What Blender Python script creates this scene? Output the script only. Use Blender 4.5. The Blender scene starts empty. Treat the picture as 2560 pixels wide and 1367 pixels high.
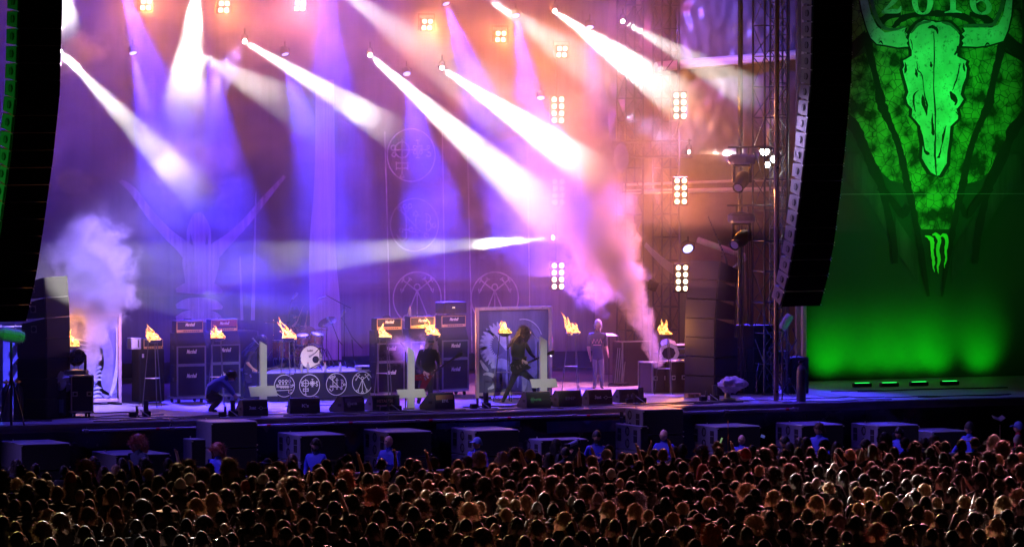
import bpy, bmesh, math, random
from mathutils import Vector, Matrix, Euler, noise
PI = math.pi; R = math.radians
S = bpy.context.scene; COL = S.collection
random.seed(7)
# ------------------------------------------------------------------ camera
F = 14000.0                                   # focal length in photo pixels (a 197 mm lens)
TH = R(25); PT = math.atan(483.5/F); DECK = 2.2
CX, CY, CZ = -130*math.sin(TH), -130*math.cos(TH), DECK+7.68
fh = Vector((math.sin(TH), math.cos(TH), 0)); rt = Vector((math.cos(TH), -math.sin(TH), 0)); zz = Vector((0, 0, 1))
fw = fh*math.cos(PT)-zz*math.sin(PT); up = fh*math.sin(PT)+zz*math.cos(PT)
CAM = Vector((CX, CY, CZ))
cam = bpy.data.cameras.new('camera'); camo = bpy.data.objects.new('camera', cam); COL.objects.link(camo); S.camera = camo
cam.sensor_width = 36; cam.lens = F/2560*36; cam.clip_start = 1; cam.clip_end = 900
camo.matrix_world = Matrix(((rt.x, up.x, -fw.x, CX), (rt.y, up.y, -fw.y, CY), (rt.z, up.z, -fw.z, CZ), (0, 0, 0, 1)))
# ------------------------------------------------------------------ night sky
W = bpy.data.worlds.new('World'); S.world = W; W.use_nodes = True
_n = W.node_tree; _sk = _n.nodes.new('ShaderNodeTexSky'); _sk.sky_type = 'NISHITA'; _sk.sun_disc = False
_sk.sun_elevation = R(-9); _sk.sun_rotation = R(200)
_n.links.new(_sk.outputs[0], _n.nodes['Background'].inputs[0]); _n.nodes['Background'].inputs[1].default_value = 0.05
V = S.view_settings; V.view_transform = 'Standard'; V.look = 'None'; V.exposure = 0; V.gamma = 1; V.use_curve_mapping = False
S.cycles.use_denoising = True; S.cycles.volume_bounces = 0; S.cycles.max_bounces = 6; S.cycles.transparent_max_bounces = 12
S.cycles.volume_step_rate = 2.0; S.cycles.volume_max_steps = 96; S.cycles.sample_clamp_indirect = 4
# ------------------------------------------------------------------ geometry of the place seen through the lens
def ray(px, py): return fw+rt*((px-1280)/F)-up*((py-683.5)/F)
def onY(px, py, y): d = ray(px, py); return CAM+d*((y-CY)/d.y)
def onZ(px, py, z=DECK): d = ray(px, py); return CAM+d*((z-CZ)/d.z)
def onX(px, py, x): d = ray(px, py); return CAM+d*((x-CX)/d.x)
def atD(px, py, D): d = ray(px, py); return CAM+d*(D/(d.dot(fh)))
def mpp(p): return (Vector(p)-CAM).dot(fh)/F          # metres per photo pixel at a point
# ------------------------------------------------------------------ materials
MT = {}
def mat(n, c=(.5,.5,.5), rough=.6, metal=0., var=.12, scale=6., bump=0., emit=None, es=1., trans=0., spec=.5, alpha=1.):
    if n in MT: return MT[n]
    m = bpy.data.materials.new(n); m.use_nodes = True; nt = m.node_tree; b = nt.nodes['Principled BSDF']
    b.inputs['Roughness'].default_value = rough; b.inputs['Metallic'].default_value = metal
    b.inputs['Specular IOR Level'].default_value = spec
    if emit:
        b.inputs['Base Color'].default_value = (*c, 1); b.inputs['Emission Color'].default_value = (*emit, 1); b.inputs['Emission Strength'].default_value = es
    elif var > 0:
        g = nt.nodes.new('ShaderNodeTexCoord'); z = nt.nodes.new('ShaderNodeTexNoise'); z.inputs['Scale'].default_value = scale; z.inputs['Detail'].default_value = 5
        nt.links.new(g.outputs['Object'], z.inputs['Vector'])
        r = nt.nodes.new('ShaderNodeMix'); r.data_type = 'RGBA'
        r.inputs[6].default_value = (*[x*(1-var*2) for x in c], 1); r.inputs[7].default_value = (*[min(1, x*(1+var*2)) for x in c], 1)
        nt.links.new(z.outputs[0], r.inputs[0]); nt.links.new(r.outputs[2], b.inputs['Base Color'])
        rr = nt.nodes.new('ShaderNodeMapRange'); rr.inputs[3].default_value = max(0, rough-.12); rr.inputs[4].default_value = min(1, rough+.15)
        nt.links.new(z.outputs[0], rr.inputs[0]); nt.links.new(rr.outputs[0], b.inputs['Roughness'])
        if bump:
            bp = nt.nodes.new('ShaderNodeBump'); bp.inputs['Strength'].default_value = bump; bp.inputs['Distance'].default_value = .02
            nt.links.new(z.outputs[0], bp.inputs['Height']); nt.links.new(bp.outputs[0], b.inputs['Normal'])
    else: b.inputs['Base Color'].default_value = (*c, 1)
    if trans: b.inputs['Transmission Weight'].default_value = trans
    MT[n] = m; return m
BLK = mat('black_paint', (.012,.012,.013), .55, spec=.3); TOLEX = mat('black_tolex', (.008,.008,.009), .75, bump=.3, scale=60, spec=.2)
GRILLE = mat('speaker_grille', (.006,.006,.007), .85, scale=40, bump=.4, spec=.15); CAB = mat('cabinet_grey', (.16,.16,.17), .55, scale=8)
STEEL = mat('galvanised_steel', (.45,.45,.46), .4, .7, scale=9); DSTEEL = mat('dark_steel', (.09,.09,.1), .42, .6)
CHROME = mat('chrome', (.8,.8,.8), .14, 1., var=0); GOLD = mat('gold_panel', (.75,.5,.18), .35, .6)
WHITE = mat('white_paint', (.72,.72,.72), .5, var=.05); INK = mat('pale_ink', (.62,.62,.64), .7, var=.1)
ALU = mat('aluminium_edge', (.6,.6,.6), .35, .8); RUB = mat('rubber', (.02,.02,.02), .8); RED = mat('red_tape', (.6,.03,.02), .5)
DEEP = mat('cabinet_recess', (.006,.006,.006), .8); CONE = mat('speaker_cone', (.09,.09,.1), .4)
WOOD = mat('pale_wood', (.45,.28,.16), .6, scale=14); CABLE = mat('cable_rubber', (.015,.015,.017), .45)
# ------------------------------------------------------------------ mesh builder
class MB:
    def __init__(s): s.v = []; s.f = []; s.mi = []; s.m = 0; s.T = None
    def add(s, vs, fs):
        o = len(s.v)
        if s.T: vs = [s.T @ Vector(q) for q in vs]
        s.v += [tuple(q) for q in vs]; s.f += [tuple(i+o for i in f) for f in fs]; s.mi += [s.m]*len(fs); return s
    def box(s, c, d, rot=None, bev=0.):
        x, y, z = d[0]/2, d[1]/2, d[2]/2
        M = Matrix.Translation(Vector(c)) @ (Euler(rot).to_matrix().to_4x4() if rot else Matrix.Identity(4))
        if bev <= 0:
            P = [(-x,-y,-z),(x,-y,-z),(x,y,-z),(-x,y,-z),(-x,-y,z),(x,-y,z),(x,y,z),(-x,y,z)]
            Q = [(0,3,2,1),(4,5,6,7),(0,1,5,4),(1,2,6,5),(2,3,7,6),(3,0,4,7)]
        else:
            b = min(bev, x*.8, y*.8, z*.8)
            loop = [(-x+b,-y),(x-b,-y),(x,-y+b),(x,y-b),(x-b,y),(-x+b,y),(-x,y-b),(-x,-y+b)]
            inn = [(px*(x-b)/x, py*(y-b)/y) for px, py in loop]
            P = [(a, c2, -z) for a, c2 in inn]+[(a, c2, -z+b) for a, c2 in loop]+[(a, c2, z-b) for a, c2 in loop]+[(a, c2, z) for a, c2 in inn]
            Q = [tuple(range(7,-1,-1)), tuple(range(24,32))]
            for k in range(3):
                for i in range(8): j = (i+1) % 8; Q.append((k*8+i, k*8+j, k*8+8+j, k*8+8+i))
        return s.add([M @ Vector(p) for p in P], Q)
    def cyl(s, p0, p1, r0, r1=None, n=10, cap=True):
        r1 = r0 if r1 is None else r1; p0 = Vector(p0); p1 = Vector(p1); d = p1-p0
        if d.length < 1e-6: return s
        q = d.to_track_quat('Z', 'Y'); P = []
        for k, (p, r) in enumerate(((p0, r0), (p1, r1))):
            for i in range(n): a = 2*PI*i/n; P.append(p+q @ Vector((r*math.cos(a), r*math.sin(a), 0)))
        Q = [(i, (i+1) % n, n+(i+1) % n, n+i) for i in range(n)]
        if cap: Q += [tuple(range(n-1, -1, -1)), tuple(range(n, 2*n))]
        return s.add(P, Q)
    def tube(s, pts, r, n=6, rs=None):
        pts = [Vector(p) for p in pts]; P = []; m = len(pts)
        for i, p in enumerate(pts):
            d = (pts[min(i+1, m-1)]-pts[max(i-1, 0)]); q = d.to_track_quat('Z', 'Y'); rr = rs[i] if rs else r
            for k in range(n): a = 2*PI*k/n; P.append(p+q @ Vector((rr*math.cos(a), rr*math.sin(a), 0)))
        Q = [(i*n+k, i*n+(k+1) % n, (i+1)*n+(k+1) % n, (i+1)*n+k) for i in range(m-1) for k in range(n)]
        Q += [tuple(range(n-1, -1, -1)), tuple((m-1)*n+k for k in range(n))]
        return s.add(P, Q)
    def lathe(s, prof, n=16, c=(0,0,0), rot=None, sy=1., cap=True):
        M = Matrix.Translation(Vector(c)) @ (Euler(rot).to_matrix().to_4x4() if rot else Matrix.Identity(4))
        P = [M @ Vector((r*math.cos(2*PI*k/n), sy*r*math.sin(2*PI*k/n), z)) for r, z in prof for k in range(n)]
        Q = [(i*n+k, i*n+(k+1) % n, (i+1)*n+(k+1) % n, (i+1)*n+k) for i in range(len(prof)-1) for k in range(n)]
        if cap and prof[0][0] > 1e-4: Q.append(tuple(range(n-1, -1, -1)))
        if cap and prof[-1][0] > 1e-4: Q.append(tuple((len(prof)-1)*n+k for k in range(n)))
        return s.add(P, Q)
    def ball(s, c, r, n=10, sc=(1,1,1), rot=None):
        m = max(4, n//2); prof = [(math.sin(PI*i/m)*r, -math.cos(PI*i/m)*r) for i in range(m+1)]
        M = Matrix.Translation(Vector(c)) @ (Euler(rot).to_matrix().to_4x4() if rot else Matrix.Identity(4))
        P = [M @ Vector((q*math.cos(2*PI*k/n)*sc[0], q*math.sin(2*PI*k/n)*sc[1], z*sc[2])) for q, z in prof for k in range(n)]
        Q = [(i*n+k, i*n+(k+1) % n, (i+1)*n+(k+1) % n, (i+1)*n+k) for i in range(m) for k in range(n)]
        return s.add(P, Q)
    def prism(s, poly, axis, a, b):
        """polygon (u,v) extruded along axis 'x','y' or 'z' from a to b"""
        def pt(u, v, t): return (t, u, v) if axis == 'x' else ((u, t, v) if axis == 'y' else (u, v, t))
        n = len(poly); P = [pt(u, v, a) for u, v in poly]+[pt(u, v, b) for u, v in poly]
        Q = [tuple(range(n-1, -1, -1)), tuple(range(n, 2*n))]+[(i, (i+1) % n, n+(i+1) % n, n+i) for i in range(n)]
        return s.add(P, Q)
    def build(s, name, m, parent=None, smooth=False, loc=None, rotz=0.):
        me = bpy.data.meshes.new(name); me.from_pydata(s.v, [], s.f)
        ms = m if isinstance(m, (list, tuple)) else [m]
        for q in ms: me.materials.append(q)
        if len(ms) > 1: me.polygons.foreach_set('material_index', s.mi)
        bm = bmesh.new(); bm.from_mesh(me); bmesh.ops.recalc_face_normals(bm, faces=bm.faces); bm.to_mesh(me); bm.free()
        if smooth:
            me.polygons.foreach_set('use_smooth', [True]*len(me.polygons))
            try: me.set_sharp_from_angle(angle=R(40))
            except Exception: pass
        return link(me, name, parent, loc, rotz)
def link(me, name, parent=None, loc=None, rotz=0.):
    o = bpy.data.objects.new(name, me); COL.objects.link(o)
    if parent: o.parent = parent
    if loc is not None: o.location = loc
    if rotz: o.rotation_euler.z = rotz
    return o
def tag(o, label, cat, group=None, kind=None):
    if label: o['label'] = label
    if cat: o['category'] = cat
    if group: o['group'] = group
    if kind: o['kind'] = kind
    return o
def thing(name, label, cat, loc=(0,0,0), rotz=0., group=None):
    o = bpy.data.objects.new(name, None); COL.objects.link(o); o.empty_display_size = .2
    o.location = loc; o.rotation_euler.z = rotz; return tag(o, label, cat, group)
def struct(o): o['kind'] = 'structure'; return o
KIDS = {}
def dup(o, loc=None, rotz=None, label=None, parent=None):
    c = o.copy(); COL.objects.link(c)
    if parent: c.parent = parent
    if loc is not None: c.location = loc
    if rotz is not None: c.rotation_euler.z = rotz
    if label: c['label'] = label
    for k in [q for q in bpy.data.objects if q.parent == o]: dup(k, parent=c)
    return c
ORD = ['first','second','third','fourth','fifth','sixth','seventh','eighth','ninth','tenth','eleventh','twelfth','thirteenth','fourteenth','fifteenth','sixteenth','seventeenth','eighteenth','nineteenth','twentieth']
_fc = {}
def text_mesh(t, size, name, m, parent, loc, rot=(PI/2,0,0), shear=0., off=.0, ext=.002, w=None):
    cu = bpy.data.curves.new(name, 'FONT'); cu.body = t; cu.size = size; cu.shear = shear; cu.align_x = 'CENTER'; cu.align_y = 'CENTER'; cu.offset = off; cu.extrude = ext; cu.resolution_u = 2
    o = bpy.data.objects.new(name, cu); COL.objects.link(o); bpy.context.view_layer.update()
    me = bpy.data.meshes.new_from_object(o.evaluated_get(bpy.context.evaluated_depsgraph_get()))
    bpy.data.objects.remove(o)
    if w:
        xs = [v.co.x for v in me.vertices]; k = w/(max(xs)-min(xs)); me.transform(Matrix.Diagonal((k, 1, 1, 1)))
    me.materials.clear(); me.materials.append(m); q = link(me, name, parent, loc); q.rotation_euler = rot; return q
def strokes(lines, w, y=0., dz=.004):
    """flat strokes in the x-z plane: list of polylines; returns MB (thin raised ink)"""
    b = MB()
    for ln in lines:
        ww = w
        if isinstance(ln, tuple): ln, ww = ln
        pts = [Vector((p[0], 0, p[1])) for p in ln]; n = len(pts)
        if n < 2: continue
        L = []; Rr = []
        for i, p in enumerate(pts):
            d = (pts[min(i+1, n-1)]-pts[max(i-1, 0)]); d = d.normalized() if d.length else Vector((1,0,0)); nn = Vector((-d.z, 0, d.x))*ww/2
            L.append(p+nn); Rr.append(p-nn)
        P = [Vector((q.x, y, q.z)) for q in L]+[Vector((q.x, y, q.z)) for q in Rr]
        b.add(P, [(i, i+1, n+i+1, n+i) for i in range(n-1)])
    return b
def circ(cx, cz, r, n=20, a0=0, a1=360, ry=None):
    ry = ry or r
    return [(cx+r*math.cos(R(a0+(a1-a0)*i/n)), cz+ry*math.sin(R(a0+(a1-a0)*i/n))) for i in range(n+1)]
# ------------------------------------------------------------------ stage lighting (lamps of the rig, unseen lamps inferred around it, and added fill spots)
def lamp(kind, name, p, p1, pw, col, ang=40, blend=.4, r=.06):
    l = bpy.data.lights.new(name, kind); l.energy = pw; l.color = col; l.shadow_soft_size = r
    o = bpy.data.objects.new(name, l); COL.objects.link(o); o.location = p
    if kind == 'SPOT':
        l.spot_size = R(ang); l.spot_blend = blend; o.rotation_euler = (Vector(p1)-Vector(p)).to_track_quat('-Z', 'Y').to_euler()
    return o
# white beams: lens pixel, a pixel further down the beam, depth of both, strength, cone
BEAMS = [((150,128),(530,520),7,-3,2.2,5.6),((497,-60),(462,250),6,-2,1.9,6.4),((612,104),(1010,345),8,-3,1.7,4.6),((925,138),(1400,560),8,-3,4.2,5.8),
         ((1105,170),(1500,440),8,-3,3.6,5.2),((1387,28),(1730,270),8,-3,2.6,5.8),((1557,54),(1880,235),8,-2,2.0,5.2),((1383,594),(620,655),9,5,1.7,5.8),
         ((1722,380),(1900,388),7,5,.5,7),((462,120),(640,215),12,5,.35,5.5),((800,-60),(1140,180),13,4,.5,7.5),((1215,-5),(1420,130),13,4,.35,5.5),
         ((90,700),(330,738),13,10,.3,9.),((150,-70),(158,60),5,-2,1.1,6.)]
BLUES = [((333,133),(400,430),5.),((713,136),(800,480),4.),((1017,185),(1060,420),3.2),((1115,10),(1220,300),5.),((1290,40),(1335,300),4.5),((1352,245),(1365,520),3.6),
         ((1475,68),(1500,420),4.),((305,-30),(400,250),4.5),((1760,-90),(1815,150),3.),((1720,622),(1790,760),.7),((525,135),(560,420),3.4),((820,-60),(830,260),4.)]
FOURS = [(365,12),(560,18),(750,14),(1068,62),(1252,92),(1405,130)]
EIGHTS = [(1395,275),(1397,480),(1395,690),(1700,265),(1702,478),(1705,695)]
for i, (a, b, y0, y1, k, ang) in enumerate(BEAMS):
    p0 = onY(*a, y0); p1 = onY(*b, y1); d = (p1-p0).normalized()
    lamp('SPOT', 'beam_lamp', p0+d*.07, p1, 52000*k, (1, .94, .86), ang, .25)
for a, b, k in BLUES:
    p0 = onY(*a, 11); p1 = onY(*b, 9); d = (p1-p0).normalized()
    lamp('SPOT', 'blue_lamp', p0+d*.08, p1, 17000*k, (.05, .03, 1), 24, .9)
for i, (x, y) in enumerate(FOURS):
    p = onY(x, y, 10); pk = (1, .27, .06) if i not in (2,) else (1, .25, .30)
    lamp('SPOT', 'amber_lamp', p+Vector((0,-.2,0)), p+Vector((-2.8,-6,-.6)), 2300, pk, 50, 1.)
for i, (x, y) in enumerate(EIGHTS):
    p = onY(x, y, 10 if i < 3 else 9); p = p+Vector((0,-.2,0))
    lamp('SPOT', 'amber_lamp', p, p+Vector((-2.9,-6,-.3)), [1300,1400,1300,3600,3600,600][i], (1,.24,.22) if i < 3 else (1,.27,.035), 60, 1.)
# colour washes hung from the roof above the picture
for x, y, col, pw in [(-13,4,(.03,.01,1),12000),(-7,4,(.05,.015,1),11000),(-1,4,(.15,.03,1),11500),(4,4,(.50,.08,1),6500),(8,5,(1,.14,.55),2800)]:
    lamp('SPOT', 'wash_lamp', Vector((x,y,15)), Vector((x,14,8.5)), pw, col, 74, .9, .2)
for x, col, pw in [(-10,(.09,.05,1),8000),(-3,(.13,.06,1),8500),(4,(.15,.06,1),7500),(9.5,(.10,.05,1),3500)]:      # down onto the deck front
    lamp('SPOT', 'wash_lamp', Vector((x,3.2,14.5)), Vector((x,-.3,2)), pw, col, 56, .9, .25)
# pink and violet light on the rising smoke
p = onY(1540,700,8); lamp('SPOT', 'pink_lamp', p+Vector((3.2,1,5)), p, 20000, (1,.26,.62), 52, .8, .2)
p = onY(1600,880,5); lamp('SPOT', 'violet_lamp', p+Vector((1.5,-3,6)), p, 1800, (.75,.35,1), 34, .8, .2)
p = onY(240,760,5); lamp('SPOT', 'violet_lamp', p+Vector((2.6,-2.5,6)), p, 42000, (.30,.20,1), 36, .8, .2)
# stage lamps over the crowd: warm pink and yellow light that rims the heads from the stage side
for x, col, pw, tx in [(-11,(1,.60,.34),1200,-15),(-4,(1,.34,.36),2000,-8),(3,(1,.32,.40),2300,-2),(9,(1,.30,.42),2700,4),(14,(1,.32,.46),2700,8)]:
    lamp('SPOT', 'audience_lamp', Vector((x,-3.4,7.6)), Vector((tx,-19,1.4)), pw*3.9, col, 66, .8, .15)
for tx, ty, pw in [(-22,-24,30000),(-4,-26,30000),(-13,-31,20000),(3,-28,20000)]:
    lamp('SPOT', 'audience_lamp', Vector((tx+6,-4.2,8)), Vector((tx,ty,1.6)), pw*.4, (1,.80,.24), 16, .9, .15)
# ------------------------------------------------------------------ haze
def vol_mat(n, dens, col=(.9,.9,.9), sc=1.5, k=1., th=.35, plume=False):
    m = bpy.data.materials.new(n); m.use_nodes = True; nt = m.node_tree; nt.nodes.clear(); N = nt.nodes.new; L = nt.links.new
    out = N('ShaderNodeOutputMaterial'); v = N('ShaderNodeVolumePrincipled'); v.inputs['Color'].default_value = (*col, 1); v.inputs['Anisotropy'].default_value = .35 if dens is None else .5; L(v.outputs[0], out.inputs['Volume'])
    if dens is not None: v.inputs['Density'].default_value = dens; return m
    tc = N('ShaderNodeTexCoord'); geo = N('ShaderNodeNewGeometry')
    nz = N('ShaderNodeTexNoise'); nz.inputs['Scale'].default_value = sc; nz.inputs['Detail'].default_value = 6; nz.inputs['Roughness'].default_value = .62; nz.inputs['Distortion'].default_value = .4
    L(geo.outputs['Position'], nz.inputs['Vector'])
    def M(op, a, b, c=None):
        q = N('ShaderNodeMath'); q.operation = op
        for i, x in enumerate((a, b, c)):
            if x is None: continue
            if isinstance(x, (int, float)): q.inputs[i].default_value = x
            else: L(x, q.inputs[i])
        return q.outputs[0]
    if not plume:
        ln = N('ShaderNodeVectorMath'); ln.operation = 'LENGTH'; L(tc.outputs['Object'], ln.inputs[0]); rad = ln.outputs['Value']
    else:   # local cone: apex z=0, mouth z=1, radius grows from .18 to 1
        sp = N('ShaderNodeSeparateXYZ'); L(tc.outputs['Object'], sp.inputs[0])
        rr = M('SQRT', M('ADD', M('MULTIPLY', sp.outputs[0], sp.outputs[0]), M('MULTIPLY', sp.outputs[1], sp.outputs[1])), 0)
        rad = M('DIVIDE', rr, M('MULTIPLY_ADD', sp.outputs[2], .82, .18))
    b = M('SUBTRACT', M('MULTIPLY_ADD', nz.outputs[0], 1.9, .1-th), rad)
    mr = N('ShaderNodeMapRange'); mr.interpolation_type = 'SMOOTHSTEP'; mr.inputs[1].default_value = 0; mr.inputs[2].default_value = .34; mr.inputs[4].default_value = k; L(b, mr.inputs[0])
    e = N('ShaderNodeMapRange'); e.interpolation_type = 'SMOOTHSTEP'; e.inputs[1].default_value = 1; e.inputs[2].default_value = .75; L(rad, e.inputs[0])
    dn = M('MULTIPLY', mr.outputs[0], e.outputs[0])
    if plume:
        f = N('ShaderNodeMapRange'); f.interpolation_type = 'SMOOTHSTEP'; f.inputs[1].default_value = 1; f.inputs[2].default_value = .55; L(sp.outputs[2], f.inputs[0])
        g = M('DIVIDE', M('MULTIPLY', dn, f.outputs[0]), M('MULTIPLY_ADD', sp.outputs[2], 3., .6)); dn = g
    L(dn, v.inputs['Density']); return m
def drift_mat():      # slow drifting banks in the stage haze
    m = bpy.data.materials.new('drifting_stage_haze'); m.use_nodes = True; nt = m.node_tree; nt.nodes.clear(); N = nt.nodes.new; L = nt.links.new
    out = N('ShaderNodeOutputMaterial'); v = N('ShaderNodeVolumePrincipled'); v.inputs['Color'].default_value = (.9,.9,.9,1); v.inputs['Anisotropy'].default_value = .5; L(v.outputs[0], out.inputs['Volume'])
    g = N('ShaderNodeNewGeometry'); mp = N('ShaderNodeMapping'); mp.inputs['Scale'].default_value = (.42,.42,.6); mp.inputs['Rotation'].default_value = (0,.5,0); z = N('ShaderNodeTexNoise'); z.inputs['Scale'].default_value = 1; z.inputs['Detail'].default_value = 5; z.inputs['Roughness'].default_value = .58; z.inputs['Distortion'].default_value = .7
    L(g.outputs['Position'], mp.inputs[0]); L(mp.outputs[0], z.inputs['Vector']); r = N('ShaderNodeMapRange'); r.interpolation_type = 'SMOOTHSTEP'; r.inputs[1].default_value = .44; r.inputs[2].default_value = .64; r.inputs[4].default_value = .048; L(z.outputs[0], r.inputs[0]); L(r.outputs[0], v.inputs['Density']); return m
XH = onY(1950, 500, -2.5).x
fy = [-2.0,-2.6,-.8,-1.8]
for k, (z0, dn) in enumerate([(DECK+.03,.003),(DECK+1.5,.007),(DECK+2.8,.008),(DECK+4.1,.005)]):
    z1 = 16.95+.01*k; b = MB(); ya, yb = fy[k], 16.4-.01*k; xb = XH-(0,1.4,.5,-3.0)[k]; b.box(((xb-22)/2, (ya+yb)/2, (z0+z1)/2), (xb+22-.02*k, yb-ya, z1-z0)); tag(b.build('haze', vol_mat('thin_stage_haze', dn) if k != 2 else drift_mat()), None, None, kind='stuff')
def puff(c, r, k, sc=1.5, col=(.9,.9,.9), th=.35, rot=(0,0,0)):
    bm = bmesh.new(); bmesh.ops.create_icosphere(bm, subdivisions=3, radius=1); me = bpy.data.meshes.new('smoke'); bm.to_mesh(me); bm.free()
    me.materials.append(vol_mat('smoke_cloud', None, col, sc, k, th)); o = link(me, 'smoke', None, c); o.scale = r; o.rotation_euler = rot; o['kind'] = 'stuff'; return o
def plume(p0, p1, r, k, sc=2.):
    b = MB(); b.lathe([(.18,0),(.6,.5),(1,1)], 20); o = b.build('smoke', vol_mat('smoke_plume', None, (.92,.9,.92), sc, k, .25, True))
    p0 = Vector(p0); p1 = Vector(p1); o.location = p0; o.rotation_euler = (p1-p0).to_track_quat('Z','Y').to_euler(); o.scale = (r, r, (p1-p0).length); o['kind'] = 'stuff'; return o
plume(onY(1648,915,4.6), onY(1510,560,6.5), .95, 3.0, 2.6)
plume(onY(1590,760,5.4), onY(1385,330,8), 2.1, 1.9, 1.9)
puff(onY(1360,430,7), (4.0,2.5,3.0), .34, .9)
puff(onY(1425,500,7.5), (2.2,1.5,2.2), .40, 1.1)
puff(onY(1510,655,6.5), (1.45,1.0,1.6), 1.3, 2.1, th=.3)
plume(onY(226,950,4.6), onY(262,560,6), 1.0, 2.4)
puff(onY(228,655,5.5), (1.45,1.0,1.5), 2.2, 1.9, th=.3)
puff(onY(236,750,5.5), (1.4,.9,1.0), 2.4, 2.1, th=.3)
puff(onY(190,560,6), (1.3,1.2,1.7), .35, 1.2)
puff(onY(480,440,2.2), (1.7,1.6,1.1), .5, 1.6)
puff(onY(690,715,7.5), (2.2,1.6,1.2), .12, 1.)
puff(onY(1235,612,8.3), (1.2,.8,.5), .45, 1.4)
puff(onY(195,140,6), (1.0,1,.9), .8, 1.6)
puff(onY(175,455,6), (.8,.8,.45), .8, 2)
puff(onY(1010,600,9), (3,2,1.6), .12, .9)
# ------------------------------------------------------------------ the setting
m_ground = mat('trodden_ground', (.035,.03,.025), .9, bump=.6, scale=3)
b = MB(); n = 24
b.add([(-450+900*i/n, -450+900*j/n, 0) for j in range(n+1) for i in range(n+1)], [(j*(n+1)+i, j*(n+1)+i+1, (j+1)*(n+1)+i+1, (j+1)*(n+1)+i) for j in range(n) for i in range(n)])
struct(b.build('ground', m_ground))
m_deck = mat('stage_deck', (.20,.19,.21), .4, scale=2.2, var=.2, bump=.15)
b = MB(); b.box((1, 9, 2.1), (46, 18, .2)); deck = struct(b.build('stage_floor', m_deck))
# deck panels with recessed joints, only the front rows tell apart
dp = MB(); dp.box((0,0,0), (1.994,.994,.03), bev=.004)
d0 = None
for i in range(-8, 9):
    for j in range(5):
        if d0 is None: d0 = dp.build('deck_panel', m_deck, deck, loc=(i*2+1, j+.5+.02, DECK-.015+random.uniform(-.001,.001))); d0.location.z = DECK-.012
        else: q = d0.copy(); COL.objects.link(q); q.location = (i*2+1, j+.52, DECK-.012+random.uniform(-.002,.002))
# deck lip
b = MB(); b.box((1,-.03,2.13), (46,.05,.12), bev=.01); lip = b.build('stage_lip', mat('lip_aluminium', (.25,.25,.27), .35, .6, scale=3), deck)
# crumpled skirt below the deck
def sheet(x0, x1, z0, z1, y, nx, nz, amp, sc, name, m, parent=None, seed=0, axis='y', fold=None):
    P = []
    for j in range(nz+1):
        for i in range(nx+1):
            u = x0+(x1-x0)*i/nx; v = z0+(z1-z0)*j/nz
            d = amp*noise.noise(Vector((u*sc+seed, v*sc*.6, seed))) + amp*.4*noise.noise(Vector((u*sc*3+seed, v*sc*2, seed+9)))
            if fold: d += fold[0]*math.sin(u*fold[1]+2.2*noise.noise(Vector((u*.5, v*.06, seed))))*(.6+.4*noise.noise(Vector((u*.7, v*.2, 3+seed))))
            P.append((u, y+d, v) if axis == 'y' else (y+d, u, v))
    b = MB(); b.add(P, [(j*(nx+1)+i, j*(nx+1)+i+1, (j+1)*(nx+1)+i+1, (j+1)*(nx+1)+i) for j in range(nz) for i in range(nx)])
    return b.build(name, m, parent, smooth=True)
sk = sheet(-22, 24, .02, 2.04, .25, 260, 26, .16, .8, 'stage_skirt', mat('black_plastic_sheet', (.02,.022,.035), .22, spec=.8, bump=.3, scale=2), seed=4)
tag(sk, 'crumpled black plastic sheeting hanging below the front edge of the stage', 'skirt')
# painted curtain with the tall pale figure, and the darker curtain to its right
def cloth_mat(n, c1, c2, sx=6., rough=.85):
    m = bpy.data.materials.new(n); m.use_nodes = True; nt = m.node_tree; bs = nt.nodes['Principled BSDF']; bs.inputs['Roughness'].default_value = rough
    g = nt.nodes.new('ShaderNodeTexCoord'); mp = nt.nodes.new('ShaderNodeMapping'); mp.inputs['Scale'].default_value = (sx, 1, .22); nt.links.new(g.outputs['Object'], mp.inputs[0])
    z = nt.nodes.new('ShaderNodeTexNoise'); z.inputs['Scale'].default_value = 1.; z.inputs['Detail'].default_value = 8; z.inputs['Roughness'].default_value = .65; nt.links.new(mp.outputs[0], z.inputs['Vector'])
    cr = nt.nodes.new('ShaderNodeValToRGB'); cr.color_ramp.elements[0].position = .35; cr.color_ramp.elements[1].position = .72
    cr.color_ramp.elements[0].color = (*c1, 1); cr.color_ramp.elements[1].color = (*c2, 1)
    nt.links.new(z.outputs[0], cr.inputs[0]); nt.links.new(cr.outputs[0], bs.inputs['Base Color']); return m
YC = 14.0
xL = onY(120,500,YC).x; xM = onY(846,500,YC).x
c1 = sheet(xL-3, xM, DECK+.55, 16, YC, 200, 60, .05, .7, 'stage_curtain', cloth_mat('printed_curtain', (.014,.011,.024), (.075,.065,.11)), seed=1, fold=(.035, 5.))
tag(c1, 'tall printed curtain behind the amplifiers and drums with a pale raised-arm shape', 'curtain')
c2 = sheet(xM-.3, onY(1560,500,15).x, DECK+.55, 16, 15., 200, 50, .06, .6, 'stage_curtain', cloth_mat('dark_curtain', (.06,.05,.07), (.13,.12,.16)), seed=11, fold=(.05, 4.))
tag(c2, 'dark curtain right of the drums carrying pale rings of line symbols', 'curtain')
b = MB(); b.box((2,17.2,8), (48,.2,17)); bw = b.build('back_wall', mat('black_drape', (.012,.012,.014), .95)); tag(bw, 'black drape closing the rear of the stage behind both curtains', 'drape')
m_print = cloth_mat('pale_print', (.16,.13,.17), (.55,.44,.54), 9.)
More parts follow.
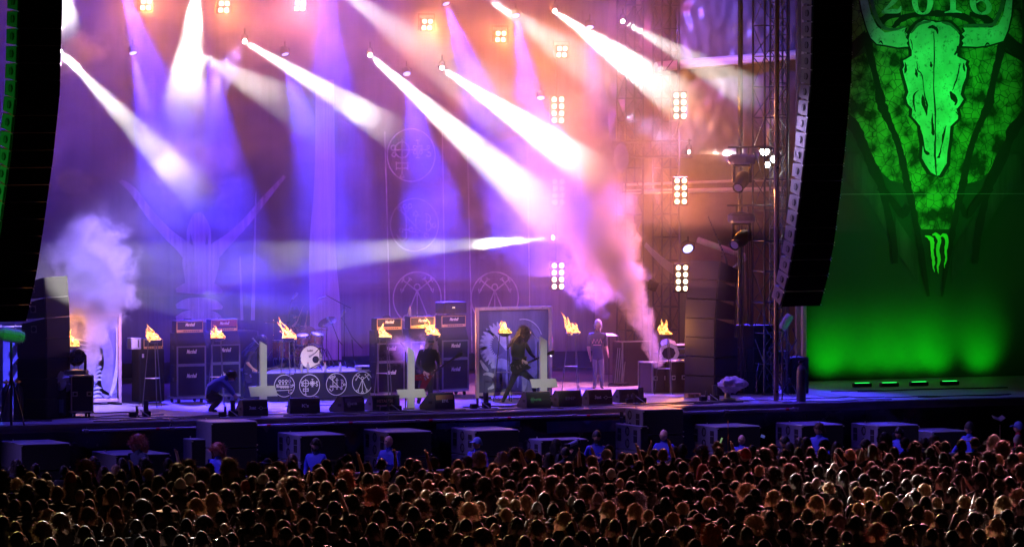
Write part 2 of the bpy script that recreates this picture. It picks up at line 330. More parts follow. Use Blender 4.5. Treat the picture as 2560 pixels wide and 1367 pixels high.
def worn(m, lo=.38, hi=.62, sc=3.2, floor=.25):
    nt = m.node_tree; out = [n for n in nt.nodes if n.type == 'OUTPUT_MATERIAL'][0]; b = nt.nodes['Principled BSDF']; g = nt.nodes.new('ShaderNodeNewGeometry'); z = nt.nodes.new('ShaderNodeTexNoise'); z.inputs['Scale'].default_value = sc; z.inputs['Detail'].default_value = 7; z.inputs['Roughness'].default_value = .7
    nt.links.new(g.outputs['Position'], z.inputs['Vector']); r = nt.nodes.new('ShaderNodeMapRange'); r.inputs[1].default_value = lo; r.inputs[2].default_value = hi; r.inputs[3].default_value = floor; r.inputs[4].default_value = 1; nt.links.new(z.outputs[0], r.inputs[0])
    t = nt.nodes.new('ShaderNodeBsdfTransparent'); mx = nt.nodes.new('ShaderNodeMixShader'); nt.links.new(r.outputs[0], mx.inputs[0]); nt.links.new(t.outputs[0], mx.inputs[1]); nt.links.new(b.outputs[0], mx.inputs[2]); nt.links.new(mx.outputs[0], out.inputs['Surface']); return m
worn(m_print, .30, .5, 2.4, .65)
m_print2 = cloth_mat('pale_strip_print', (.22,.20,.26), (.44,.40,.50), 14.)
def px_poly(pts, Y, name, m, parent, dy=.012):
    P = [onY(x, y, Y-dy) for x, y in pts]; me = bpy.data.meshes.new(name); me.from_pydata([tuple(p) for p in P], [], [tuple(range(len(P)))]); me.materials.append(m); return link(me, name, parent)
def px_stroke(pts, ws, Y, dy, b=None):
    b = b or MB(); n = len(pts); L = []; Q = []
    for i, (x, y) in enumerate(pts):
        x0, y0 = pts[max(i-1,0)]; x1, y1 = pts[min(i+1,n-1)]; l = math.hypot(x1-x0, y1-y0) or 1; w = (ws[i] if isinstance(ws, (list,tuple)) else ws)/2
        nx, ny = -(y1-y0)/l*w, (x1-x0)/l*w; L.append(onY(x+nx, y+ny, Y-dy)); Q.append(onY(x-nx, y-ny, Y-dy))
    return b.add(L+Q, [(i, i+1, n+i+1, n+i) for i in range(n-1)])
# generic pale figure on the curtain: raised arms, torso, banded base (softly drawn, no face)
def smooth_pts(pts, k=4):
    out = []
    n = len(pts)
    for i in range(n-1):
        p0, p1, p2, p3 = pts[max(i-1,0)], pts[i], pts[i+1], pts[min(i+2,n-1)]
        for j in range(k):
            t = j/k; out.append(tuple(.5*((2*p1[q])+(-p0[q]+p2[q])*t+(2*p0[q]-5*p1[q]+4*p2[q]-p3[q])*t*t+(-p0[q]+3*p1[q]-3*p2[q]+p3[q])*t**3) for q in range(len(p1))))
    out.append(tuple(pts[-1])); return out
def wst(pts, Y, dy, b=None, k=5):
    s = smooth_pts(pts, k); return px_stroke([(p[0], p[1]) for p in s], [p[2] for p in s], Y, dy, b)
fb = MB()
wst([(300,452,10),(330,475,18),(375,535,22),(420,585,26),(455,615,34),(480,640,44)], YC, .10, fb)
wst([(712,440,8),(660,500,16),(615,555,20),(575,595,26),(545,620,36),(520,645,44)], YC, .10, fb)
wst([(500,612,60),(502,650,92),(500,690,80),(496,716,66)], YC, .101, fb)
wst([(494,532,22),(496,552,40),(497,580,42),(498,612,28)], YC, .102, fb); wst([(478,548,4),(472,580,10),(470,612,6)], YC, .103, fb); wst([(516,548,4),(522,580,10),(524,612,6)], YC, .103, fb)
for y in (722, 762, 792): wst([(440,y+4,10),(465,y-2,26),(500,y-3,32),(535,y,26),(556,y+8,8)], YC, .103, fb)
fb.build('printed_figure', m_print, c1)
sb = MB(); wst([(812,200,46),(812,450,52),(806,620,66),(812,760,76),(815,900,78)], YC, .104, sb); wst([(600,640,3),(605,800,7)], YC, .1, sb); wst([(640,480,2),(632,800,10)], YC, .1, sb)
sb.build('printed_strip', m_print2, c1)
# symbols: local drawings in a unit circle (x right, z up)
def sym_a():   # crossed arrows and three ringed legs
    L = [circ(0,0,1,40), circ(0,.42,.12,14), [(0,.3),(0,-.78)], [(0,.3),(-.42,-.66)], [(0,.3),(.42,-.66)]]
    L += [circ(0,-.88,.09,10), circ(-.47,-.74,.1,10), circ(.47,-.74,.1,10)]
    for s in (-1, 1):
        L += [[(s*.02,.28),(s*.62,.72)], [(s*.62,.3),(s*.3,.74)], [(s*.55,.78),(s*.7,.74),(s*.64,.6),(s*.55,.78)], [(s*.22,.7),(s*.36,.8),(s*.3,.66)], [(s*.56,.34),(s*.66,.2),(s*.68,.36)]]
    return L
def sym_b():   # rods with rings, arrow, wavy figure
    L = [circ(0,0,1,40), circ(-.62,.62,.08,8), circ(-.4,.7,.08,8), circ(-.18,.72,.08,8), [(-.4,.62),(-.34,.3),(-.34,-.5),(-.5,-.62),(-.66,-.5)], [(-.58,.56),(.3,-.3),(.52,-.28)], [(-.18,.64),(-.32,.5)]]
    L += [circ(-.55,-.2,.08,8), circ(-.15,-.18,.08,8), [(-.47,-.19),(-.23,-.18)], [(.06,.36),(.06,-.36)], [(-.06,.36),(.06,.56),(.18,.36),(-.06,.36)], [(-.08,-.28),(.2,-.28)], [(0,-.46),(.06,-.36),(.14,-.46)]]
    L += [[(.5,.4),(.5,-.4)], circ(.5,.24,.17,12,-90,120), circ(.52,-.06,.18,12,-90,90), circ(.5,-.4,.09,8), circ(.82,-.04,.08,8), [(-.74,-.36),(-.66,-.5),(-.58,-.42)]]
    return L
def sym_c():   # staff with cross, ring and bars
    L = [circ(0,0,1,40), circ(-.38,.2,.3,18), [(-.38,.6),(-.38,-.7)], [(-.7,.2),(.7,.2)], [(-.62,-.3),(-.14,-.3)], [(-.62,-.5),(-.14,-.5)], [(-.62,-.24),(-.62,-.56)], [(-.14,-.24),(-.14,-.56)], [(-.48,-.84),(-.38,-.7),(-.28,-.84),(-.48,-.84)]]
    L += [circ(-.74,.28,.1,8), circ(-.72,.02,.08,8), [(.28,.56),(.28,-.1)], [(.18,.56),(.38,.56)], [(.18,-.1),(.38,-.1)], circ(.16,.3,.07,8), circ(.4,.3,.07,8), circ(.16,.1,.07,8), circ(.4,.1,.07,8), circ(.72,.02,.09,8,-180,120), circ(.72,.3,.06,8)]
    return L
def sym_d():   # row of loops over bars
    L = [circ(0,0,1,40)]
    for i in range(4):
        x = -.45+i*.32; L += [circ(x,.42,.11,10), [(x-.04,.32),(x+.1,.08)], [(x+.04,.32),(x-.1,.08)]]
    L += [[(-.8,.05),(-.55,-.02),(.4,-.02),(.8,.04)], [(-.8,-.12),(.8,-.12)], [(-.8,-.42),(.8,-.38)], circ(.55,-.58,.14,10,90,360), circ(.84,.04,.07,8), circ(-.7,.05,.09,8)]
    for i in range(4): L.append(circ(-.3+i*.22,-.12,.08,8))
    return L
def emblem(fn, c, r, w, name, m, parent, rel=True):
    b = strokes([[(x*r, z*r) for x, z in ln] for ln in fn()], w); return b.build(name, m, parent, loc=c)
m_ring = mat('pale_curtain_print', (.42,.39,.46), .8, var=.15); worn(m_ring, .36, .56, 3., .55)
for (x, y, rr, fn) in [(1043,745,.68,sym_a),(1036,562,.68,sym_b),(1028,388,.68,sym_c),(1237,745,.68,sym_a)]:
    p = onY(x, y, 15-.26); emblem(fn, p, rr, .035, 'printed_symbol', m_ring, c2)
for x0, x1 in [(962,977),(1106,1114),(1168,1180),(1318,1326)]:
    b = px_stroke([(x0,330),(x1,880)], 3, 15, .26); b.build('printed_line', m_ring, c2)
# ------------------------------------------------------------------ right side of the stage house: tarpaulin, beams and pale side wall
def tarp_mat(n, c, rough=.3):
    return mat(n, c, rough, spec=.7, bump=.5, scale=4, var=.2)
tp = sheet(onY(1500,0,13).x, onY(2120,0,13).x, onY(1800,385,13).z, 16, 12.6, 260, 120, .20, 1.2, 'tarpaulin', tarp_mat('grey_tarpaulin', (.12,.095,.11), .36), seed=21)
tag(tp, 'creased grey tarpaulin hanging at the upper right corner behind the truss tower', 'tarpaulin')
pw = sheet(onY(1500,0,13).x, onY(2120,0,13).x, DECK, onY(1800,385,13).z+.1, 13.3, 60, 20, .04, .5, 'tent_wall', mat('cream_tent_wall', (.17,.15,.11), .7, var=.1), seed=31)
tag(pw, 'pale cream tent wall behind the right side of the stage below the tarpaulin', 'wall')
for (x0,y0,x1,y1,w,lab) in [(1640,168,1990,138,.26,'pale horizontal roof beam crossing the tarpaulin near the top right'),(1560,462,1990,448,.07,'thin pale rail crossing the tent wall above the second moving head'),(1560,480,1990,472,.12,'wide dull rail directly below the thin pale rail on the tent wall'),(1745,600,1860,640,.16,'slanting cream beam behind the blue spotlight at right')]:
    a = onY(x0,y0,12.1); c = onY(x1,y1,12.1); b = MB(); b.cyl(a, c, w/2, n=8)
    tag(b.build('roof_beam', mat('pale_beam', (.5,.45,.42), .5)), lab, 'beam')

q = onY(760,860,6); lamp('SPOT', 'kit_fill', Vector((q.x-2.5, -1, 13)), q, 9000, (.85,.7,1), 14, .9, .1)  # unseen spot added above the kit to brighten it

q = onY(1283,900,6); lamp('SPOT', 'blue_lamp', Vector((q.x-3.5, -2.8, 10)), q, 7500, (.18,.18,1), 15, .9, .1)  # spot added to bring up the framed panel behind the guitarist
q = onY(240,900,5); lamp('SPOT', 'blue_lamp', Vector((q.x+.5, -2.8, 9)), q, 10000, (.22,.22,1), 15, .9, .1)  # spot added for the far left framed panel

for x in (-13,-7,-1,5,10):       # violet side light along the pit
    lamp('SPOT', 'violet_lamp', Vector((x-5.5,-2.9,8)), Vector((x,-3.6,1.3)), 2900, (.34,.20,1), 46, 1, .15)

puff(onY(1815,385,6), (1.35,.5,.36), .30, 1.2)
lamp('SPOT', 'amber_lamp', onY(1705,300,9)+Vector((.3,-.4,0)), onY(1860,280,12.6), 800, (1,.36,.10), 60, .9, .1)  # added spot at the amber cluster, brightening the tarpaulin folds
lamp('SPOT', 'blue_lamp', onY(1760,-60,8), onY(1840,110,12.6), 4200, (.16,.12,1), 40, .9, .1)  # added blue spot on the same folds
q = onY(752,850,6); lamp('SPOT', 'kit_fill', Vector((q.x-5, -10, 7.5)), q, 4200, (.9,.72,1), 9, .9, .05)  # second added spot, low in front, for drum skin and drummer

puff(atD(1030,880,134.5), (1.2,.35,.65), .95, 2.2)
q = atD(1040,890,134.4); lamp('SPOT', 'pink_lamp', q+Vector((1.5,.5,6.5)), q, 8000, (.70,.14,1), 24, .9, .1)  # added spot that lights the smoke behind the capped guitarist
# ------------------------------------------------------------------ lamp fixtures
m_lens_w = mat('lit_white_lens', (1,1,1), emit=(1,.95,.85), es=60); m_lens_b = mat('lit_blue_lens', (.3,.4,1), emit=(.3,.33,1), es=4)
m_lens_a = mat('lit_amber_lens', (1,.7,.4), emit=(1,.72,.42), es=7)
def fixture(name, p, d, r, ln, mlens, label, group, cat):
    t = thing(name, label, cat, p, group=group); d = Vector(d).normalized()
    b = MB(); b.lathe([(r*.5,-ln),(r*.95,-ln*.8),(r*1.05,-ln*.2),(r*1.12,.02),(r*.98,.02),(r*.95,-.03)], 14)
    h = b.build('lamp_head', BLK, t, True); h.rotation_euler = d.to_track_quat('Z','Y').to_euler()
    b = MB(); b.lathe([(r*.9,0),(r*.5,.012),(.0001,.016)], 14); l = b.build('lens', mlens, h, True); l.location = (0,0,-.005)
    b = MB(); b.tube([(-r*1.25,0,0),(-r*1.25,0,.14),(0,0,.19),(r*1.25,0,.14),(r*1.25,0,0)], .012, 6); b.cyl((0,0,.18),(0,0,.32),.02); b.build('yoke', BLK, t)
    return t
BL = ['topmost left white beam lamp shining down beside the left hanging speaker column','white beam lamp at the top pouring a short wide beam straight down','third white beam lamp from the left on the upper truss','white beam lamp left of the centre throwing the longest diagonal beam','white beam lamp right of centre whose beam crosses the pink smoke','white beam lamp near the top between two blue lamps at right','rightmost white beam lamp high up by the tarpaulin','low white beam lamp aimed sideways to the left across the curtain','small white beam lamp pointing right at the moving heads on the tower']
for i, (a, bb, y0, y1, k, ang) in enumerate(BEAMS[:9]):
    p0 = onY(*a, y0); d = onY(*bb, y1)-p0; fixture('beam_light', p0, d, .055, .2, m_lens_w, BL[i], 'white beam lamps of the stage rig', 'stage light')
BB = ['blue wash lamp above the left curtain beside the first white beam','blue wash lamp just right of the third white beam lamp','blue wash lamp under the long diagonal white beam','blue wash lamp at the top edge right of the pair of amber clusters','blue wash lamp high between the fifth and sixth amber clusters','blue wash lamp above the upper washed-out eight-lamp cluster','blue wash lamp under the white beam at upper right',None,None,'single blue spotlight low on the right above the sidefill speakers']
for i, l in enumerate(BB):
    if not l: continue
    a, c, k = BLUES[i]; p0 = onY(*a, 11); d = onY(*c, 9)-p0; fixture('blue_spotlight', p0, d, .10 if i < 9 else .15, .22, m_lens_b, l, 'blue wash lamps of the stage rig', 'stage light')
FL = ['four-lamp amber blinder at the top left, between the curtain edge and the downward beam','four-lamp amber blinder second from the left along the top','four-lamp amber blinder with a pink halo, third along the top','four-lamp amber blinder between the top blue lamps','four-lamp amber blinder second from the right in the upper row','four-lamp amber blinder lowest and rightmost of the upper row']
for i, (x, y) in enumerate(FOURS):
    p = onY(x, y, 10); t = thing('blinder_light', FL[i], 'stage light', p, rotz=R(-8), group='amber blinder clusters')
    b = MB(); b.box((0,.06,0),(.34,.1,.34), bev=.02); b.build('housing', BLK, t); b = MB(); b.box((-.2,.06,.05),(.02,.04,.4)); b.box((.2,.06,.05),(.02,.04,.4)); b.box((0,.06,.26),(.42,.05,.03)); b.build('bracket', BLK, t)
    for u in (-.075,.075):
        for v in (-.08,.08):
            q = MB(); q.lathe([(.052,0),(.047,.018),(.03,.03),(.0001,.034)], 12, rot=(PI/2,0,0)); q.build('lens', m_lens_a, t, True, loc=(u+v*.12,.005,v))
EL = ['upper eight-lamp cluster half lost in the white smoke','middle eight-lamp cluster half lost in the white smoke','lowest eight-lamp cluster beside the framed panel and pink smoke','upper amber eight-lamp cluster on the right side of the stage','middle amber eight-lamp cluster on the right side of the stage','lowest amber eight-lamp cluster partly behind the sidefill speakers']
for i, (x, y) in enumerate(EIGHTS):
    Yq = 10 if i < 3 else 9
    p = onY(x, y, Yq); t = thing('blinder_tower', EL[i], 'stage light', p, rotz=R(-10), group='eight-lamp blinder clusters')
    b = MB(); b.box((0,.07,0),(.4,.1,.74), bev=.02); b.build('housing', BLK, t)
    b = MB(); b.cyl((0,.16,-.3),(0,.16,1.4),.025); b.build('hanger', DSTEEL, t)
    for u in (-.095,.095):
        for v in range(4):
            q = MB(); q.lathe([(.062,0),(.056,.02),(.034,.034),(.0001,.04)], 14, rot=(PI/2,0,0)); q.build('lens', m_lens_a, t, True, loc=(u,.005,(v-1.5)*.175))
# cross trusses of the rig, dim in the haze
def truss(p0, p1, s, name, label, step=.6, m=DSTEEL, group=None, every=True):
    p0 = Vector(p0); p1 = Vector(p1); d = p1-p0; L = d.length; t = thing(name, label, 'truss', p0, group=group); t.rotation_euler = d.to_track_quat('Z','X').to_euler()
    h = s/2
    for sx in (-1,1):
        for sy in (-1,1):
            b = MB(); b.cyl((sx*h,sy*h,0),(sx*h,sy*h,L),.028,n=6,cap=False); b.build('chord', m, t)
    n = max(1, int(L/step)); first = []
    for p_, q_, mir_ in (((-h,-h),(h,-h),0),((-h,h),(h,h),0),((-h,-h),(-h,h),1),((h,-h),(h,h),1)):
        br = MB(); ox, oy = (0, p_[1]) if not mir_ else (p_[0], 0); br.cyl((p_[0]-ox,p_[1]-oy,0),(q_[0]-ox,q_[1]-oy,step),.014,n=4,cap=False); o = br.build('brace', m, t, loc=(ox,oy,0)); first.append((o, mir_))
    br3 = MB(); br3.tube([(-h,-h,0),(h,-h,0),(h,h,0),(-h,h,0),(-h,-h,0)], .015, 4); ru = br3.build('rung', m, t)
    for k in range(1, n):
        for o, mr in first:
            q = o.copy(); COL.objects.link(q); q.location.z = k*step
            if k % 2: q.scale = (-1,1,1) if not mr else (1,-1,1)
        q = ru.copy(); COL.objects.link(q); q.location.z = k*step
    return t
def base(px, py, z=DECK): return onZ(px, py, z)
pt = base(1924, 985); truss(pt, (pt.x, pt.y, 17), .62, 'truss_tower', 'tall dark truss tower standing just left of the right hanging speaker column', .75)
pt = base(1990, 975); truss(pt+Vector((0,.9,0)), (pt.x, pt.y+.9, 17), .34, 'truss_tower', 'narrow truss mast half hidden behind the right hanging speaker column', .4)
for (x, y, l) in [(1575,945,'dim truss upright behind the pink smoke, beside the pale oval reflector'),(1665,940,'dim truss upright between the smoke plume and the right amber clusters')]:
    q = onY(x, y, 12.2); q.z = DECK; truss(q, (q.x, q.y, 15), .5, 'truss_tower', l, .6)
a = onY(1540,375,11.8); c = onY(1720,372,11.8); truss(a, c, .4, 'truss_beam', 'short horizontal truss between the two dim uprights behind the smoke', .45)
b = MB(); b.lathe([(.0001,.02),(.5,.06),(.62,.0),(.0001,0)], 24, rot=(PI/2,0,0)); o = b.build('reflector', mat('pale_reflector', (.2,.2,.22), .4), None, True, loc=onY(1553,395,11.4)); o.scale = (.35,.5,.62); tag(o, 'pale oval reflector disc hanging behind the smoke by the dim truss upright', 'reflector')
# smooth masts near the tower
q = base(1851, 980); b = MB(); b.cyl((0,0,0),(0,0,15),.05,n=10); b.cyl((.0,.12,0),(0,.12,15),.02,n=6); tag(b.build('mast', DSTEEL, None, True, loc=q), 'slim dark mast carrying the two covered moving heads at right', 'mast')
q = base(1926, 1000); b = MB(); b.cyl((0,0,0),(0,0,15),.06,n=12); tag(b.build('mast', mat('worn_steel', (.25,.2,.22), .3, .8), None, True, loc=q+Vector((0,-.3,0))), 'thick shiny mast running up in front of the big truss tower', 'mast')
# two big moving heads hanging on outriggers
def big_head(px, py, tilt, label):
    p = atD(px, py, 136.5); t = thing('moving_head', label, 'stage light', p, rotz=R(-25), group='big moving heads hanging beside the tower')
    b = MB(); b.box((0,0,.52),(.5,.3,.16), bev=.04); b.build('base_box', BLK, t)
    b = MB()
    for i in range(60):
        pass
    P = []; n = 14
    for j in range(5):
        for i in range(n):
            a = 2*PI*i/n; rr = (.30,.34,.33,.26,.05)[j]; zc = (.40,.46,.58,.64,.66)[j]; k = 1+.18*noise.noise(Vector((math.cos(a)*2, math.sin(a)*2+px, j*1.3)))
            P.append((rr*math.cos(a)*k, rr*.62*math.sin(a)*k, zc))
    b.add(P, [(j*n+i, j*n+(i+1)%n, (j+1)*n+(i+1)%n, (j+1)*n+i) for j in range(4) for i in range(n)]); b.build('rain_cover', mat('clear_grey_plastic', (.22,.2,.3), .15, spec=.9), t)
    b = MB()
    b.box((-.2,0,.18),(.07,.14,.46), bev=.02); b.box((.2,0,.18),(.07,.14,.46), bev=.02); b.box((0,0,.38),(.46,.16,.07), bev=.02); b.build('yoke', BLK, t)
    b = MB(); b.lathe([(.0001,-.30),(.11,-.28),(.17,-.18),(.18,0),(.16,.14),(.13,.22),(.14,.36),(.12,.36),(.10,.33)], 16); h = b.build('head', BLK, t, True); h.rotation_euler = tilt
    b = MB(); b.lathe([(.10,.345),(.05,.355),(.0001,.36)], 14); b.build('lens', mat('dark_lens', (.35,.35,.6), .05, var=0, spec=1), h, True)
    b = MB(); b.cyl((-.35,0,.82),(.75,0,.82),.025,n=8); b.cyl((-.12,0,.66),(-.12,0,.82),.018,n=6); b.cyl((.16,0,.66),(.16,0,.82),.018,n=6); b.build('outrigger', DSTEEL, t)
    return t
big_head(1855, 452, (R(55),R(-148),0), 'upper of two plastic-covered moving heads hanging left of the truss tower')
big_head(1853, 598, (R(50),R(-128),0), 'lower of two plastic-covered moving heads hanging left of the truss tower')
# bright lit patch: round lamps on the tower at mid height
for x, y, r in [(1912,378,.11),(1935,398,.08),(1918,412,.07)]:
    p = atD(x, y, 139); b = MB(); b.lathe([(r,0),(r*.8,.03),(.0001,.05)], 14, rot=(PI/2,0,-TH)); o = b.build('tower_lamp', m_lens_w, None, True, loc=p)
    tag(o, {378:'largest and topmost of the small bright lamps inside the truss tower',398:'right-hand of the small bright lamps inside the truss tower',412:'lowest of the small bright lamps inside the truss tower'}[y], 'lamp', 'small bright lamps in the truss tower')
p = atD(1922, 392, 138.2); lamp('POINT', 'tower_lamp_light', p, None, 60, (1,1,.85), r=.1)
# ------------------------------------------------------------------ hanging line arrays
def module(parent, w, h, d, m_side, first=None, horn=True):
    """speaker cabinet: local x width, front at y=0 (towards -y), centre z=0"""
    t = []
    return t
def array(name, label, px_edge, D, rz, zpx0, zpx1, n, yoff, mside, group):
    top = atD(px_edge, zpx0, D); t = thing(name, label, 'speaker array', (top.x, top.y, top.z), rz, group)
    s = F/D; H = (zpx1-zpx0)/s; hh = H/n; pr = None
    body = MB(); body.prism([(0,-hh*.498),(.05,-hh*.498),(.46,-hh*.41),(.46,hh*.41),(.05,hh*.498),(0,hh*.498)], 'x', 0, 1.1)
    fr = MB(); fr.box((.55,-.012,0),(1.1,.02,hh*.99), bev=.004)
    hole = MB(); hole.lathe([(.088,0),(.088,.001)], 8, rot=(0,-PI/2,0), c=(-.006,.24,0)); 
    cone = MB(); cone.lathe([(.062,0),(.03,.002),(.0001,.004)], 12, rot=(0,-PI/2,0), c=(-.008,.262,0)); bar = MB(); bar.box((-.012,.235,0),(.008,.016,.17))
    rail = MB(); rail.box((-.012,.03,0),(.03,.05,hh*1.0), bev=.008); pin = MB(); pin.box((1.11,.0,-hh*.43),(.03,.05,.02)); pin.box((1.11,.0,hh*.43),(.03,.05,.02)); pin.box((-.02,.01,hh*.46),(.03,.04,.02))
    for k in range(n):
        f = (k+.5)/n; z = -H*f; y = yoff(f); ti = math.atan2(yoff(f+.5/n)-yoff(f-.5/n), hh)
        if pr is None:
            c = body.build('speaker_cabinet', mside, t); subs = [fr.build('front_grille', GRILLE, c), hole.build('handle_recess', DEEP, c), cone.build('handle_cap', CONE, c, True), bar.build('handle_bar', mside, c), rail.build('rigging_rail', BLK, c), pin.build('rigging_pin', ALU, c)]; pr = (c, subs)
        else:
            c = pr[0].copy(); COL.objects.link(c)
            for q in pr[1]: e = q.copy(); COL.objects.link(e); e.parent = c
        c.location = (0, y, z); c.rotation_euler.x = ti
    return t
def interp(T):
    def f(x):
        if x <= T[0][0]: return T[0][1]
        for (a, b), (c, d) in zip(T, T[1:]):
            if x <= c: return b+(d-b)*(x-a)/(c-a)
        return T[-1][1]+(T[-1][1]-T[-2][1])*(x-T[-1][0])/(T[-1][0]-T[-2][0])
    return f
m_side = mat('array_side_grey', (.20,.19,.21), .5, scale=12, var=.08)
array('line_array', 'long curved black speaker column hanging on the right beside the green banner', 2034, 130.5, R(7), -26, 772, 20, interp([(0,0),(.27,.05),(.5,.3),(.65,.5),(.8,.74),(.9,.97),(1,1.3)]), m_side, 'hanging speaker columns either side of the stage')
array('line_array', 'long curved black speaker column hanging at the left edge with green-lit side plates', 50, 119, R(15), -16, 812, 19, interp([(0,0),(.3,.12),(.5,.38),(.7,.72),(.85,1.0),(1,1.4)]), m_side, 'hanging speaker columns either side of the stage')
# ------------------------------------------------------------------ green banner wall on the right
YB = onZ(2250, 946).y
def banner_mat():
    m = bpy.data.materials.new('cracked_print'); m.use_nodes = True; nt = m.node_tree; bs = nt.nodes['Principled BSDF']; bs.inputs['Roughness'].default_value = .85
    g = nt.nodes.new('ShaderNodeTexCoord'); nz = nt.nodes.new('ShaderNodeTexNoise'); nz.inputs['Scale'].default_value = 2.2; nz.inputs['Detail'].default_value = 6
    v = nt.nodes.new('ShaderNodeTexVoronoi'); v.feature = 'DISTANCE_TO_EDGE'; v.inputs['Scale'].default_value = 5.2
    mx = nt.nodes.new('ShaderNodeMix'); mx.data_type = 'VECTOR'; mx.inputs[0].default_value = .10; nt.links.new(g.outputs['Object'], mx.inputs[4]); nt.links.new(nz.outputs['Color'], mx.inputs[5]); nt.links.new(mx.outputs[1], v.inputs['Vector']); nt.links.new(g.outputs['Object'], nz.inputs['Vector'])
    cr = nt.nodes.new('ShaderNodeValToRGB'); cr.color_ramp.elements[0].position = .0; cr.color_ramp.elements[0].color = (.02,.02,.02,1); cr.color_ramp.elements[1].position = .055; cr.color_ramp.elements[1].color = (.15,.34,.07,1); nt.links.new(v.outputs['Distance'], cr.inputs[0])
    c2 = nt.nodes.new('ShaderNodeValToRGB'); c2.color_ramp.elements[0].position = .40; c2.color_ramp.elements[0].color = (.06,.06,.06,1); c2.color_ramp.elements[1].position = .60; c2.color_ramp.elements[1].color = (1,1,1,1); nt.links.new(nz.outputs[0], c2.inputs[0])
    mm = nt.nodes.new('ShaderNodeMix'); mm.data_type = 'RGBA'; mm.blend_type = 'MULTIPLY'; mm.inputs[0].default_value = 1; nt.links.new(cr.outputs[0], mm.inputs[6]); nt.links.new(c2.outputs[0], mm.inputs[7]); nt.links.new(mm.outputs[2], bs.inputs['Base Color']); return m
def grunge(n, c, dark, sc=9., lo=.40, hi=.52):
    m = mat(n, c, .85, var=0); nt = m.node_tree; b = nt.nodes['Principled BSDF']; g = nt.nodes.new('ShaderNodeTexCoord'); z = nt.nodes.new('ShaderNodeTexNoise'); z.inputs['Scale'].default_value = sc; z.inputs['Detail'].default_value = 9; z.inputs['Roughness'].default_value = .75
    z2 = nt.nodes.new('ShaderNodeTexNoise'); z2.inputs['Scale'].default_value = 1.3; z2.inputs['Detail'].default_value = 4; nt.links.new(g.outputs['Object'], z.inputs['Vector']); nt.links.new(g.outputs['Object'], z2.inputs['Vector'])
    r = nt.nodes.new('ShaderNodeValToRGB'); r.color_ramp.elements[0].position = lo; r.color_ramp.elements[0].color = (*dark, 1); r.color_ramp.elements[1].position = hi; r.color_ramp.elements[1].color = (*c, 1); nt.links.new(z.outputs[0], r.inputs[0])
    r2 = nt.nodes.new('ShaderNodeMapRange'); r2.inputs[1].default_value = .3; r2.inputs[2].default_value = .7; r2.inputs[3].default_value = .55; r2.inputs[4].default_value = 1.15; nt.links.new(z2.outputs[0], r2.inputs[0])
    mm = nt.nodes.new('ShaderNodeVectorMath'); mm.operation = 'SCALE'; nt.links.new(r.outputs[0], mm.inputs[0]); nt.links.new(r2.outputs[0], mm.inputs['Scale']); nt.links.new(mm.outputs[0], b.inputs['Base Color']); return m
m_crack = banner_mat()
m_dim = cloth_mat('dim_print', (.015,.017,.015), (.06,.065,.055), 2.)
m_bone = grunge('bone_print', (.42,.74,.66), (.10,.22,.17), 9., .34, .46); m_dark = mat('black_print', (.012,.010,.010), .9); m_shade = mat('grey_print', (.09,.11,.1), .85, var=.3, scale=8)
bx0 = onY(2010, 500, YB).x
ban = sheet(bx0, bx0+10, DECK, 17, YB, 60, 60, .035, .5, 'hanging_banner', mat('dark_banner_cloth', (.022,.03,.022), .8, var=.2, scale=1.5, bump=.15), seed=41)
tag(ban, 'huge green-lit banner on the right with a horned steer skull and the year 2016', 'banner')
def Z7(pts): return [(2100+x/3.037, y/3.037) for x, y in pts]
MX = 722
def mir(pts): return [(2*MX-x, y) for x, y in pts]
regs = [[(200,-300),(160,0),(200,300),(300,700),(420,980),(510,1367),(520,1500),(600,1700),(620,1740),(830,1740),(850,1700),(930,1500),(935,1367),(1020,980),(1140,700),(1240,300),(1290,0),(1240,-300)],
        [(190,400),(290,700),(400,960),(470,1200),(500,1400),(380,1367),(250,1250),(160,1000),(60,850),(60,470)], [(60,-200),(150,0),(190,230),(60,350)]]
px_poly(Z7(regs[0]), YB, 'cracked_field', m_crack, ban, .075)
for k, r in enumerate(regs[1:]): 
    px_poly(Z7(r), YB, 'cracked_field', m_crack, ban, .075); px_poly(Z7(mir(r))[::-1], YB, 'cracked_field', m_crack, ban, .075)
for r in [[(0,1250),(60,1170),(150,1170),(230,1300),(300,1450),(390,1700),(350,1760),(200,1500),(60,1400)],[(420,1900),(420,1640),(590,1900),(600,2150)]]:
    px_poly(Z7(r), YB, 'dim_field', m_dim, ban, .07); px_poly(Z7(mir(r))[::-1], YB, 'dim_field', m_dim, ban, .07)
def Zst(pts, w, name, m, dy, both=False, k=4):
    for q in ([pts, [(2*MX-p[0], *p[1:]) for p in pts]] if both else [pts]):
        s = smooth_pts([(2100+p[0]/3.037, p[1]/3.037, (p[2] if len(p) > 2 else w)/3.037) for p in q], k)
        rr = random.Random(int(q[0][0])+17)
        s = [(p[0]+rr.uniform(-.6,.6), p[1], p[2]*rr.uniform(.82,1.18)) for p in s]
        px_stroke([(p[0],p[1]) for p in s], [p[2] for p in s], YB, dy).build(name, m, ban)
Zst([(195,250,70),(235,430,55),(285,640,46),(315,790,75),(370,920,50),(430,1060,44),(480,1240,52),(510,1400,60),(550,1560,50),(585,1750,44),(630,2000,40),(670,2250,20)], 40, 'print_branch', m_dark, .082, True, 6)
Zst([(200,290,80),(60,410,100),(-60,520,120)], 60, 'print_branch', m_dark, .083, True)
Zst([(-10,850,70),(110,960,90),(170,1090,70),(240,1250,80),(310,1400,70),(350,1560,50),(400,1800,60),(420,2000,40)], 60, 'print_branch', m_dark, .084, True)
Zst([(300,1420,60),(400,1530,50),(480,1640,50),(520,1560,40)], 50, 'print_branch', m_dark, .085, True)
Zst([(400,215,30),(480,140,50),(600,110,40),(722,105,50)], 40, 'print_branch', m_dark, .086, True)
